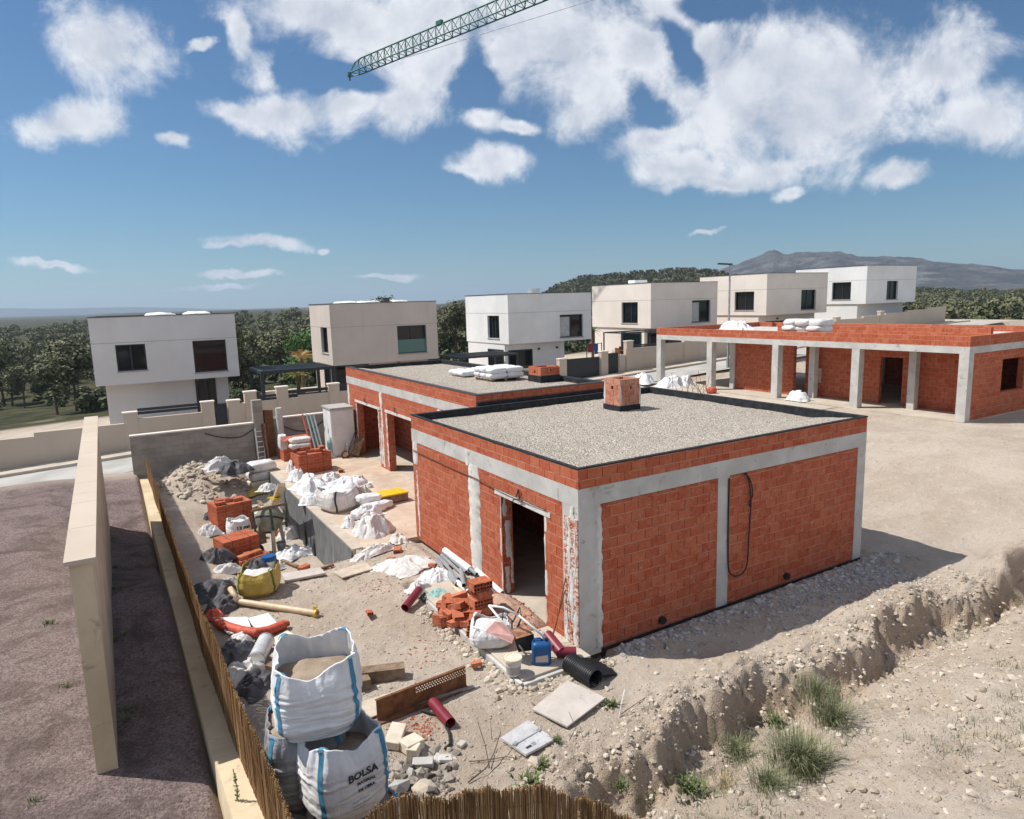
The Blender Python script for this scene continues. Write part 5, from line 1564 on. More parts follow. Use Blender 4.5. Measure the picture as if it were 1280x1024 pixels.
# ------------------------------------------------------------------ loose bricks
def brick_mesh():
    L, W_, H = .30, .19, .105
    b = MB(); h = .012
    # hollow clay brick: shell plus webs, holes run the length and show in the ends
    ys = np.linspace(-W_/2, W_/2, 4); zs = np.linspace(0, H, 3); t = .012
    for i, y in enumerate(ys):
        yy = min(max(y-t/2, -W_/2), W_/2-t); b.box(-L/2, yy, 0, L/2, yy+t, H)
    for i in range(3):
        ya = min(max(ys[i]-t/2, -W_/2), W_/2-t)+t; yb = min(max(ys[i+1]-t/2, -W_/2), W_/2-t)
        for z in zs:
            zz = min(max(z-t/2, 0), H-t); b.box(-L/2+.0005, ya, zz+.0005, L/2-.0005, yb, zz+t-.0005)
    return b
proto_brick = brick_mesh().build('hollow_brick', M['unit'], origin=(0,0,0))
_used = [False]
def put_brick(loc, rot, label, group, scale=1.0):
    if not _used[0]:
        o = proto_brick; _used[0] = True
        o.location = loc; o.rotation_euler = rot; o.scale = (scale,)*3
    else:
        o = dup(proto_brick, loc, rot, scale=scale)
    return tag(o, label, 'brick', group)
R = random.Random(5)
def heap(px_list, z, label, group, lay=1, spread=.5):
    for (px, py, dz) in px_list:
        p = at(px, py, z+dz)
        put_brick((p[0], p[1], z+dz), (R.uniform(-.35,.35)*spread, R.uniform(-.45,.45)*spread, R.uniform(0, 3.1)), label, group)
o0 = at(573, 772, .10)
HB = 0
for lay, nn_, sp in ((0, 20, .52), (1, 12, .36), (2, 6, .20)):
    for k in range(nn_):
        a = 2*pi*(k*.618+.1*lay); q = sp*sqrt((k+.5)/nn_)
        fl = R.random() < .35
        put_brick((o0[0]+.80*q*cos(a)+.02, o0[1]+1.05*q*sin(a)+.1, .104+.112*lay+(.07 if fl and lay else 0)), ((pi/2 if fl else 0)+R.uniform(-.18,.18), R.uniform(-.25,.25)*lay, R.uniform(0, 3.1)), 'loose orange hollow brick in the tumbled heap beside the doorway', 'tumbled bricks by the doorway')
cpt = at(600, 776, .10)
for k in range(5):
    for j in (0, 1):
        put_brick((cpt[0]+.02+(.0 if k % 2 else (.1*(2*j-1))), cpt[1]+(.1*(2*j-1) if k % 2 else 0), .10+k*.165), (R.uniform(-.02,.02), R.uniform(-.02,.02), R.uniform(-.05,.05)+(0 if k % 2 else pi/2)), 'orange brick in the neat square column standing on the heap by the doorway', 'bricks of the standing column', 1.0 if True else 1)
for o in [o for o in COL.objects if o.get('group') == 'bricks of the standing column']: o.scale = (.98, 1.04, 1.55)
# bricks laid neatly in front of the column
c0 = at(592, 792, .10)
for k in range(3):
    put_brick((c0[0]+.02*k, c0[1]+.03, .10+.108*k), (0, 0, .9+.05*k), 'orange brick in the low neat pile at the front of the tumbled heap', 'low pile of bricks at the heap')
    put_brick((c0[0]+.20, c0[1]+.22, .10+.108*k), (0, 0, .9-.05*k), 'orange brick in the low neat pile at the front of the tumbled heap', 'low pile of bricks at the heap')
# stray bricks and tiles on the sand
for (px, py, lb) in ((596, 832, 'brick fragment lying flat on rubble by the path corner, end of the rusty plank'), (462, 768, 'single brown brick piece alone on the open sand'), (489, 700, 'orange tile piece lying on the left part of the grey sheet'), (510, 705, 'small orange tile piece on the grey sheet, near its middle'), (541, 708, 'brick half poking out where the sheet meets the grey pipes')):
    p = gt(px, py, .06); put_brick((p[0], p[1], p[2]), (0.1, .1, R.uniform(0, 3)), lb, None, .62)

# ------------------------------------------------------------------ pipes along the wall
def zpipe(pa, pb, za, zb, ro, mat, label, group=None, hollow=True):
    a, b = at(*pa, za), at(*pb, zb)
    m = MB().pipe(a, b, ro, ro*.86, 18)
    return single(m, 'pvc_pipe', mat, label, 'pipe', group, True, 50)
zpipe((556,688), (588,712), .22, .22, .075, 'white_pvc', 'white plastic pipe lying against the foot of the lit brick wall, farther half')
zpipe((596,713), (628,742), .24, .20, .060, 'white_pvc', 'white plastic pipe end beside the render column, nearer the doorway')
gp = [((548,696),(573,724),.14),((552,694),(580,720),.14),((556,692),(583,715),.16),((545,700),(568,728),.12),((562,690),(596,718),.24)]
for (a, b, z) in gp:
    zpipe(a, b, z, z, .040, 'grey_pvc', 'thin grey pipe in the bundle of drain pipes against the lit wall', 'thin grey pipes in the bundle')
zpipe((576,712),(580,732), .27,.25,.050,'grey_pvc','short grey pipe stub lying across the top of the pipe bundle')
zpipe((563,716),(572,731), .14,.12,.062,'grey_pvc','fat grey pipe end in the middle of the pipe bundle')
zpipe((572,728),(586,740), .14,.12,.058,'white_pvc','pale pipe end in front of the grey bundle, behind the heap of bricks')
zpipe((584,726),(622,760), .12,.12,.050,'grey_pvc','grey pipe running under the white one toward the doorway')
zpipe((596,722),(626,752), .16,.14,.045,'black','dark pipe between the white and grey pipes near the doorway')
zpipe((566,733),(586,748), .10,.10,.035,'cream_pvc','thin cream lath beside the brick heap at the pipe ends')
zpipe((606,752),(620,760), .14,.14,.04,'white_pvc','short white pipe offcut lying left of the doorway')

# sheets and tarps
def sheet_thing(label, px, py, sx, sy, h, rot, seed, mat='tarp', fold=2.2, cat='tarp', name='plastic_sheet', n=46, lift=0.0, z=None):
    c = gt(px, py, lift) if z is None else at(px, py, z)
    return single(MB().crumple(c, sx, sy, h, rot, seed, n, fold), name, mat, label, cat, None, True)
sheet_thing('flat grey-white sheet spread beside the pipes, with tile pieces on it', 507, 708, 1.25, 1.15, .20, .3, 11, 'tarp', 1.3, n=60, z=.0)
sheet_thing('crumpled white sheet bunched at the pipe ends, above the teal net', 545, 724, .85, .8, .28, .8, 12, 'tarpclean', 2.0, z=.02)
sheet_thing('ragged end of white sheeting hanging down the front of the grey sheet', 524, 738, .55, .45, .22, .2, 17, 'tarp', 2.4, z=.0)
sheet_thing('folded teal mesh lying at the path edge left of the brick heap', 546, 744, .55, .42, .10, .7, 13, 'teal', 2.8, 'net', 'mesh_net', z=.05)
# boards on the sand
flat('plywood_board', 'wood', 'pale plank lying from the white bags to the open sand', 'board', [(416,715),(456,702),(466,711),(428,722)], .03, .05)
flat('plywood_board', 'board', 'narrow grey board lying on the sand right of the yellow bag', 'board', [(352,717),(400,709),(407,716),(356,726)], .05, .09)
single(MB().bar(gt(398,712,.05), gt(417,706,.05), .07,.04), 'wood_lath', 'rust', 'dark red lath beside the end of the narrow grey board', 'lath')

# ------------------------------------------------------------------ terrace goods
def tz(px, py, z=.06): return at(px, py, z)
# crumpled white bags over the wall edge
sheet_thing('white crumpled plastic bags heaped below the brick pack on the terrace edge', 388, 612, 1.0, 1.5, .62, .2, 21, 'tarpclean', 2.1, 'plastic bags', 'plastic_bags', 60, z=.06)
sheet_thing('white plastic bag bulging over the retaining wall left of the heap', 371, 600, .55, .7, .50, .6, 22, 'tarpclean', 2.2, 'plastic bags', 'plastic_bags', z=.06)
sheet_thing('crumpled white bag slipping down over the wall between heap and bulk bag', 392, 628, .75, .8, .42, 1.1, 29, 'tarpclean', 2.6, 'plastic bags', 'plastic_bags', z=.06)
cb = tz(422, 640)
bulk_bag('cream-white bulk bag with loose cloth on top, standing at the retaining wall edge', (cb[0]+.15, cb[1]+.38, .055), rad(20), 1.0, .62, 33, .05, .12, straps='ink', full=.80, bulge=.10, wr=.4, fabric='tarp', fill='tarpclean')
sheet_thing('grey-white cloth draped on the top of the cream bulk bag', 432, 607, 1.2, .95, .34, .5, 24, 'tarpclean', 2.3, 'cloth', 'loose_cloth', z=.62)
for k, (px, py, rz_, rx_) in enumerate(((455, 646, .55, .1), (466, 640, .35, .2), (476, 636, .5, -.1), (462, 634, .2, .1))):
    c_ = tz(px, py); single(MB().pillow((c_[0], c_[1], .17+.17*(k == 3)), (.85,.42,.26), (rx_, .1, rz_), 410+k, .16, .5, 18, 32, 3.5), 'loose_sack', 'tarpclean', ['grey-white sack at the left of the row beside the slumped pile', 'grey-white sack in the middle of the row beside the slumped pile', 'grey-white sack at the right of the row, nearest the yellow panel', 'grey-white sack thrown on top of the row beside the slumped pile'][k], 'sack', None, True)
sheet_thing('loose white sheeting spread over the row of sacks at the wall edge', 458, 645, 1.0, .7, .40, .4, 25, 'tarpclean', 2.6, 'sacks', 'loose_sheet', 50, z=.05)
sheet_thing('pile of dirty white bags slumped at the end of the retaining wall', 466, 668, 1.05, 1.15, .72, .9, 26, 'tarp', 2.8, 'sacks', 'loose_sacks', 64, z=.0)
sheet_thing('long flat empty white bag lying at the foot of the slumped pile', 470, 690, 1.0, .45, .22, .25, 27, 'tarp', 2.6, 'sacks', 'loose_sacks', 44, z=.0)
sheet_thing('small cream bag between the bulk bag and the yellow panel', 452, 618, .7, .5, .35, .2, 28, 'tarp', 2.2, 'sacks', 'loose_sacks', z=.05)
sheet_thing('white rag at the corner hanging over the wall, with two dark cords', 436, 657, .55, .35, .30, .9, 30, 'tarpclean', 2.0, 'cloth', 'loose_cloth', z=.05)
cable('tie_rope', [at(429,666,.05), at(428.5,678,-.14)+np.array((-.05,0,0)), at(430,686,-.25)+np.array((-.06,0,0))], .013, 'short dark blue cord dangling over the retaining wall below the white rag', 'blue')
# yellow panel
def yellow_panel():
    P = [at(x, y, .30) for (x, y) in ((466,623),(498,614),(505,626),(480,630))]
    t = thing('formwork_panel', 'bright yellow formwork panel stack lying on the terrace', 'panel', tz(485, 630))
    q = [at(x, y, .22) for (x, y) in ((467,623),(497,614),(510,628),(484,632))]
    c = tz(487, 629); 
    a, b = at(466, 632, .06), at(508, 628, .06)
    MB().obox((c[0]+.1, c[1]+.20, .20), (.95, .62, .22), (0, 0, rad(8))).build('panel_side', M['wood_old'], t)
    MB().obox((c[0]+.1, c[1]+.20, .335), (1.0, .66, .04), (0, rad(2), rad(8))).build('panel_top', M['yellow'], t)
yellow_panel()
sheet_thing('small lump of dry mortar beside the yellow panel', 461, 609, .35, .3, .2, 0, 31, 'sack', 1.5, 'mortar', 'mortar_lump', 20, z=.05)
sheet_thing('pinkish tarp corner crumpled beside the slumped bags, on the terrace side', 499, 677, .45, .5, .25, 0, 32, 'sack', 2.0, 'cloth', 'loose_cloth', 30, z=.03)

# brick packs
def pack(label, px, py, z, size, rz, wrap=None, rows=0, nloose=0, ztop=None, lab2=None, grp=None, mat='brick_pack'):
    c = at(px, py, z)
    t = thing('brick_pack', label, 'brick pack', (c[0], c[1], z))
    sx, sy, sz = size
    o = MB().obox((c[0], c[1], z+sz/2), size, (0,0,rz)).build('bricks', M[mat], t)
    for k in (-.25, .25):
        Mz = np.array(Euler((0,0,rz)).to_matrix())
        e = .004
        loop = [Mz@np.array(v)+np.array((c[0], c[1], z)) for v in ((sx*k,-sy/2-e,0),(sx*k,-sy/2-e,sz+e),(sx*k,sy/2+e,sz+e),(sx*k,sy/2+e,0))]
        MB().tube(loop, .006, 4, cap=False).build('strap', M['black'], t)
    for k in range(nloose):
        Mz = np.array(Euler((0,0,rz)).to_matrix())
        q = Mz@np.array((-sx/2+.2+(sx-.35)*((k*.37) % 1), -sy/2+.2+(sy-.4)*((k*.61) % 1), 0))+np.array((c[0], c[1], z+sz+.002+(.108 if k > 4 else 0)))
        put_brick(q, (0, 0, rz+R.uniform(-.15, .15)+pi/2*(k % 2)), lab2, grp)
    return t
Z_ = lambda px, py: float(gt(px, py)[2])
pack('tall pack of red bricks with loose rows on top, at the left reed fence', 290, 662, Z_(290,672), (1.15, .85, .98), rad(12), nloose=5, lab2='loose red brick on top of the tall brick pack by the left fence', grp='bricks on the tall pack')
pack('lower pack of salmon bricks in front of the white 13 bag', 297, 695, Z_(297,700), (1.05, .75, .62), rad(14))
pack('small low stack of orange bricks behind the yellow bag', 314, 706, Z_(314,710), (.95, .5, .28), rad(22), nloose=3, lab2='loose orange brick on the small low stack behind the yellow bag', grp='bricks on the low stack')
pack('wrapped grey-topped brick pack on the terrace with red bricks on top', 390, 588, .055, (1.25, .9, .72), rad(6), nloose=7, lab2='loose red brick on the wrapped pack on the terrace', grp='bricks on the wrapped pack')
pack('far brick pack on the terrace covered by cement sacks', 370, 572, .055, (1.2, .9, .85), rad(3))
sheet_thing('translucent white wrapping hanging round the near brick pack', 366, 590, .5, .8, .55, 0, 34, 'tarp', 1.6, 'wrapping', 'plastic_wrap', 30, z=.06)
# sacks
def sack(label, px, py, z, size=(.62,.42,.16), rot=(0,0,0), seed=1, mat='sack', group=None):
    c = at(px, py, z)
    return single(MB().pillow((c[0], c[1], z+size[2]/2), size, rot, seed, .10, .4), 'cement_sack', mat, label, 'sack', group, True)
sack('tan cement sack on top of the far terrace pack, upper of two', 375, 553, 1.10, (.8,.55,.2), (0,0,.1), 1)
sack('tan cement sack on the far terrace pack, under the upper one', 375, 560, .91, (.8,.55,.2), (0,0,.05), 2)
sack('grey cement sack standing at the left end of the far terrace pack', 354, 562, .75, (.3,.4,.6), (0,0,.1), 3)
sheet_thing('crumpled red strap netting lying over the sacks on the far pack', 366, 549, .9, .4, .16, .1, 35, 'redhose', 2.4, 'net', 'red_net', 24, z=1.2)
sheet_thing('small heap of red plastic on the terrace behind the wrapped pack', 403, 574, .5, .4, .35, 0, 36, 'redhose', 2, 'plastic', 'red_plastic', 24, z=.06)
# props and green bottle stand at the block wall
for i, (px, lb, mt) in enumerate(((391, 'red and white striped pole leaning at the block wall, left of the grey props', 'redhose'), (396, 'grey steel prop leaning at the block wall, next to the striped pole', 'steel'), (401, 'grey-green steel prop in the middle of the leaning group', 'teal'), (405, 'grey steel prop rightmost of the leaning group', 'steel'))):
    a = tz(px+2, 575); b = a+np.array((-.1, 1.0, 1.75))
    single(MB().tube([a, b], .035, 8), 'steel_prop', mt, lb, 'prop', None, True, 40)
def bottle(px, py, lb, r=.13, h=.75):
    c = tz(px, py); t = thing('gas_bottle', lb, 'bottle', (c[0], c[1], .055))
    MB().lathe((c[0], c[1], .056), [(0,0),(r*.9,0),(r,.05),(r,h*.78),(r*.7,h*.92),(r*.3,h),(0,h)], 18).build('body', M['teal'], t, smooth=True, auto=45)
    MB().lathe((c[0], c[1], .056+h), [(0,0),(r*.3,0),(r*.25,.10),(0,.10)], 10).build('valve', M['white_pvc'], t, smooth=True, auto=45)
bottle(414, 571, 'pale green bottle standing left of the white cabinet')
sheet_thing('white bags heaped at the foot of the pale green bottle', 408, 572, .55, .5, .45, 0, 37, 'tarpclean', 2.4, 'plastic bags', 'plastic_bags', 30, z=.06)
# white cabinet
def cabinet():
    t = thing('site_cabinet', 'white metal site cabinet with two doors at the corner of the rear brick block', 'cabinet', (1.35, 18.9, .05))
    x0, x1, y0, y1, z1 = .95, 1.9, 18.2, 19.35, 2.02
    bx(x0+.02, y0, .055, x1, y1, z1).build('body', M['white_paint'], t)
    bx(x0-.04, y0-.06, z1+.001, x1, y1+.05, z1+.07).build('roof', M['greyrubble'], t)
    for (a, b) in ((y0+.04, y0+.55), (y0+.58, y1-.04)):
        d = bx(x0-.006, a, .12, x0+.019, b, z1-.06).build('door', M['white_paint'], t)
        bx(x0-.03, b-.1, 1.0, x0-.007, b-.07, 1.2).build('handle', M['steel'], d)
    bx(x0+.05, y0-.03, .12, x1-.05, y0-.001, z1-.06).build('side_panel', M['white_paint'], t)
cabinet()
# upright wheelbarrow against the brick corner
def barrow():
    c = np.array((1.45, 17.62, .06)); t = thing('wheelbarrow', 'grey-brown wheelbarrow stood on its nose against the rear block corner, wheel outward', 'wheelbarrow', c)
    x, y = c[0], c[1]
    P = np.array([(x+.35,y-.05,.10),(x+.35,y+.45,.12),(x+.62,y+.52,.80),(x+.62,y-.12,.80)])
    b = MB(); nn = np.array((-.28,0,.1))
    Q = np.array([(x+.12,y+.05,.22),(x+.12,y+.35,.22),(x+.34,y+.40,.66),(x+.34,y+.0,.66)])
    b.add(np.vstack([P, Q]), [(4,5,6,7),(0,4,7,3),(1,2,6,5),(0,1,5,4),(3,7,6,2)])
    o = b.build('tray', M['wood_old'], t); md = o.modifiers.new('t', 'SOLIDIFY'); md.thickness = .012
    for s_ in (0, .38):
        MB().tube([(x-.15,y+s_,.12),(x+.1,y+s_,.35),(x+.45,y+s_-.0,1.15)], .02, 8).build('handle', M['rust'], t, smooth=True)
    w = MB(); cw = np.array((x-.12, y+.19, .19))
    th = np.linspace(0, 2*pi, 25); w.tube([cw+np.array((.15*cos(a), 0, .15*sin(a))) for a in th], .045, 8, cap=False)
    wo = w.build('wheel', M['rust'], t, smooth=True)
    MB().tube([cw-np.array((0,.02,0)), cw+np.array((0,.02,0))], .12, 16).build('rim', M['wood'], wo)
    MB().tube([(x-.12,y-.03,.19),(x-.05,y-.02,.62),(x-.02,y+.4,.62),(x-.12,y+.41,.19)], .015, 6).build('leg', M['steel'], t)
barrow()
# ladder against the block wall pillar
def ladder():
    a = onp(322.5, 574, 1, 19.75); b = onp(330, 574, 1, 19.75)
    t = thing('ladder', 'white metal ladder leaning upright at the pillar of the block wall', 'ladder', ((a[0]+b[0])/2, 19.75, a[2]))
    for x in (a[0], b[0]+.05): MB().bar((x, 19.6, a[2]-.2), (x, 19.85, 1.35), .05, .05, (0,1,0)).build('rail', M['white_paint'], t)
    for k in range(7):
        f = k/7+.05; MB().bar((a[0], 19.6+.25*f, a[2]-.2+(1.55-a[2])*f), (b[0]+.05, 19.6+.25*f, a[2]-.2+(1.55-a[2])*f), .03, .03).build('rung', M['white_paint'], t)
ladder()
for i, (px, mt) in enumerate(((333, 'rust'), (336, 'wood_old'))):
    a = onp(px, 572, 1, 19.6); single(MB().tube([a-np.array((0,0,.3)), np.array((a[0]-.02, 19.85, 1.5))], .04, 8), 'timber_post', mt, ['red-brown timber leaning right of the ladder', 'dark timber leaning right of the red-brown one by the ladder'][i], 'timber', None, True, 40)
c = gt(299, 577, .45); o = single(MB().obox((c[0], 19.0, float(g(c[0],19.0))+.52), (.62, .05, .62), (rad(-10),0,0)), 'square_board', 'board', 'square tan board leaning at the block wall beyond the rubble mound', 'board')
cable('wall_cable', [(-3.6,19.95,1.35),(-3.0,19.95,1.12),(-2.3,19.95,1.05),(-1.78,19.95,1.3)], .018, 'dark cable sagging along the left part of the block wall')
cable('wall_cable', [(-.7,19.95,1.35),(0,19.95,1.02),(.6,19.95,1.02),(1.2,19.95,1.4)], .018, 'dark cable sagging along the block wall right of the grey post')
# sacks on a slab near the far end of the retaining wall
zs = Z_(325, 607)
tag(bevel(MB().obox(gt(327,603,.12), (1.05,.8,.24), (0,0,.15)).build('stone_slab', M['stone']), .02), 'pale stone slab carrying the two white sacks at the wall end', 'slab')
zz = float(gt(327,603,.12)[2])+.125
sl_ = gt(327, 603, .12)
for k in (0, 1):
    o = single(MB().pillow((sl_[0]+.05*k, sl_[1]+.05, zz+.17+.34*k), (1.0,.75,.38), (0,0,.12+.06*k), 41+k, .10, .4), 'bulk_sack', 'tarp', ['lower white sack on the stone slab at the end of the retaining wall', 'upper white sack of the two on the stone slab'][k], 'sack', None, True)
sheet_thing('black plastic sheeting heaped behind the rubble mound, left of the white sacks', 296, 590, 1.3, 1.0, .5, .2, 44, 'darktarp', 2.2, 'tarp', 'plastic_sheet', 40)
sheet_thing('grey-white plastic crumpled on top of the rubble mound', 276, 585, 1.0, .7, .5, .2, 45, 'tarp', 2.4, 'tarp', 'plastic_sheet', 40, lift=.15)
sheet_thing('black sheeting at the foot of the block wall', 272, 577, 1.8, .6, .3, 0, 46, 'darktarp', 2.0, 'tarp', 'plastic_sheet', 40)
# rubble mound
mc = gt(270, 605)
n = 70; U = np.linspace(-1, 1, n)[:, None]*np.ones((1, n)); V_ = U.T
Hh = np.clip(1-(np.abs(U)**2.2+np.abs(V_)**2.2), 0, 1)**.8*(.75+.7*(fbm(U*2.5, V_*2.5, 0, 4, 5)-.3))+.05*(fbm(U*14, V_*14, 0, 6, 3)-.5)
MX, MY = mc[0]-.2, mc[1]+.4
mo = MB(); mo.grid(np.stack([MX+U*1.9, MY+V_*3.2, g(MX+U*1.9, MY+V_*3.2)-.08+.75*Hh], -1))
tag(mo.build('rubble_mound', M['ground'], smooth=True), 'grey-brown mound of earth and rubble at the far left below the block wall', 'mound')
def f_mound(R):
    u, v = R.uniform(-1, 1, 2)
    if abs(u)**2.2+abs(v)**2.2 > 1: return None
    h = max(0, 1-(abs(u)**2.2+abs(v)**2.2))**.8*.75*(.75+.7*(float(fbm(u*2.5, v*2.5, 0, 4, 5))-.3))
    return (MX+u*1.9, MY+v*3.2, float(g(MX+u*1.9, MY+v*3.2))-.07+h)
scatter('mound_stones', 'rubble', f_mound, 900, .02, .16, 15, 'pale stones covering the rubble mound', 'stones')
# white bag with a number, mixer, yellow bag
cw = gt(299, 678)
bulk_bag('white bag with a dark 13 print, standing between the two brick packs', (cw[0]+.05, cw[1]+.25, cw[2]), rad(8), .62, .70, 51, .02, .05, straps='tarpclean', full=.78, bulge=.12, wr=.4, fabric='tarpclean', fill='tarp',
         prints=(('13 mm', .15, -pi/2, -.14, .44, .008),))
def mixer():
    c = gt(343, 692); x, y, z = c
    t = thing('cement_mixer', 'green-grey cement mixer with dusty drum on a wooden-coloured stand', 'cement mixer', (x, y, z))
    ax = np.array(Euler((rad(152), 0, rad(-35))).to_matrix()); cc = np.array((x-.02, y+.25, z+1.02))
    MB().lathe(cc, [(.0,-.40),(.20,-.40),(.38,-.18),(.40,.0),(.39,.05),(.26,.36),(.22,.40),(.20,.40),(.24,.33),(.33,.0),(0,-.28)], 28, ax).build('drum', M['mixer'], t, smooth=True, auto=40)
    MB().lathe(cc, [(.405,-.05),(.415,-.05),(.415,.0),(.405,.0)], 28, ax).build('drum_ring', M['darkmetal'], t, smooth=True, auto=40)
    MB().bar((x-.50, y+.1, z+1.42), (x+.50, y+.15, z+1.45), .06, .08).build('yoke', M['wood_old'], t)
    MB().bar((x-.03, y-.08, z+1.45), (x+.0, y-.16, z+.78), .07, .05, (0,1,0)).build('brace', M['mixdark'], t)
    MB().bar((x+.50, y+.15, z+1.45), (x+.46, y+.2, z+.7), .06, .06, (0,1,0)).build('yoke_arm', M['mixdark'], t)
    MB().bar((x-.50, y+.1, z+1.42), (x-.46, y+.15, z+.7), .06, .06, (0,1,0)).build('yoke_arm', M['mixdark'], t)
    for (a, b, cq, d) in ((0,0,0,-.05), (-.42,.5,-.3,.35), (.42,.5,.3,.35)):
        MB().bar((x+a, y+b, z-.03), (x+cq, y+d, z+.8), .10, .10, (0,1,0)).build('leg', M['wood'], t)
    MB().obox((x-.40, y+.25, z+.55), (.35,.4,.4), (0,0,.3)).build('motor_box', M['wood_old'], t)
    for s_ in (-.38, ):
        th = np.linspace(0, 2*pi, 21); MB().tube([np.array((x+s_-.1+.16*cos(a), y+.05, z+.18+.16*sin(a))) for a in th], .05, 8, cap=False).build('wheel', M['black'], t, smooth=True)
M['mixer'] = m_noisy('dusty_green_steel', (.17,.20,.155), (.30,.30,.235), 5, .8, .3, 30, .006, (.34,.31,.25))
M['mixdark'] = m_noisy('dark_green_steel', (.05,.065,.05), (.10,.11,.085), 5, .7, .2, 30, .004)
mixer()
single(MB().bar(gt(342,632,.9), gt(352,606,.95), .22, .10), 'timber_board', 'cream_pvc', 'ochre board propped up behind the cement mixer at the wall', 'board')
single(MB().bar(gt(338,622,.5), gt(347,624,.3), .20, .06), 'timber_board', 'yellow', 'small yellow board piece under the ochre one behind the mixer', 'board')
sheet_thing('ochre rag and rubbish lying right of the rubble mound', 319, 617, .8, .6, .3, .2, 47, 'yellowbag', 2.3, 'rubbish', 'rubbish_heap', 30)
sheet_thing('grey bag of rubble slumped at the torn gap of the retaining wall', 362, 672, .75, .6, .42, .4, 48, 'tarp', 2.0, 'bag', 'rubble_bag', 40)
sheet_thing('white crumpled bag lying on the sand at the foot of the retaining wall', 368, 694, 1.15, .8, .34, .3, 49, 'tarpclean', 2.3, 'bag', 'plastic_bag', 50)
cy_ = gt(327, 745)
bulk_bag('open yellow bulk bag of rubbish with green handles, a blue lid on its right corner', (cy_[0]+.02, cy_[1]+.28, cy_[2]), rad(-22), .74, .62, 53, .16, .14, straps='grassband', full=.74, bulge=.08, wr=.6, fabric='yellowbag', fill='sack') if False else None
M['grassband'] = m_plain('green_webbing', (.10,.16,.06), .8)
bulk_bag('open yellow bulk bag of rubbish with green handles, a blue drum in its far corner', (cy_[0]+.02, cy_[1]+.28, cy_[2]), rad(-22), .78, .54, 53, .03, .08, straps='grassband', full=.72, bulge=.10, wr=1.0, fabric='yellowbag', fill='tarp')
bd = thing('blue_drum', 'white drum with a bright blue lid sticking out of the yellow bag', 'drum', (cy_[0]+.42, cy_[1]+.52, cy_[2]))
MB().lathe((cy_[0]+.30, cy_[1]+.50, cy_[2]+.01), [(0,0),(.12,0),(.15,.1),(.15,.58),(0,.58)], 20).build('body', M['white_pvc'], bd, smooth=True, auto=40)
MB().lathe((cy_[0]+.30, cy_[1]+.50, cy_[2]+.591), [(0,0),(.165,0),(.17,.06),(.15,.10),(.08,.105),(0,.09)], 20).build('lid', M['blue'], bd, smooth=True, auto=40)
sheet_thing('dark and green rubbish filling the top of the yellow bag', 322, 708, .45, .4, .22, .3, 55, 'darktarp', 2.0, 'rubbish', 'rubbish_heap', 24, z=float(cy_[2])+.5)
# long pipe with yellow cap
def long_pipe():
    a, b = gt(299, 752, .10), gt(397, 767, .08)
    t = thing('long_pipe', 'long cream pipe with a yellow end clamp lying on sand before the yellow bag', 'pipe', (a+b)/2)
    MB().pipe(a, b, .062, .052, 18).build('tube', M['cream_pvc'], t, smooth=True, auto=50)
    d = (b-a)/np.linalg.norm(b-a)
    q = b-d*.06
    MB().pipe(q, q+d*.05, .085, .063, 18).build('clamp', M['yellow'], t, smooth=True, auto=50)
    n_ = np.cross(d, (0,0,1)); 
    for s_ in (1, -1): MB().bar(q+np.array((0,0,s_*.05)), q+np.array((0,0,s_*.15)), .03, .05, d).build('clamp_tab', M['yellow'], t)
    MB().pipe(a, a-d*.12+np.array((0,.0,.03)), .075, .06, 18).build('socket', M['wood_old'], t, smooth=True, auto=50)
    e = a-d*.02
    MB().tube([e, e+np.array((-.06,.14,.12)), e+np.array((-.10,.32,.20))], .055, 12).build('elbow', M['cream_pvc'], t, smooth=True)
long_pipe()
# red corrugated hose
def hose():
    pts = [gt(270,777,.12), gt(285,784,.13), gt(303,789,.13), gt(320,791,.13), gt(337,788,.12), gt(352,782,.11), gt(360,779,.09)]
    P = []; 
    for i in range(len(pts)-1):
        for f in np.linspace(0, 1, 22, endpoint=False): P.append(pts[i]*(1-f)+pts[i+1]*f)
    rs = [(.085+.010*(1 if k % 2 else -1))*(1 if k < len(P)-12 else .65) for k in range(len(P))]
    single(MB().tube(P, rs, 14), 'corrugated_hose', 'redhose', 'thick red corrugated hose curving over white boards near the left fence', 'hose', None, True)
hose()
flat('plywood_board', 'white_pvc', 'pale square board under the upper side of the red hose', 'board', [(309,773),(335,766),(350,783),(322,790)], .02, .06)
flat('plywood_board', 'tarpclean', 'grey-white board half under the red hose, near the fence', 'board', [(266,772),(309,771),(316,790),(285,792)], .02, .10)
flat('plywood_board', 'stone', 'pale board lying right of the dented tin, below the hose end', 'board', [(336,800),(359,788),(377,798),(349,812)], .03, .05)
single(MB().bar(gt(338,822,.08), gt(374,801,.08), .12, .05), 'timber_board', 'wood', 'narrow plank lying below the pale board at the dented tin', 'timber')
single(MB().bar(gt(336,836,.1), gt(350,826,.1), .16, .09), 'timber_board', 'wood_old', 'short dark plank under the narrow one, near the topmost bag', 'timber')
a, b = gt(320, 826, .12), gt(333, 800, .16)
tn = thing('tin_drum', 'dented shiny tin drum lying on its side near the left fence', 'tin', (a+b)/2)
MB().tube([a, b], .15, 20).build('body', M['tin'], tn, smooth=True, auto=40)
d = (b-a)/np.linalg.norm(b-a); MB().tube([a+d*.02, a+d*.04], .156, 20).build('rim', M['steel'], tn, smooth=True, auto=40)
MB().tube([b-d*.04, b-d*.015], .156, 20).build('rim', M['steel'], tn, smooth=True, auto=40)
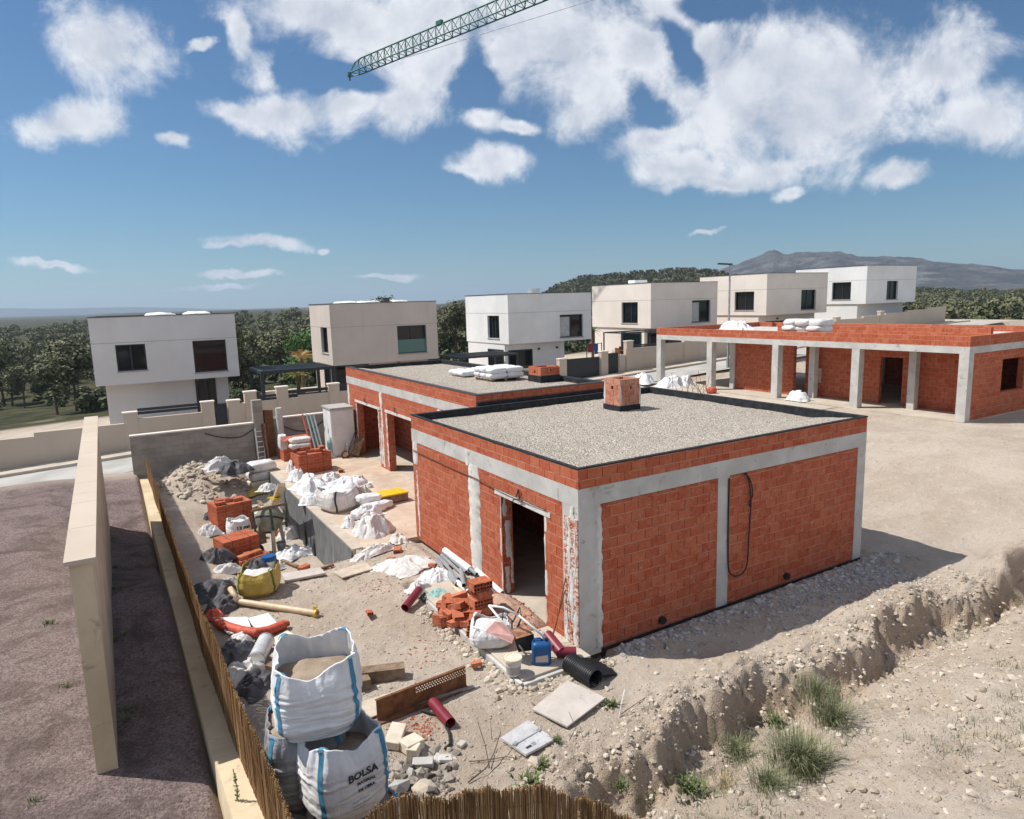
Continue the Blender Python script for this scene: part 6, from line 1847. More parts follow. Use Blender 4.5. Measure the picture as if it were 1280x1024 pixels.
# dark rubbish along the fence
for i, (px, py, sx, sy, h, mt, lb) in enumerate(((270,700,.9,.9,.45,'darktarp','dark plastic sheeting heaped beside the lower salmon brick pack'), (268,745,1.0,.9,.40,'darktarp','dark rubbish sheet along the fence left of the yellow bag'), (285,735,.7,.4,.25,'tarp','grey sheet folded along the fence, beside the elbow of the long pipe'), (280,760,.8,.6,.3,'darktarp','dark crumpled sheet between the long pipe and the red hose'),
        (300,808,.6,.5,.3,'tarp','grey and white bag lying below the red hose'), (293,822,.7,.8,.35,'darktarp','black sheet in the shade of the fence below the grey bag'), (305,845,.7,.7,.32,'sack','tan paper sack lying in the shade of the fence'), (322,858,.6,.7,.3,'darktarp','dark sheet between the tan sack and the stacked bulk bags'), (268,772,.4,.3,.2,'redhose','small dark red plastic scrap at the fence above the boards'))):
    sheet_thing(lb, px, py, sx, sy, h, .3*i, 70+i, mt, 2.4, 'sheet', 'plastic_sheet', 36)
# more clutter between the fence and the retaining wall
for i, (px, py, sx, sy, h, rot, mt, lb) in enumerate((
  (262,668,.7,.6,.4,.2,'tarp','grey-white bag squeezed between the reed fence and the tall brick pack'),
  (266,648,.8,.5,.3,.5,'darktarp','dark sheet along the fence beside the tall brick pack'),
  (330,640,.6,.5,.25,.7,'sack','tan torn paper sack left of the cement mixer drum'),
  (318,655,.5,.4,.2,.1,'tarp','small grey rag right of the tall brick pack'),
  (345,712,.6,.35,.18,.4,'tarpclean','thin white sheet strip beside the blue drum'),
  (283,716,.8,.5,.3,.3,'tarp','grey plastic lying against the front of the salmon brick pack'),
  (412,600,.9,.5,.3,.6,'tarpclean','white sheet spread on the terrace right of the wrapped pack'),
  (446,604,.8,.6,.3,.2,'sack','low heap of tan mortar spill on the terrace beyond the cream bulk bag'),
  (484,655,.7,.6,.28,.5,'tarp','dusty sheet at the right foot of the row of sacks'),
  (452,700,.6,.4,.16,.2,'tarp','flattened dusty bag between the pale plank and the grey-white sheet'),
  (335,612,.7,.5,.25,.8,'tarp','grey sheet trodden flat below the pale stone slab'))):
    sheet_thing(lb, px, py, sx, sy, h, rot, 120+i, mt, 2.3, 'sheet', 'plastic_sheet', 36, z=(.055 if px in (412, 446) else None))
for i, (a, b, w_, mt, lb) in enumerate((
  ((262,640),(285,628),.16,'wood','pale plank lying on the rubble left of the tall brick pack'),
  ((322,625),(340,645),.12,'wood_old','dark plank lying on the ground beyond the cement mixer'),
  ((300,640),(322,632),.10,'wood','thin lath on the ground beyond the 13 bag'),
  ((352,700),(372,708),.10,'wood_old','short dark batten between the white bag and the grey board'),
  ((270,725),(300,733),.14,'wood_old','dark board in the rubbish left of the yellow bag'))):
    single(MB().bar(gt(*a, .06), gt(*b, .06), w_, .04), 'timber_board', mt, lb, 'timber')
for i, (px, py, lb) in enumerate(((330,700,'loose orange brick on the ground right of the low brick stack'),(345,668,'loose orange brick under the cement mixer drum'),(426,590,'loose orange brick on the terrace right of the wrapped pack'),(440,612,'broken orange brick beside the mortar spill on the terrace'),(318,690,'loose orange brick at the corner of the salmon pack'),(380,712,'brick half lying on the sand beyond the narrow grey board'),(497,690,'brick half at the edge of the slumped bags'))):
    z = .06 if px in (426, 440) else None
    p = at(px, py, z) if z else gt(px, py, .0)
    put_brick((p[0], p[1], p[2]+.01), (0, .05, .7*i), lb, None, .9)
def bucket2(px, py, lb, mt, r=.14, h=.27):
    c = gt(px, py); t = thing('bucket', lb, 'bucket', c)
    MB().lathe(c, [(0,0),(r*.8,0),(r,h),(r*1.06,h),(r*1.06,h-.02),(r*.93,h-.03),(r*.75,.02),(0,.02)], 22).build('body', M[mt], t, smooth=True, auto=40)
    MB().tube([c+np.array((r*cos(a), 0, h+.0-.14*abs(sin(a)))) for a in np.linspace(0, pi, 9)], .006, 5).build('handle', M['steel'], t)
bucket2(324, 672, 'black rubber bucket standing right of the 13 bag', 'black')
bucket2(352, 688, 'grey bucket under the cement mixer, nearest the wall', 'steel')

# goods on and around the other blocks
def roof_sacks():
    c = np.array((5.05, 11.5))
    pt_ = thing('pallet', 'wooden pallet with sacks on the rear gravel roof', 'pallet', (c[0], c[1], 3.5))
    for k in range(3): bx(c[0]-.6+.5*k, c[1]-.6, 3.5, c[0]-.5+.5*k, c[1]+.6, 3.59).build('bearer', M['wood_old'], pt_)
    b = MB()
    for k in range(6): b.box(c[0]-.65, c[1]-.62+.21*k, 3.591, c[0]+.65, c[1]-.45+.21*k, 3.615)
    b.build('deck', M['wood'], pt_)
    i = 0
    for lay in range(2):
        for a in range(2):
            for bb in range(3):
                i += 1
                single(MB().pillow((c[0]-.33+.66*a, c[1]-.42+.42*bb, 3.70+.17*lay), (.68,.44,.19), (0,0,.06*((i*7) % 5-2)), 80+i, .08, .35), 'cement_sack', 'tarpclean', 'white cement sack on the pallet on the rear roof', 'sack', 'sacks on the roof pallet', True)
    c2 = (5.0, 13.4)
    for k in range(6):
        single(MB().pillow((c2[0]-.33+.66*(k % 2), c2[1]-.3+.42*(k//2), 3.62), (.68,.44,.2), (0,0,.1*k), 95+k, .09, .35), 'cement_sack', 'tarpclean', 'white cement sack lying directly on the gravel behind the roof pallet', 'sack', 'sacks behind the roof pallet', True)
roof_sacks()
def b3_goods():
    a = onp(898, 408, 0, 21.6); b = onp(943, 408, 0, 21.6)
    y0, y1 = sorted((a[1], b[1]))
    c = (21.5, (y0+y1)/2, 4.15)
    single(MB().crumple(c, 1.1, (y1-y0), .85, 0, 61, 40, 2.4), 'plastic_bags', 'tarpclean', 'white and pale green bags piled on the roof edge of the right-hand frame', 'plastic bags', None, True)
    a = onp(986, 411, 0, 21.5); b = onp(1032, 411, 0, 21.5); y0, y1 = sorted((a[1], b[1])); i = 0
    for lay in range(3):
        for k in range(3):
            i += 1
            single(MB().pillow((21.5+.1*(i % 2), y0+(y1-y0)*(k+.5)/3, 4.28+.27*lay), (1.1,(y1-y0)/3*1.15,.32), (0,0,.1*(i % 3-1)), 110+i, .10, .4), 'cement_sack', 'tarp', 'dusty white sack in the layered stack on the roof of the right-hand frame', 'sack', 'sacks stacked on the right frame', True)
    p = onp(996, 500, 2, 1.3)
    single(MB().crumple((20.9, onp(996, 500, 0, 20.9)[1], 1.23), .8, 1.1, .55, .2, 64, 36, 2.4), 'plastic_bags', 'tarpclean', 'white bag lump on the floor edge beside the third pale column', 'plastic bags', None, True)
    y = onp(1020, 455, 0, 22.65)[1]
    single(MB().box(22.55, y-.3, 1.9, 22.68, y+.25, 2.6), 'notice_board', 'cream_pvc', 'cream board fixed to the inner brick wall of the right-hand frame', 'board')
    # tangle of reinforcing mesh and bags in front of it
    for i, (px, py, s) in enumerate(((805,482,1.3), (838,484,1.5), (857,483,1.1))):
        c = onp(px, py, 2, 1.15)
        single(MB().crumple((c[0], c[1], float(g(c[0], c[1]))+.0), s, s, .75, .3*i, 65+i, 34, 2.6), 'plastic_bags', 'tarpclean', ['white bags left of the first pale column, beyond the near roof', 'pale green and white bags at the foot of the first pale column', 'white bags right of the first pale column, by the wire'][i], 'plastic bags', None, True)
    c = onp(868, 492, 2, 1.2)
    w = MB()
    rr = random.Random(3)
    for k in range(16):
        a = np.array((c[0]+rr.uniform(-.7,.7), c[1]+rr.uniform(-1,1), float(g(c[0],c[1])))); b = a+np.array((rr.uniform(-.5,.5), rr.uniform(-.5,.5), rr.uniform(.3,1.1)))
        w.tube([a, (a+b)/2+np.array((rr.uniform(-.2,.2), rr.uniform(-.2,.2), .1)), b], .012, 4)
    single(w, 'wire_tangle', 'rust', 'tangle of thin reinforcing rods on the ground between the first two pale columns', 'rods')
    c = onp(868, 490, 2, 1.2)
    single(MB().pillow((c[0]+.3, c[1]-.9, 1.35), (.5,.5,.35), (0,0,0), 7, .08, .8), 'red_bundle', 'redhose', 'small red bundle on the ground left of the second pale column', 'bundle', None, True)
b3_goods()
# ------------------------------------------------------------------ stones and rubble on the plot
def scatter_ground(name, mat, gen, n, smin, smax, seed, label, lift=.15, power=2.4):
    Rr = np.random.RandomState(seed)
    xy = np.array([gen(Rr) for _ in range(n)])
    z = g(xy[:, 0], xy[:, 1]); s = smin*(smax/smin)**(Rr.rand(n)**power)
    o = MB().rocks(np.stack([xy[:, 0], xy[:, 1], z+s*lift], -1), s, seed).build(name, M[mat], origin=(0,0,0))
    o['kind'] = 'stuff'; o['label'] = label; o['category'] = 'stones'
    return o
scatter_ground('bank_stones', 'rubble', lambda R_: (R_.uniform(-2.6, 9), -2.35+R_.normal(0, .42)), 5200, .006, .055, 21, 'pale stones and clods crumbling along the edge of the earth bank', power=2.8)
scatter_ground('sand_pebbles', 'rubble', lambda R_: (R_.uniform(-5.4, -.2), R_.uniform(-3.6, 9)), 7500, .004, .034, 22, 'small pebbles scattered over the open sand')
scatter_ground('wall_foot_rubble', 'greyrubble', lambda R_: (R_.uniform(.5, 9), -.15-abs(R_.normal(0, .35))), 1900, .010, .075, 23, 'grey rubble heaped along the foot of the shaded brick wall')
scatter_ground('gravel_strip', 'greyrubble', lambda R_: (8.2-abs(R_.normal(0, 2.2)), -.45-abs(R_.normal(0, .6))), 3000, .010, .05, 24, 'grey gravel strip in the shade at the right end of the house')
def f_kerb(R_):
    t = R_.rand()
    if t < .7: return (-1.62+R_.normal(0, .13), R_.uniform(-.5, 3.2))
    return (R_.uniform(-1.5, .3), -.55+R_.normal(0, .12))
scatter_ground('kerb_stones', 'rubble', f_kerb, 900, .010, .075, 25, 'broken stones lying along the kerb of the concrete path')
c_ = gt(516, 968)
scatter_ground('shaded_rubble', 'shadedrubble', lambda R_: (c_[0]+R_.normal(0, .30), c_[1]+R_.normal(-.1, .32)), 520, .012, .11, 26, 'rubble and rocks coloured dark for shade behind the front reed fence', power=1.7)
Rg = np.random.RandomState(61)
P_ = np.array([(Rg.uniform(-1.38, -.05), Rg.uniform(-.28, 3.4)) for _ in range(420)]); S_ = .004*(9.0)**(Rg.rand(420)**2.4)
o = MB().rocks(np.c_[P_, .10+S_*.15], S_, 61).build('path_grit', M['rubble'], origin=(0,0,0)); o['kind'] = 'stuff'; o['label'] = 'grit and mortar crumbs lying on the concrete path'; o['category'] = 'grit'
c2_ = gt(522, 912)
scatter_ground('brown_gravel', 'redrubble', lambda R_: (c2_[0]+R_.normal(0, .20), c2_[1]+R_.normal(0, .16)), 350, .008, .03, 27, 'brown gravel spill between the stone blocks and the bent hose')
for k, (px, py) in enumerate(((477, 737), (462, 735), (528, 818), (545, 808))):
    q = gt(px, py)
    scatter_ground('brick_crumbs', 'redrubble', lambda R_, q=q: (q[0]+R_.normal(0, .28), q[1]+R_.normal(0, .25)), 90, .006, .03, 28+k, ['red brick crumbs scattered on the sand right of the pale plank', 'red brick crumbs scattered on the sand at the pale plank end', 'red brick crumbs on the sand left of the kerb stones', 'fine red crumbs on the sand above the rusty plank'][k])
scatter_ground('slope_stones', 'rubble', lambda R_: (R_.uniform(-2.2, 9), R_.uniform(-6, -2.9)), 3000, .006, .07, 33, 'pale stones on the chalky slope at the lower right')
# a few single rocks big enough to point at
for k, (px, py, s, lb, mt) in enumerate(((497, 985, .15, 'grey boulder beside the lowest bulk bag', 'greyrubble'), (513, 968, .11, 'rounded pale grey rock above the front reed fence', 'greyrubble'), (530, 985, .15, 'flat brown-grey rock leaning in the dark rubble', 'rubble'), (610, 850, .09, 'yellowish stone block beside the path corner', 'stone'), (668, 952, .11, 'pale stone lump in front of the folded panel', 'rubble'), (990, 822, .10, 'flat squared stone lying on top of the earth bank at the right', 'rubble'), (926, 838, .08, 'narrow pale stone slab on the earth bank', 'stone'))):
    p = gt(px, py, s*.3); o = MB().rocks([p], [s], 300+k).build('rock', M[mt]); tag(o, lb, 'rock')

# ------------------------------------------------------------------ grass, weeds, twigs
def blades(pts, hmin, hmax, seed, n_per=26, spread=.10, wid=.007, lean=.5):
    Rr = np.random.RandomState(seed); V = []; F = []; n = 0
    for p in pts:
        for _ in range(n_per):
            a = Rr.uniform(0, 6.28); r_ = abs(Rr.normal(0, spread)); h = Rr.uniform(hmin, hmax)
            b = np.array((p[0]+r_*cos(a), p[1]+r_*sin(a), p[2]-.02)); d = np.array((cos(a+Rr.normal(0,.6)), sin(a+Rr.normal(0,.6)), 0))
            l = h*lean*Rr.uniform(.1, 1); w = wid*Rr.uniform(.6, 1.4); s = np.array((-d[1], d[0], 0))
            m_ = b+d*l*.35+np.array((0,0,h*.6)); t_ = b+d*l+np.array((0,0,h*(1-.25*lean)))
            V += [b-s*w, b+s*w, m_+s*w*.7, m_-s*w*.7, t_]; F += [(n,n+1,n+2,n+3),(n+3,n+2,n+4)]; n += 5
    return MB().add(V, F)
def gpts(n, fn, seed):
    Rr = np.random.RandomState(seed); xy = np.array([fn(Rr) for _ in range(n)]); return np.stack([xy[:,0], xy[:,1], g(xy[:,0], xy[:,1])], -1)
def f_gr(Rr):
    while True:
        x, y = Rr.uniform(-2.0, 9.5), Rr.uniform(-7.0, -2.7)
        if fbm(x*.9, y*.9, 0, 77, 3) > .50 and y < -2.75: return (x, y)
o = blades(gpts(420, f_gr, 41), .03, .16, 41, 22, .13, .0035, .9).build('grass', M['grass'], origin=(0,0,0)); o['kind'] = 'stuff'; o['label'] = 'sparse dry grass growing on the chalky slope at the lower right'; o['category'] = 'grass'
def plant(px, py, h, label, mat='weed', n=60, spread=.07, wid=.010, lean=.7, name='weed', leafy=True, seed=None):
    p = gt(px, py); sd = seed or int(px*7+py)
    t = thing(name, label, 'plant', p)
    blades([p], h*.5, h, sd, n, spread, wid, lean).build('leaves', M[mat], t)
    st = MB(); Rr = np.random.RandomState(sd)
    for _ in range(5):
        a = Rr.uniform(0, 6.28); st.tube([p-np.array((0,0,.03)), p+np.array((cos(a)*h*.15, sin(a)*h*.15, h*.5)), p+np.array((cos(a)*h*.3, sin(a)*h*.3, h*.85))], .004, 4)
    st.build('stems', M['grass'], t)
plant(1000, 958, .62, 'large tuft of long green grass-like stems at the lower right edge', 'grass', 900, .20, .0045, .9, 'grass_tuft')
plant(960, 985, .40, 'smaller green tuft left of the large one on the slope', 'grass', 320, .14, .0042, 1.0, 'grass_tuft')
plant(1040, 905, .55, 'tall green tuft above the large one at the right, on the bank', 'grass', 520, .2, .0042, 1.0, 'grass_tuft')
plant(1020, 870, .40, 'green tuft at the bank edge near the right border', 'grass', 320, .16, .0042, 1.0, 'grass_tuft')
plant(920, 942, .34, 'grey-green wispy tuft in the trench below the bank', 'grass', 420, .22, .0035, 1.1, 'grass_tuft')
plant(862, 988, .22, 'low leafy green weed in the trench at the middle of the bank', 'weed', 110, .14, .016, 1.0)
plant(970, 905, .20, 'bright green weed at the foot of the bank by the right', 'weed', 70, .10, .015, 1.0)
plant(764, 883, .16, 'small leafy green weed beside the large grey board', 'weed', 46, .05, .016, 1.1)
plant(697, 928, .14, 'tiny green weed at the right corner of the folded panel', 'weed', 34, .05, .014, 1.1)
plant(678, 957, .14, 'tiny weed in front of the folded panel, by the pale stone lump', 'weed', 34, .05, .014, 1.1)
plant(662, 980, .18, 'leafy weed just behind the front reed fence at its middle', 'weed', 50, .07, .014, 1.1)
plant(800, 1005, .36, 'pale dry grass tuft at the right end of the front reed fence', 'grass', 240, .12, .004, .6, 'grass_tuft')
plant(775, 985, .18, 'little weed below the bank near the fence end', 'weed', 40, .06, .014, 1.0)
plant(905, 985, .2, 'purplish dry weed in the middle of the chalky slope', 'dryplant', 60, .12, .006, 1.0)
plant(832, 810, .10, 'tiny dry sprig on the sunlit sand below the shaded wall', 'grass', 24, .05, .005, 1.0)
for k in range(14):
    yy = -2.5+k*.95+.4*sin(k*2.1); xx = -7.0+.12*sin(k*1.7) if k % 3 else -7.9-.6*sin(k)
    pq = (xx, yy, float(g(xx, yy))); t = thing('weed', 'small dry green weed growing along the gravel passage at the far left', 'plant', pq, 'weeds in the gravel passage')
    blades([pq], .05, .10+.12*((k*7) % 5)/5, 800+k, 40, .07, .007, 1.0).build('leaves', M['weed' if k % 2 else 'grass'], t)
# weed on the cream wall
p = onp(297, 1003, 0, -5.93)
t = thing('weed', 'single spindly weed growing on top of the cream boundary wall', 'plant', (p[0], p[1], p[2]))
zb_ = p[2]-.02
st = MB(); st.tube([(p[0],p[1],zb_), (p[0]+.01,p[1],zb_+.2), (p[0]-.01,p[1]+.02,zb_+.42)], .005, 5); st.build('stem', M['weed'], t)
lv = MB(); Rr = np.random.RandomState(5)
for k in range(70):
    h = Rr.uniform(.0, .36); a = Rr.uniform(0, 6.28); q = np.array((p[0], p[1], zb_+h)); d = np.array((cos(a), sin(a), .3))*Rr.uniform(.02, .06)*(1-.5*h/.36); s = np.array((-sin(a), cos(a), 0))*.010
    lv.add([q, q+d*.5+s, q+d, q+d*.5-s], [(0,1,2,3)])
lv.build('leaves', M['weed'], t)
# dry twigs
def twig(label, pxs, r=.007, zs=None):
    P = [gt(px, py, .03+(zs[i] if zs else 0)) for i, (px, py) in enumerate(pxs)]
    return single(MB().tube(P, [r*(1-.5*i/(len(P)-1)) for i in range(len(P))], 5), 'dry_twig', 'bark', label, 'twig')
twig('long bent dry twig reaching up from the sand left of the folded panel', [(585,978),(608,960),(618,940),(626,915)], .011, [0,.05,.12,.22])
twig('thin dry twig crossing the long one on the sand', [(586,952),(610,950),(632,946),(650,948)], .008)
twig('thin upright dry twig left of the folded panel', [(612,960),(606,930),(597,902)], .008, [0,.15,.35])
twig('thin dry stalk standing before the folded panel', [(615,925),(614,912),(613,898)], .006, [0,.1,.2])
twig('pale dry twig lying between the large board and its weed', [(712,925),(720,910),(711,890)], .007, [0,.1,.2])
twig('thin twig along the front of the large grey board', [(664,878),(690,898),(703,907)], .006)
twig('dry twig lying on the bank beside the white stake', [(776,893),(795,880),(815,866)], .007)
single(MB().tube([gt(774,897,0), gt(777,880,.18), gt(781,862,.36)], .010, 5), 'white_stake', 'white_pvc', 'thin white stake standing in the bank beside the green weed', 'stake')

# ------------------------------------------------------------------ crane jib over the houses
def crane():
    tip = np.array((14.34, 52.7, 26.11)); d = np.array((.30, -.954, 0.0)); d /= np.linalg.norm(d)
    n_ = np.array((d[1], -d[0], 0)); L = 56.0; H, W_ = 1.05, .95; Z = np.array((0,0,1.0))
    base = tip+d*L
    t = thing('tower_crane', 'green lattice jib of a tower crane reaching in from the top edge of the sky', 'crane', (base[0], base[1], 1.2))
    jb = MB(); N = 62; r1, r2 = .055, .032
    lower = [tip+d*(L*i/N) for i in range(N+1)]
    def A(i): return lower[i]-n_*W_/2
    def B(i): return lower[i]+n_*W_/2
    def T(i): return lower[i]+Z*H*(1.0 if i > 1 else (0.05 if i == 0 else .85))
    jb.tube([A(0)+n_*W_*.35, A(1), A(N)], r1, 5); jb.tube([B(0)-n_*W_*.35, B(1), B(N)], r1, 5); jb.tube([T(0), T(1), T(2), T(N)], r1*1.25, 5)
    for i in range(1, N):
        jb.tube([A(i), B(i)], r2, 4); jb.tube([A(i), B(i+1)], r2*.8, 4)
        m_ = (lower[i]+lower[i+1])/2+Z*H
        for S in (A, B):
            jb.tube([S(i), m_], r2, 4); jb.tube([m_, S(i+1)], r2, 4)
    jb.tube([A(0)+n_*W_*.35, B(0)-n_*W_*.35], .07, 6); jb.obox(tip+Z*.1, (.3,.25,.35)); jb.obox(tip-Z*.25, (.12,.12,.3))
    jb.build('jib', M['crane'], t)
    for k, i in enumerate((13, 23, 33)):
        MB().obox(T(i)+Z*.12, (.25, .6, .3), (0,0,.3)).build('jib_bracket', M['crane'], t)
    # tie bars and hoist rope
    apex = base+Z*7.5
    MB().tube([T(20)+Z*.15, apex], .035, 5).build('tie_bar', M['darkmetal'], t)
    MB().tube([T(45), apex], .035, 5).build('tie_bar', M['darkmetal'], t)
    MB().tube([A(8)-Z*.10, A(8)*.5+A(N)*.5-Z*1.4, A(N)-Z*.4], .018, 4).build('rope', M['steel'], t)
    mast = MB(); z0 = 1.0; zt = tip[2]+7.5; s = .75
    cs = [base+np.array((a*s, b*s, 0)) for (a, b) in ((-1,-1),(1,-1),(1,1),(-1,1))]
    for c in cs: mast.tube([np.array((c[0], c[1], z0)), np.array((c[0], c[1], tip[2]+1.2))], .08, 6)
    z = z0; k = 0
    while z < tip[2]:
        for i in range(4):
            c, e = cs[i], cs[(i+1) % 4]
            mast.tube([np.array((c[0], c[1], z)), np.array((e[0], e[1], z+1.5))], .04, 4); mast.tube([np.array((c[0], c[1], z)), np.array((e[0], e[1], z))], .035, 4)
        z += 1.5; k += 1
    mast.tube([base+Z*1.2+d*.7, apex], .08, 6); mast.tube([base+Z*1.2-d*.7, apex], .08, 6)
    mast.build('mast', M['crane'], t)
    bx(base[0]-1.4, base[1]-1.4, .6, base[0]+1.4, base[1]+1.4, 1.35).build('foundation', M['concrete'], t)
crane()

# ------------------------------------------------------------------ trees
def crown(n, rx, rz, leaf, seed, clumps=9, low=.0):
    """leaf quads gathered in clumps through an uneven crown volume, centred on the origin"""
    Rr = np.random.RandomState(seed)
    cc = []
    while len(cc) < clumps:
        q = Rr.uniform(-1, 1, 3)
        if np.linalg.norm(q) < 1 and q[2] > -.8+low: cc.append(q*np.array((rx, rx, rz))*.78)
    cc = np.array(cc); cr = Rr.uniform(.30, .52, clumps)*min(rx, rz)*1.15
    k = Rr.randint(0, clumps, n); v = Rr.normal(0, 1, (n, 3)); v /= np.linalg.norm(v, axis=1)[:, None]
    rad_ = cr[k]*(.55+.45*Rr.rand(n)**.5)*(1+.25*Rr.normal(0, 1, n)).clip(.4, 1.5)
    c = cc[k]+v*rad_[:, None]*np.array((1, 1, .8))
    nrm = v*1.0+Rr.normal(0, .34, (n, 3))+np.array((0,0,.30)); nrm /= np.linalg.norm(nrm, axis=1)[:, None]
    a = np.cross(nrm, Rr.normal(0, 1, (n, 3))); a /= np.linalg.norm(a, axis=1)[:, None]+1e-9; b = np.cross(nrm, a)
    s = leaf*Rr.uniform(.55, 1.3, n)[:, None]
    V = np.stack([c-a*s*.5, c+b*s*.32, c+a*s*.5, c-b*s*.32], 1).reshape(-1, 3)
    return V, np.arange(4*n).reshape(n, 4), cc
def tree_proto(name, mat, n, rx, rz, leaf, hz, seed, label, cat, loc, group=None, trunk_r=.14, clumps=9):
    V, F, cc = crown(n, rx, rz, leaf, seed, clumps)
    loc = np.array(loc, float)
    t = thing(name, label, cat, loc, group)
    MB().add(V+loc+np.array((0,0,hz)), F).build('crown', M[mat], t)
    tr = MB(); tr.tube([loc-np.array((0,0,.6)), loc+np.array((.05*rx,0,hz*.5)), loc+np.array((0,.05*rx,hz))], [trunk_r, trunk_r*.75, trunk_r*.45], 7)
    for c in cc[:6]: tr.tube([loc+np.array((0,0,hz*.55)), loc+np.array((c[0]*.5, c[1]*.5, hz*.8+c[2]*.3)), loc+np.array((0,0,hz))+c*.9], [trunk_r*.4, trunk_r*.28, trunk_r*.12], 5)
    tr.build('trunk', M['bark'], t)
    return t
def far_z(x, y): return float(g(x, y))
# view-fan placement for the wood behind the houses
Rr = np.random.RandomState(91)
def fan(dmin, dmax, pxmin, pxmax, k=.6):
    d = dmin*(dmax/dmin)**(Rr.rand()**k); px = Rr.uniform(pxmin, pxmax)
    dr = FX[:2]+(px-640)/FPX*RX[:2]
    return CAM[:2]+dr*d
protos = [tree_proto('pine_tree', 'pine', 2600, 2.3, 2.2, .36, 4.2, 501, 'olive-green pine tree at the near edge of the wood behind the houses', 'tree', (2.0, 62.0, far_z(2.0, 62.0)), 'pines at the near edge of the wood'),
          tree_proto('pine_tree', 'olive', 2400, 2.0, 1.7, .33, 3.0, 502, 'paler olive-green bushy tree at the near edge of the wood behind the houses', 'tree', (-4.0, 60.0, far_z(-4, 60)), 'olive trees at the near edge of the wood')]
nplaced = 0
while nplaced < 70:
    x, y = fan(62, 120, -20, 1300, .9)
    if y < 52: continue
    k = 0 if Rr.rand() < .6 else 1
    s = Rr.uniform(.75, 1.35)
    dup(protos[k], (x, y, far_z(x, y)-.1), (0, 0, Rr.uniform(0, 6.28)), scale=(s, s, s*Rr.uniform(.85, 1.1))); nplaced += 1
def wood(name, mat, n, nl, rx, rz, leaf, hz, seed, dmin, dmax, label, pxr=(-120, 1420), cond=None, k=.7):
    Vs = []; Fs = []; o_ = 0; vars_ = [crown(nl, rx, rz, leaf, seed+i, 8)[0] for i in range(5)]
    while len(Vs) < n:
        x, y = fan(dmin, dmax, *pxr, k)
        if y < 50 and x < 75: continue
        if cond and not cond(x, y): continue
        s = Rr.uniform(.7, 1.35); a = Rr.uniform(0, 6.28); V = vars_[Rr.randint(5)]*np.array((s, s, s*Rr.uniform(.8, 1.15)))
        V = np.stack([V[:,0]*cos(a)-V[:,1]*sin(a), V[:,0]*sin(a)+V[:,1]*cos(a), V[:,2]], -1)
        Vs.append(V+np.array((x, y, far_z(x, y)+hz*s)))
        Fs.append(np.arange(len(V)).reshape(-1, 4)+o_); o_ += len(V)
    b = MB(); b.v = [np.vstack(Vs)]; b.n = o_; b.f = [tuple(f) for f in np.vstack(Fs).tolist()]
    o = b.build(name, M[mat], origin=(0,0,0)); o['kind'] = 'stuff'; o['label'] = label; o['category'] = 'wood'
    return o
wood('pine_wood', 'pine', 950, 380, 2.6, 2.4, .62, 3.6, 600, 100, 430, 'dark olive pine wood filling the valley behind the houses')
wood('scrub_bushes', 'olive', 800, 130, 1.6, 1.1, .55, .8, 640, 62, 330, 'olive-green scrub bushes between the pines on the slope behind the houses')
# two garden plants by the beige house
def bush(label, x, y, z, rx, rz, n, leaf, mat, seed, name='bush'):
    V, F, cc = crown(n, rx, rz, leaf, seed, 8)
    t = thing(name, label, 'plant', (x, y, z))
    MB().add(V+np.array((x, y, z+rz*.9)), F).build('foliage', M[mat], t)
    MB().tube([(x, y, z-.2), (x, y, z+rz)], .07, 6).build('trunk', M['bark'], t)
q = onp(381, 437, 1, 42); bush('bright green leafy tree peeping out left of the beige house', q[0], 42, q[2]-2.6, 1.7, 2.2, 1200, .28, 'brightleaf', 701, 'leafy_tree')
q = onp(309, 480, 1, 28.0); bush('dark green shrub in the garden left of the dark pergola', q[0], 28, .6, .9, .95, 900, .16, 'hedge', 702, 'shrub')
q = onp(326, 484, 1, 27.6); bush('dark green clipped bush at the foot of the pergola post', q[0], 27.6, .6, .6, .6, 700, .13, 'hedge', 703, 'shrub')
def palm(label, x, y, z, h, r, n, mat, seed, tr=.10):
    t = thing('palm_plant', label, 'plant', (x, y, z)); Rq = np.random.RandomState(seed); b = MB()
    top = np.array((x, y, z+h))
    for k in range(n):
        a = 2*pi*k/n+Rq.normal(0, .15); el = Rq.uniform(.2, 1.2); L = r*Rq.uniform(.8, 1.1); d = np.array((cos(a)*cos(el), sin(a)*cos(el), sin(el)))
        pts = [top+d*L*f-np.array((0,0,L*.55*f*f)) for f in np.linspace(0, 1, 7)]
        s = np.array((-sin(a), cos(a), 0))
        for i in range(1, 7):
            for sg in (1, -1):
                for q in (0, .5):
                    p_ = pts[i-1]*(1-q)+pts[i]*q; e = p_+s*sg*L*.20*(1-abs(i/6-.45))+np.array((0,0,-.05*L))+d*L*.08
                    b.add([p_, p_+d*.035*L, e], [(0,1,2)])
    b.build('fronds', M[mat], t)
    MB().tube([(x, y, z-.1), (x, y, z+h)], [tr*1.2, tr], 8).build('trunk', M['bark'], t)
q = onp(373, 482, 1, 30.6); palm('small yellow-green palm in a dark pot under the pergola', q[0], 30.6, q[2]-.35, .9, 1.1, 22, 'palm', 711)
q = onp(377, 448, 1, 36); palm('ochre dry palm behind the pergola, left of the beige house', q[0], 36, q[2]-1.8, 1.8, 1.5, 24, 'dryplant', 712)
q = onp(741, 440, 1, 33.5); palm('pale green palm between the white house and the cream house', q[0], 33.5, 1.3, 2.3, 1.1, 22, 'weed', 713)
pt2 = thing('plant_pot', 'dark plant pot holding the small palm under the pergola', 'pot', (onp(373,482,1,30.6)[0], 30.6, .6))
q = onp(373, 482, 1, 30.6); MB().lathe((q[0], 30.6, q[2]-1.0), [(0,0),(.28,0),(.38,.55),(.34,.6),(0,.55)], 18).build('pot', M['black'], pt2, smooth=True, auto=40)
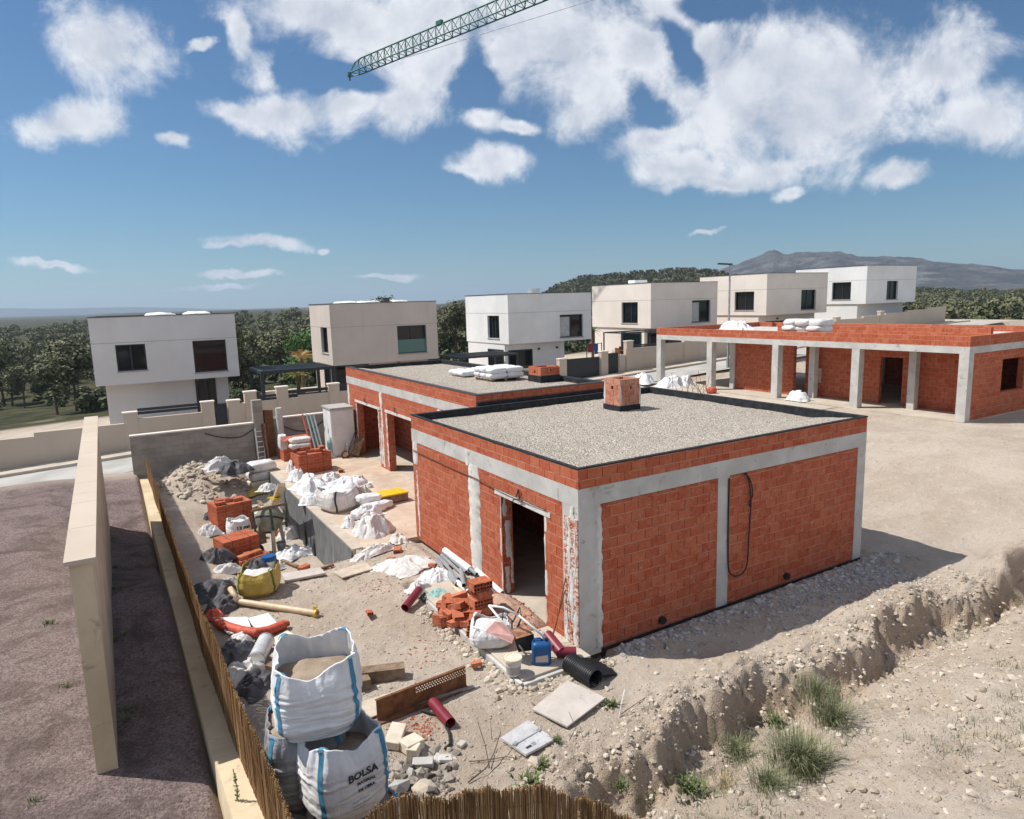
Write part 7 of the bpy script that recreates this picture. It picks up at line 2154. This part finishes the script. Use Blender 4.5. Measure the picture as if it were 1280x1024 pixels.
# low stone walls and paving of the gardens
single(MB().box(-1.0, 34.5, .1, 6.0, 34.9, 1.1), 'garden_stone_wall', 'stone', 'low pale stone garden wall behind the pergola at the edge of the wood', 'wall')

# ------------------------------------------------------------------ hills and mountains
def ridge(name, mat_, D, prof, depth, seed, rough, base=-6, fr=1.0, label=None):
    pxs = np.array([p[0] for p in prof], float); pys = np.array([p[1] for p in prof], float)
    n = 260; PX = np.linspace(pxs[0], pxs[-1], n); PY = np.interp(PX, pxs, pys)
    m = 46; rows = []
    for px, py in zip(PX, PY):
        dr = ray(px, py); hd = np.linalg.norm(dr[:2]); top = CZ+dr[2]/hd*D
        u = dr[:2]/hd
        row = []
        for k in range(m):
            t = -1+2*k/(m-1); dist = D+t*depth
            row.append((CX+u[0]*dist, CY+u[1]*dist, base+(top-base)*max(0, 1-abs(t)**1.25)))
        rows.append(row)
    P = np.array(rows)
    hgt = P[..., 2]-base
    sc_ = fr/(D*.03)
    nz = fbm(P[..., 0]*sc_, P[..., 1]*sc_, 0, seed, 6)-.5
    rg = 1-np.abs(2*fbm(P[..., 0]*sc_*.7, P[..., 1]*sc_*.7, 0, seed+9, 5)-1)*2
    P[..., 2] += hgt*rough*(nz*1.2+rg*.25)-hgt*rough*.1
    b = MB(); b.grid(P); o = b.build(name, mat_, smooth=True, origin=(0,0,0)); struct(o)
    return o
def m_hill(name, c1, c2, c3, s, pr=(.5, .62)):
    t = NT(name); p = t.pos()
    n = t.noise(p, s, 8, .68); n2 = t.noise(p, s*.35, 4, .6)
    col = t.mix(t.mapr(n, .38, .62), c1, c2)
    col = t.mix(t.math('MULTIPLY', t.mapr(n2, *pr), t.mapr(n, .45, .6)), col, c3)
    return t.fin(col, .95, t.bump(n, .8, .8/s))
ridge('hill', m_hill('scrub_hill', (.022,.028,.015), (.055,.060,.035), (.26,.225,.175), .045, (.52, .68)), 520, [(560,384),(640,383),(672,374),(690,362),(705,355),(722,349),(745,347),(775,344),(800,342),(825,341),(840,338),(860,338),(885,339),(905,344),(940,350),(1000,356),(1100,362),(1280,368),(1400,372)], 170, 3, .10, -8, 2.0)
def hill_trees(D, prof, n, seed):
    Rq = np.random.RandomState(seed); Vs = []; base = [crown(60, 1.9, 1.6, 1.25, seed+i, 5)[0] for i in range(3)]
    pxs = [p[0] for p in prof]; pys = [p[1] for p in prof]
    for _ in range(n):
        px = Rq.uniform(pxs[0], pxs[-1]); t = Rq.uniform(-.55, .06); py = np.interp(px, pxs, pys)
        dr = ray(px, py); hd = np.linalg.norm(dr[:2]); u = dr[:2]/hd; top = CZ+dr[2]/hd*D; dist = D+t*170
        z = -8+(top+8)*max(0, 1-abs(t)**1.25)
        Vs.append(base[Rq.randint(3)]*Rq.uniform(.6, 1.25)+np.array((CX+u[0]*dist, CY+u[1]*dist, z+1.0)))
    V = np.vstack(Vs); o = MB().add(V, np.arange(len(V)).reshape(-1, 4)).build('hill_scrub', M['pine'], origin=(0,0,0)); o['kind'] = 'stuff'; o['label'] = 'dark scrub and small pines covering the low hill behind the houses'; o['category'] = 'scrub'
hill_trees(520, [(640,383),(672,374),(690,362),(705,355),(722,349),(745,347),(775,344),(800,342),(825,341),(840,338),(860,338),(885,339),(905,344),(940,350),(1000,356),(1100,362),(1280,368)], 2000, 77)
ridge('hill', m_hill('far_scrub_hill', (.035,.042,.034), (.07,.075,.058), (.2,.18,.15), .03), 1900, [(470,386),(520,384),(548,382),(562,378),(575,375),(590,373),(620,373),(660,377),(700,381),(760,384),(850,385)], 500, 5, .10, -10, 1.5)
ridge('mountain', m_hill('bare_mountain', (.060,.062,.060), (.125,.12,.115), (.20,.19,.18), .016), 2300, [(820,362),(860,352),(885,344),(903,337),(920,331),(935,326),(948,321),(960,316),(968,314.5),(978,317),(992,316.5),(1005,318),(1018,317),(1040,316),(1062,319),(1090,321),(1130,322),(1180,328),(1240,333),(1320,342),(1400,352)], 560, 7, .16, -10, 1.3)
ridge('hill', m_hill('distant_hills', (.08,.09,.07), (.12,.12,.10), (.2,.19,.17), .01), 7600, [(-150,387),(-40,385),(60,386),(150,384),(230,385),(262,386),(300,386.5),(340,385),(380,384),(430,384),(480,385),(540,387)], 900, 9, .10, -10, 1.5)

# ------------------------------------------------------------------ air
def haze():
    b = MB(); b.box(-9200, -1500, -60, 9600, 10200, 215)
    m = bpy.data.materials.new('haze_air'); m.use_nodes = True; t = m.node_tree; t.nodes.clear()
    o = t.nodes.new('ShaderNodeOutputMaterial'); v = t.nodes.new('ShaderNodeVolumePrincipled')
    v.inputs['Color'].default_value = (.62,.78,1,1); v.inputs['Density'].default_value = HAZE; v.inputs['Anisotropy'].default_value = .2
    t.links.new(v.outputs[0], o.inputs['Volume'])
    ob = b.build('haze', m, origin=(0,0,0)); ob['kind'] = 'stuff'; ob['label'] = 'thin blue air between the camera and the far hills'; ob['category'] = 'haze'
HAZE = 1.5e-4
if HAZE: haze()
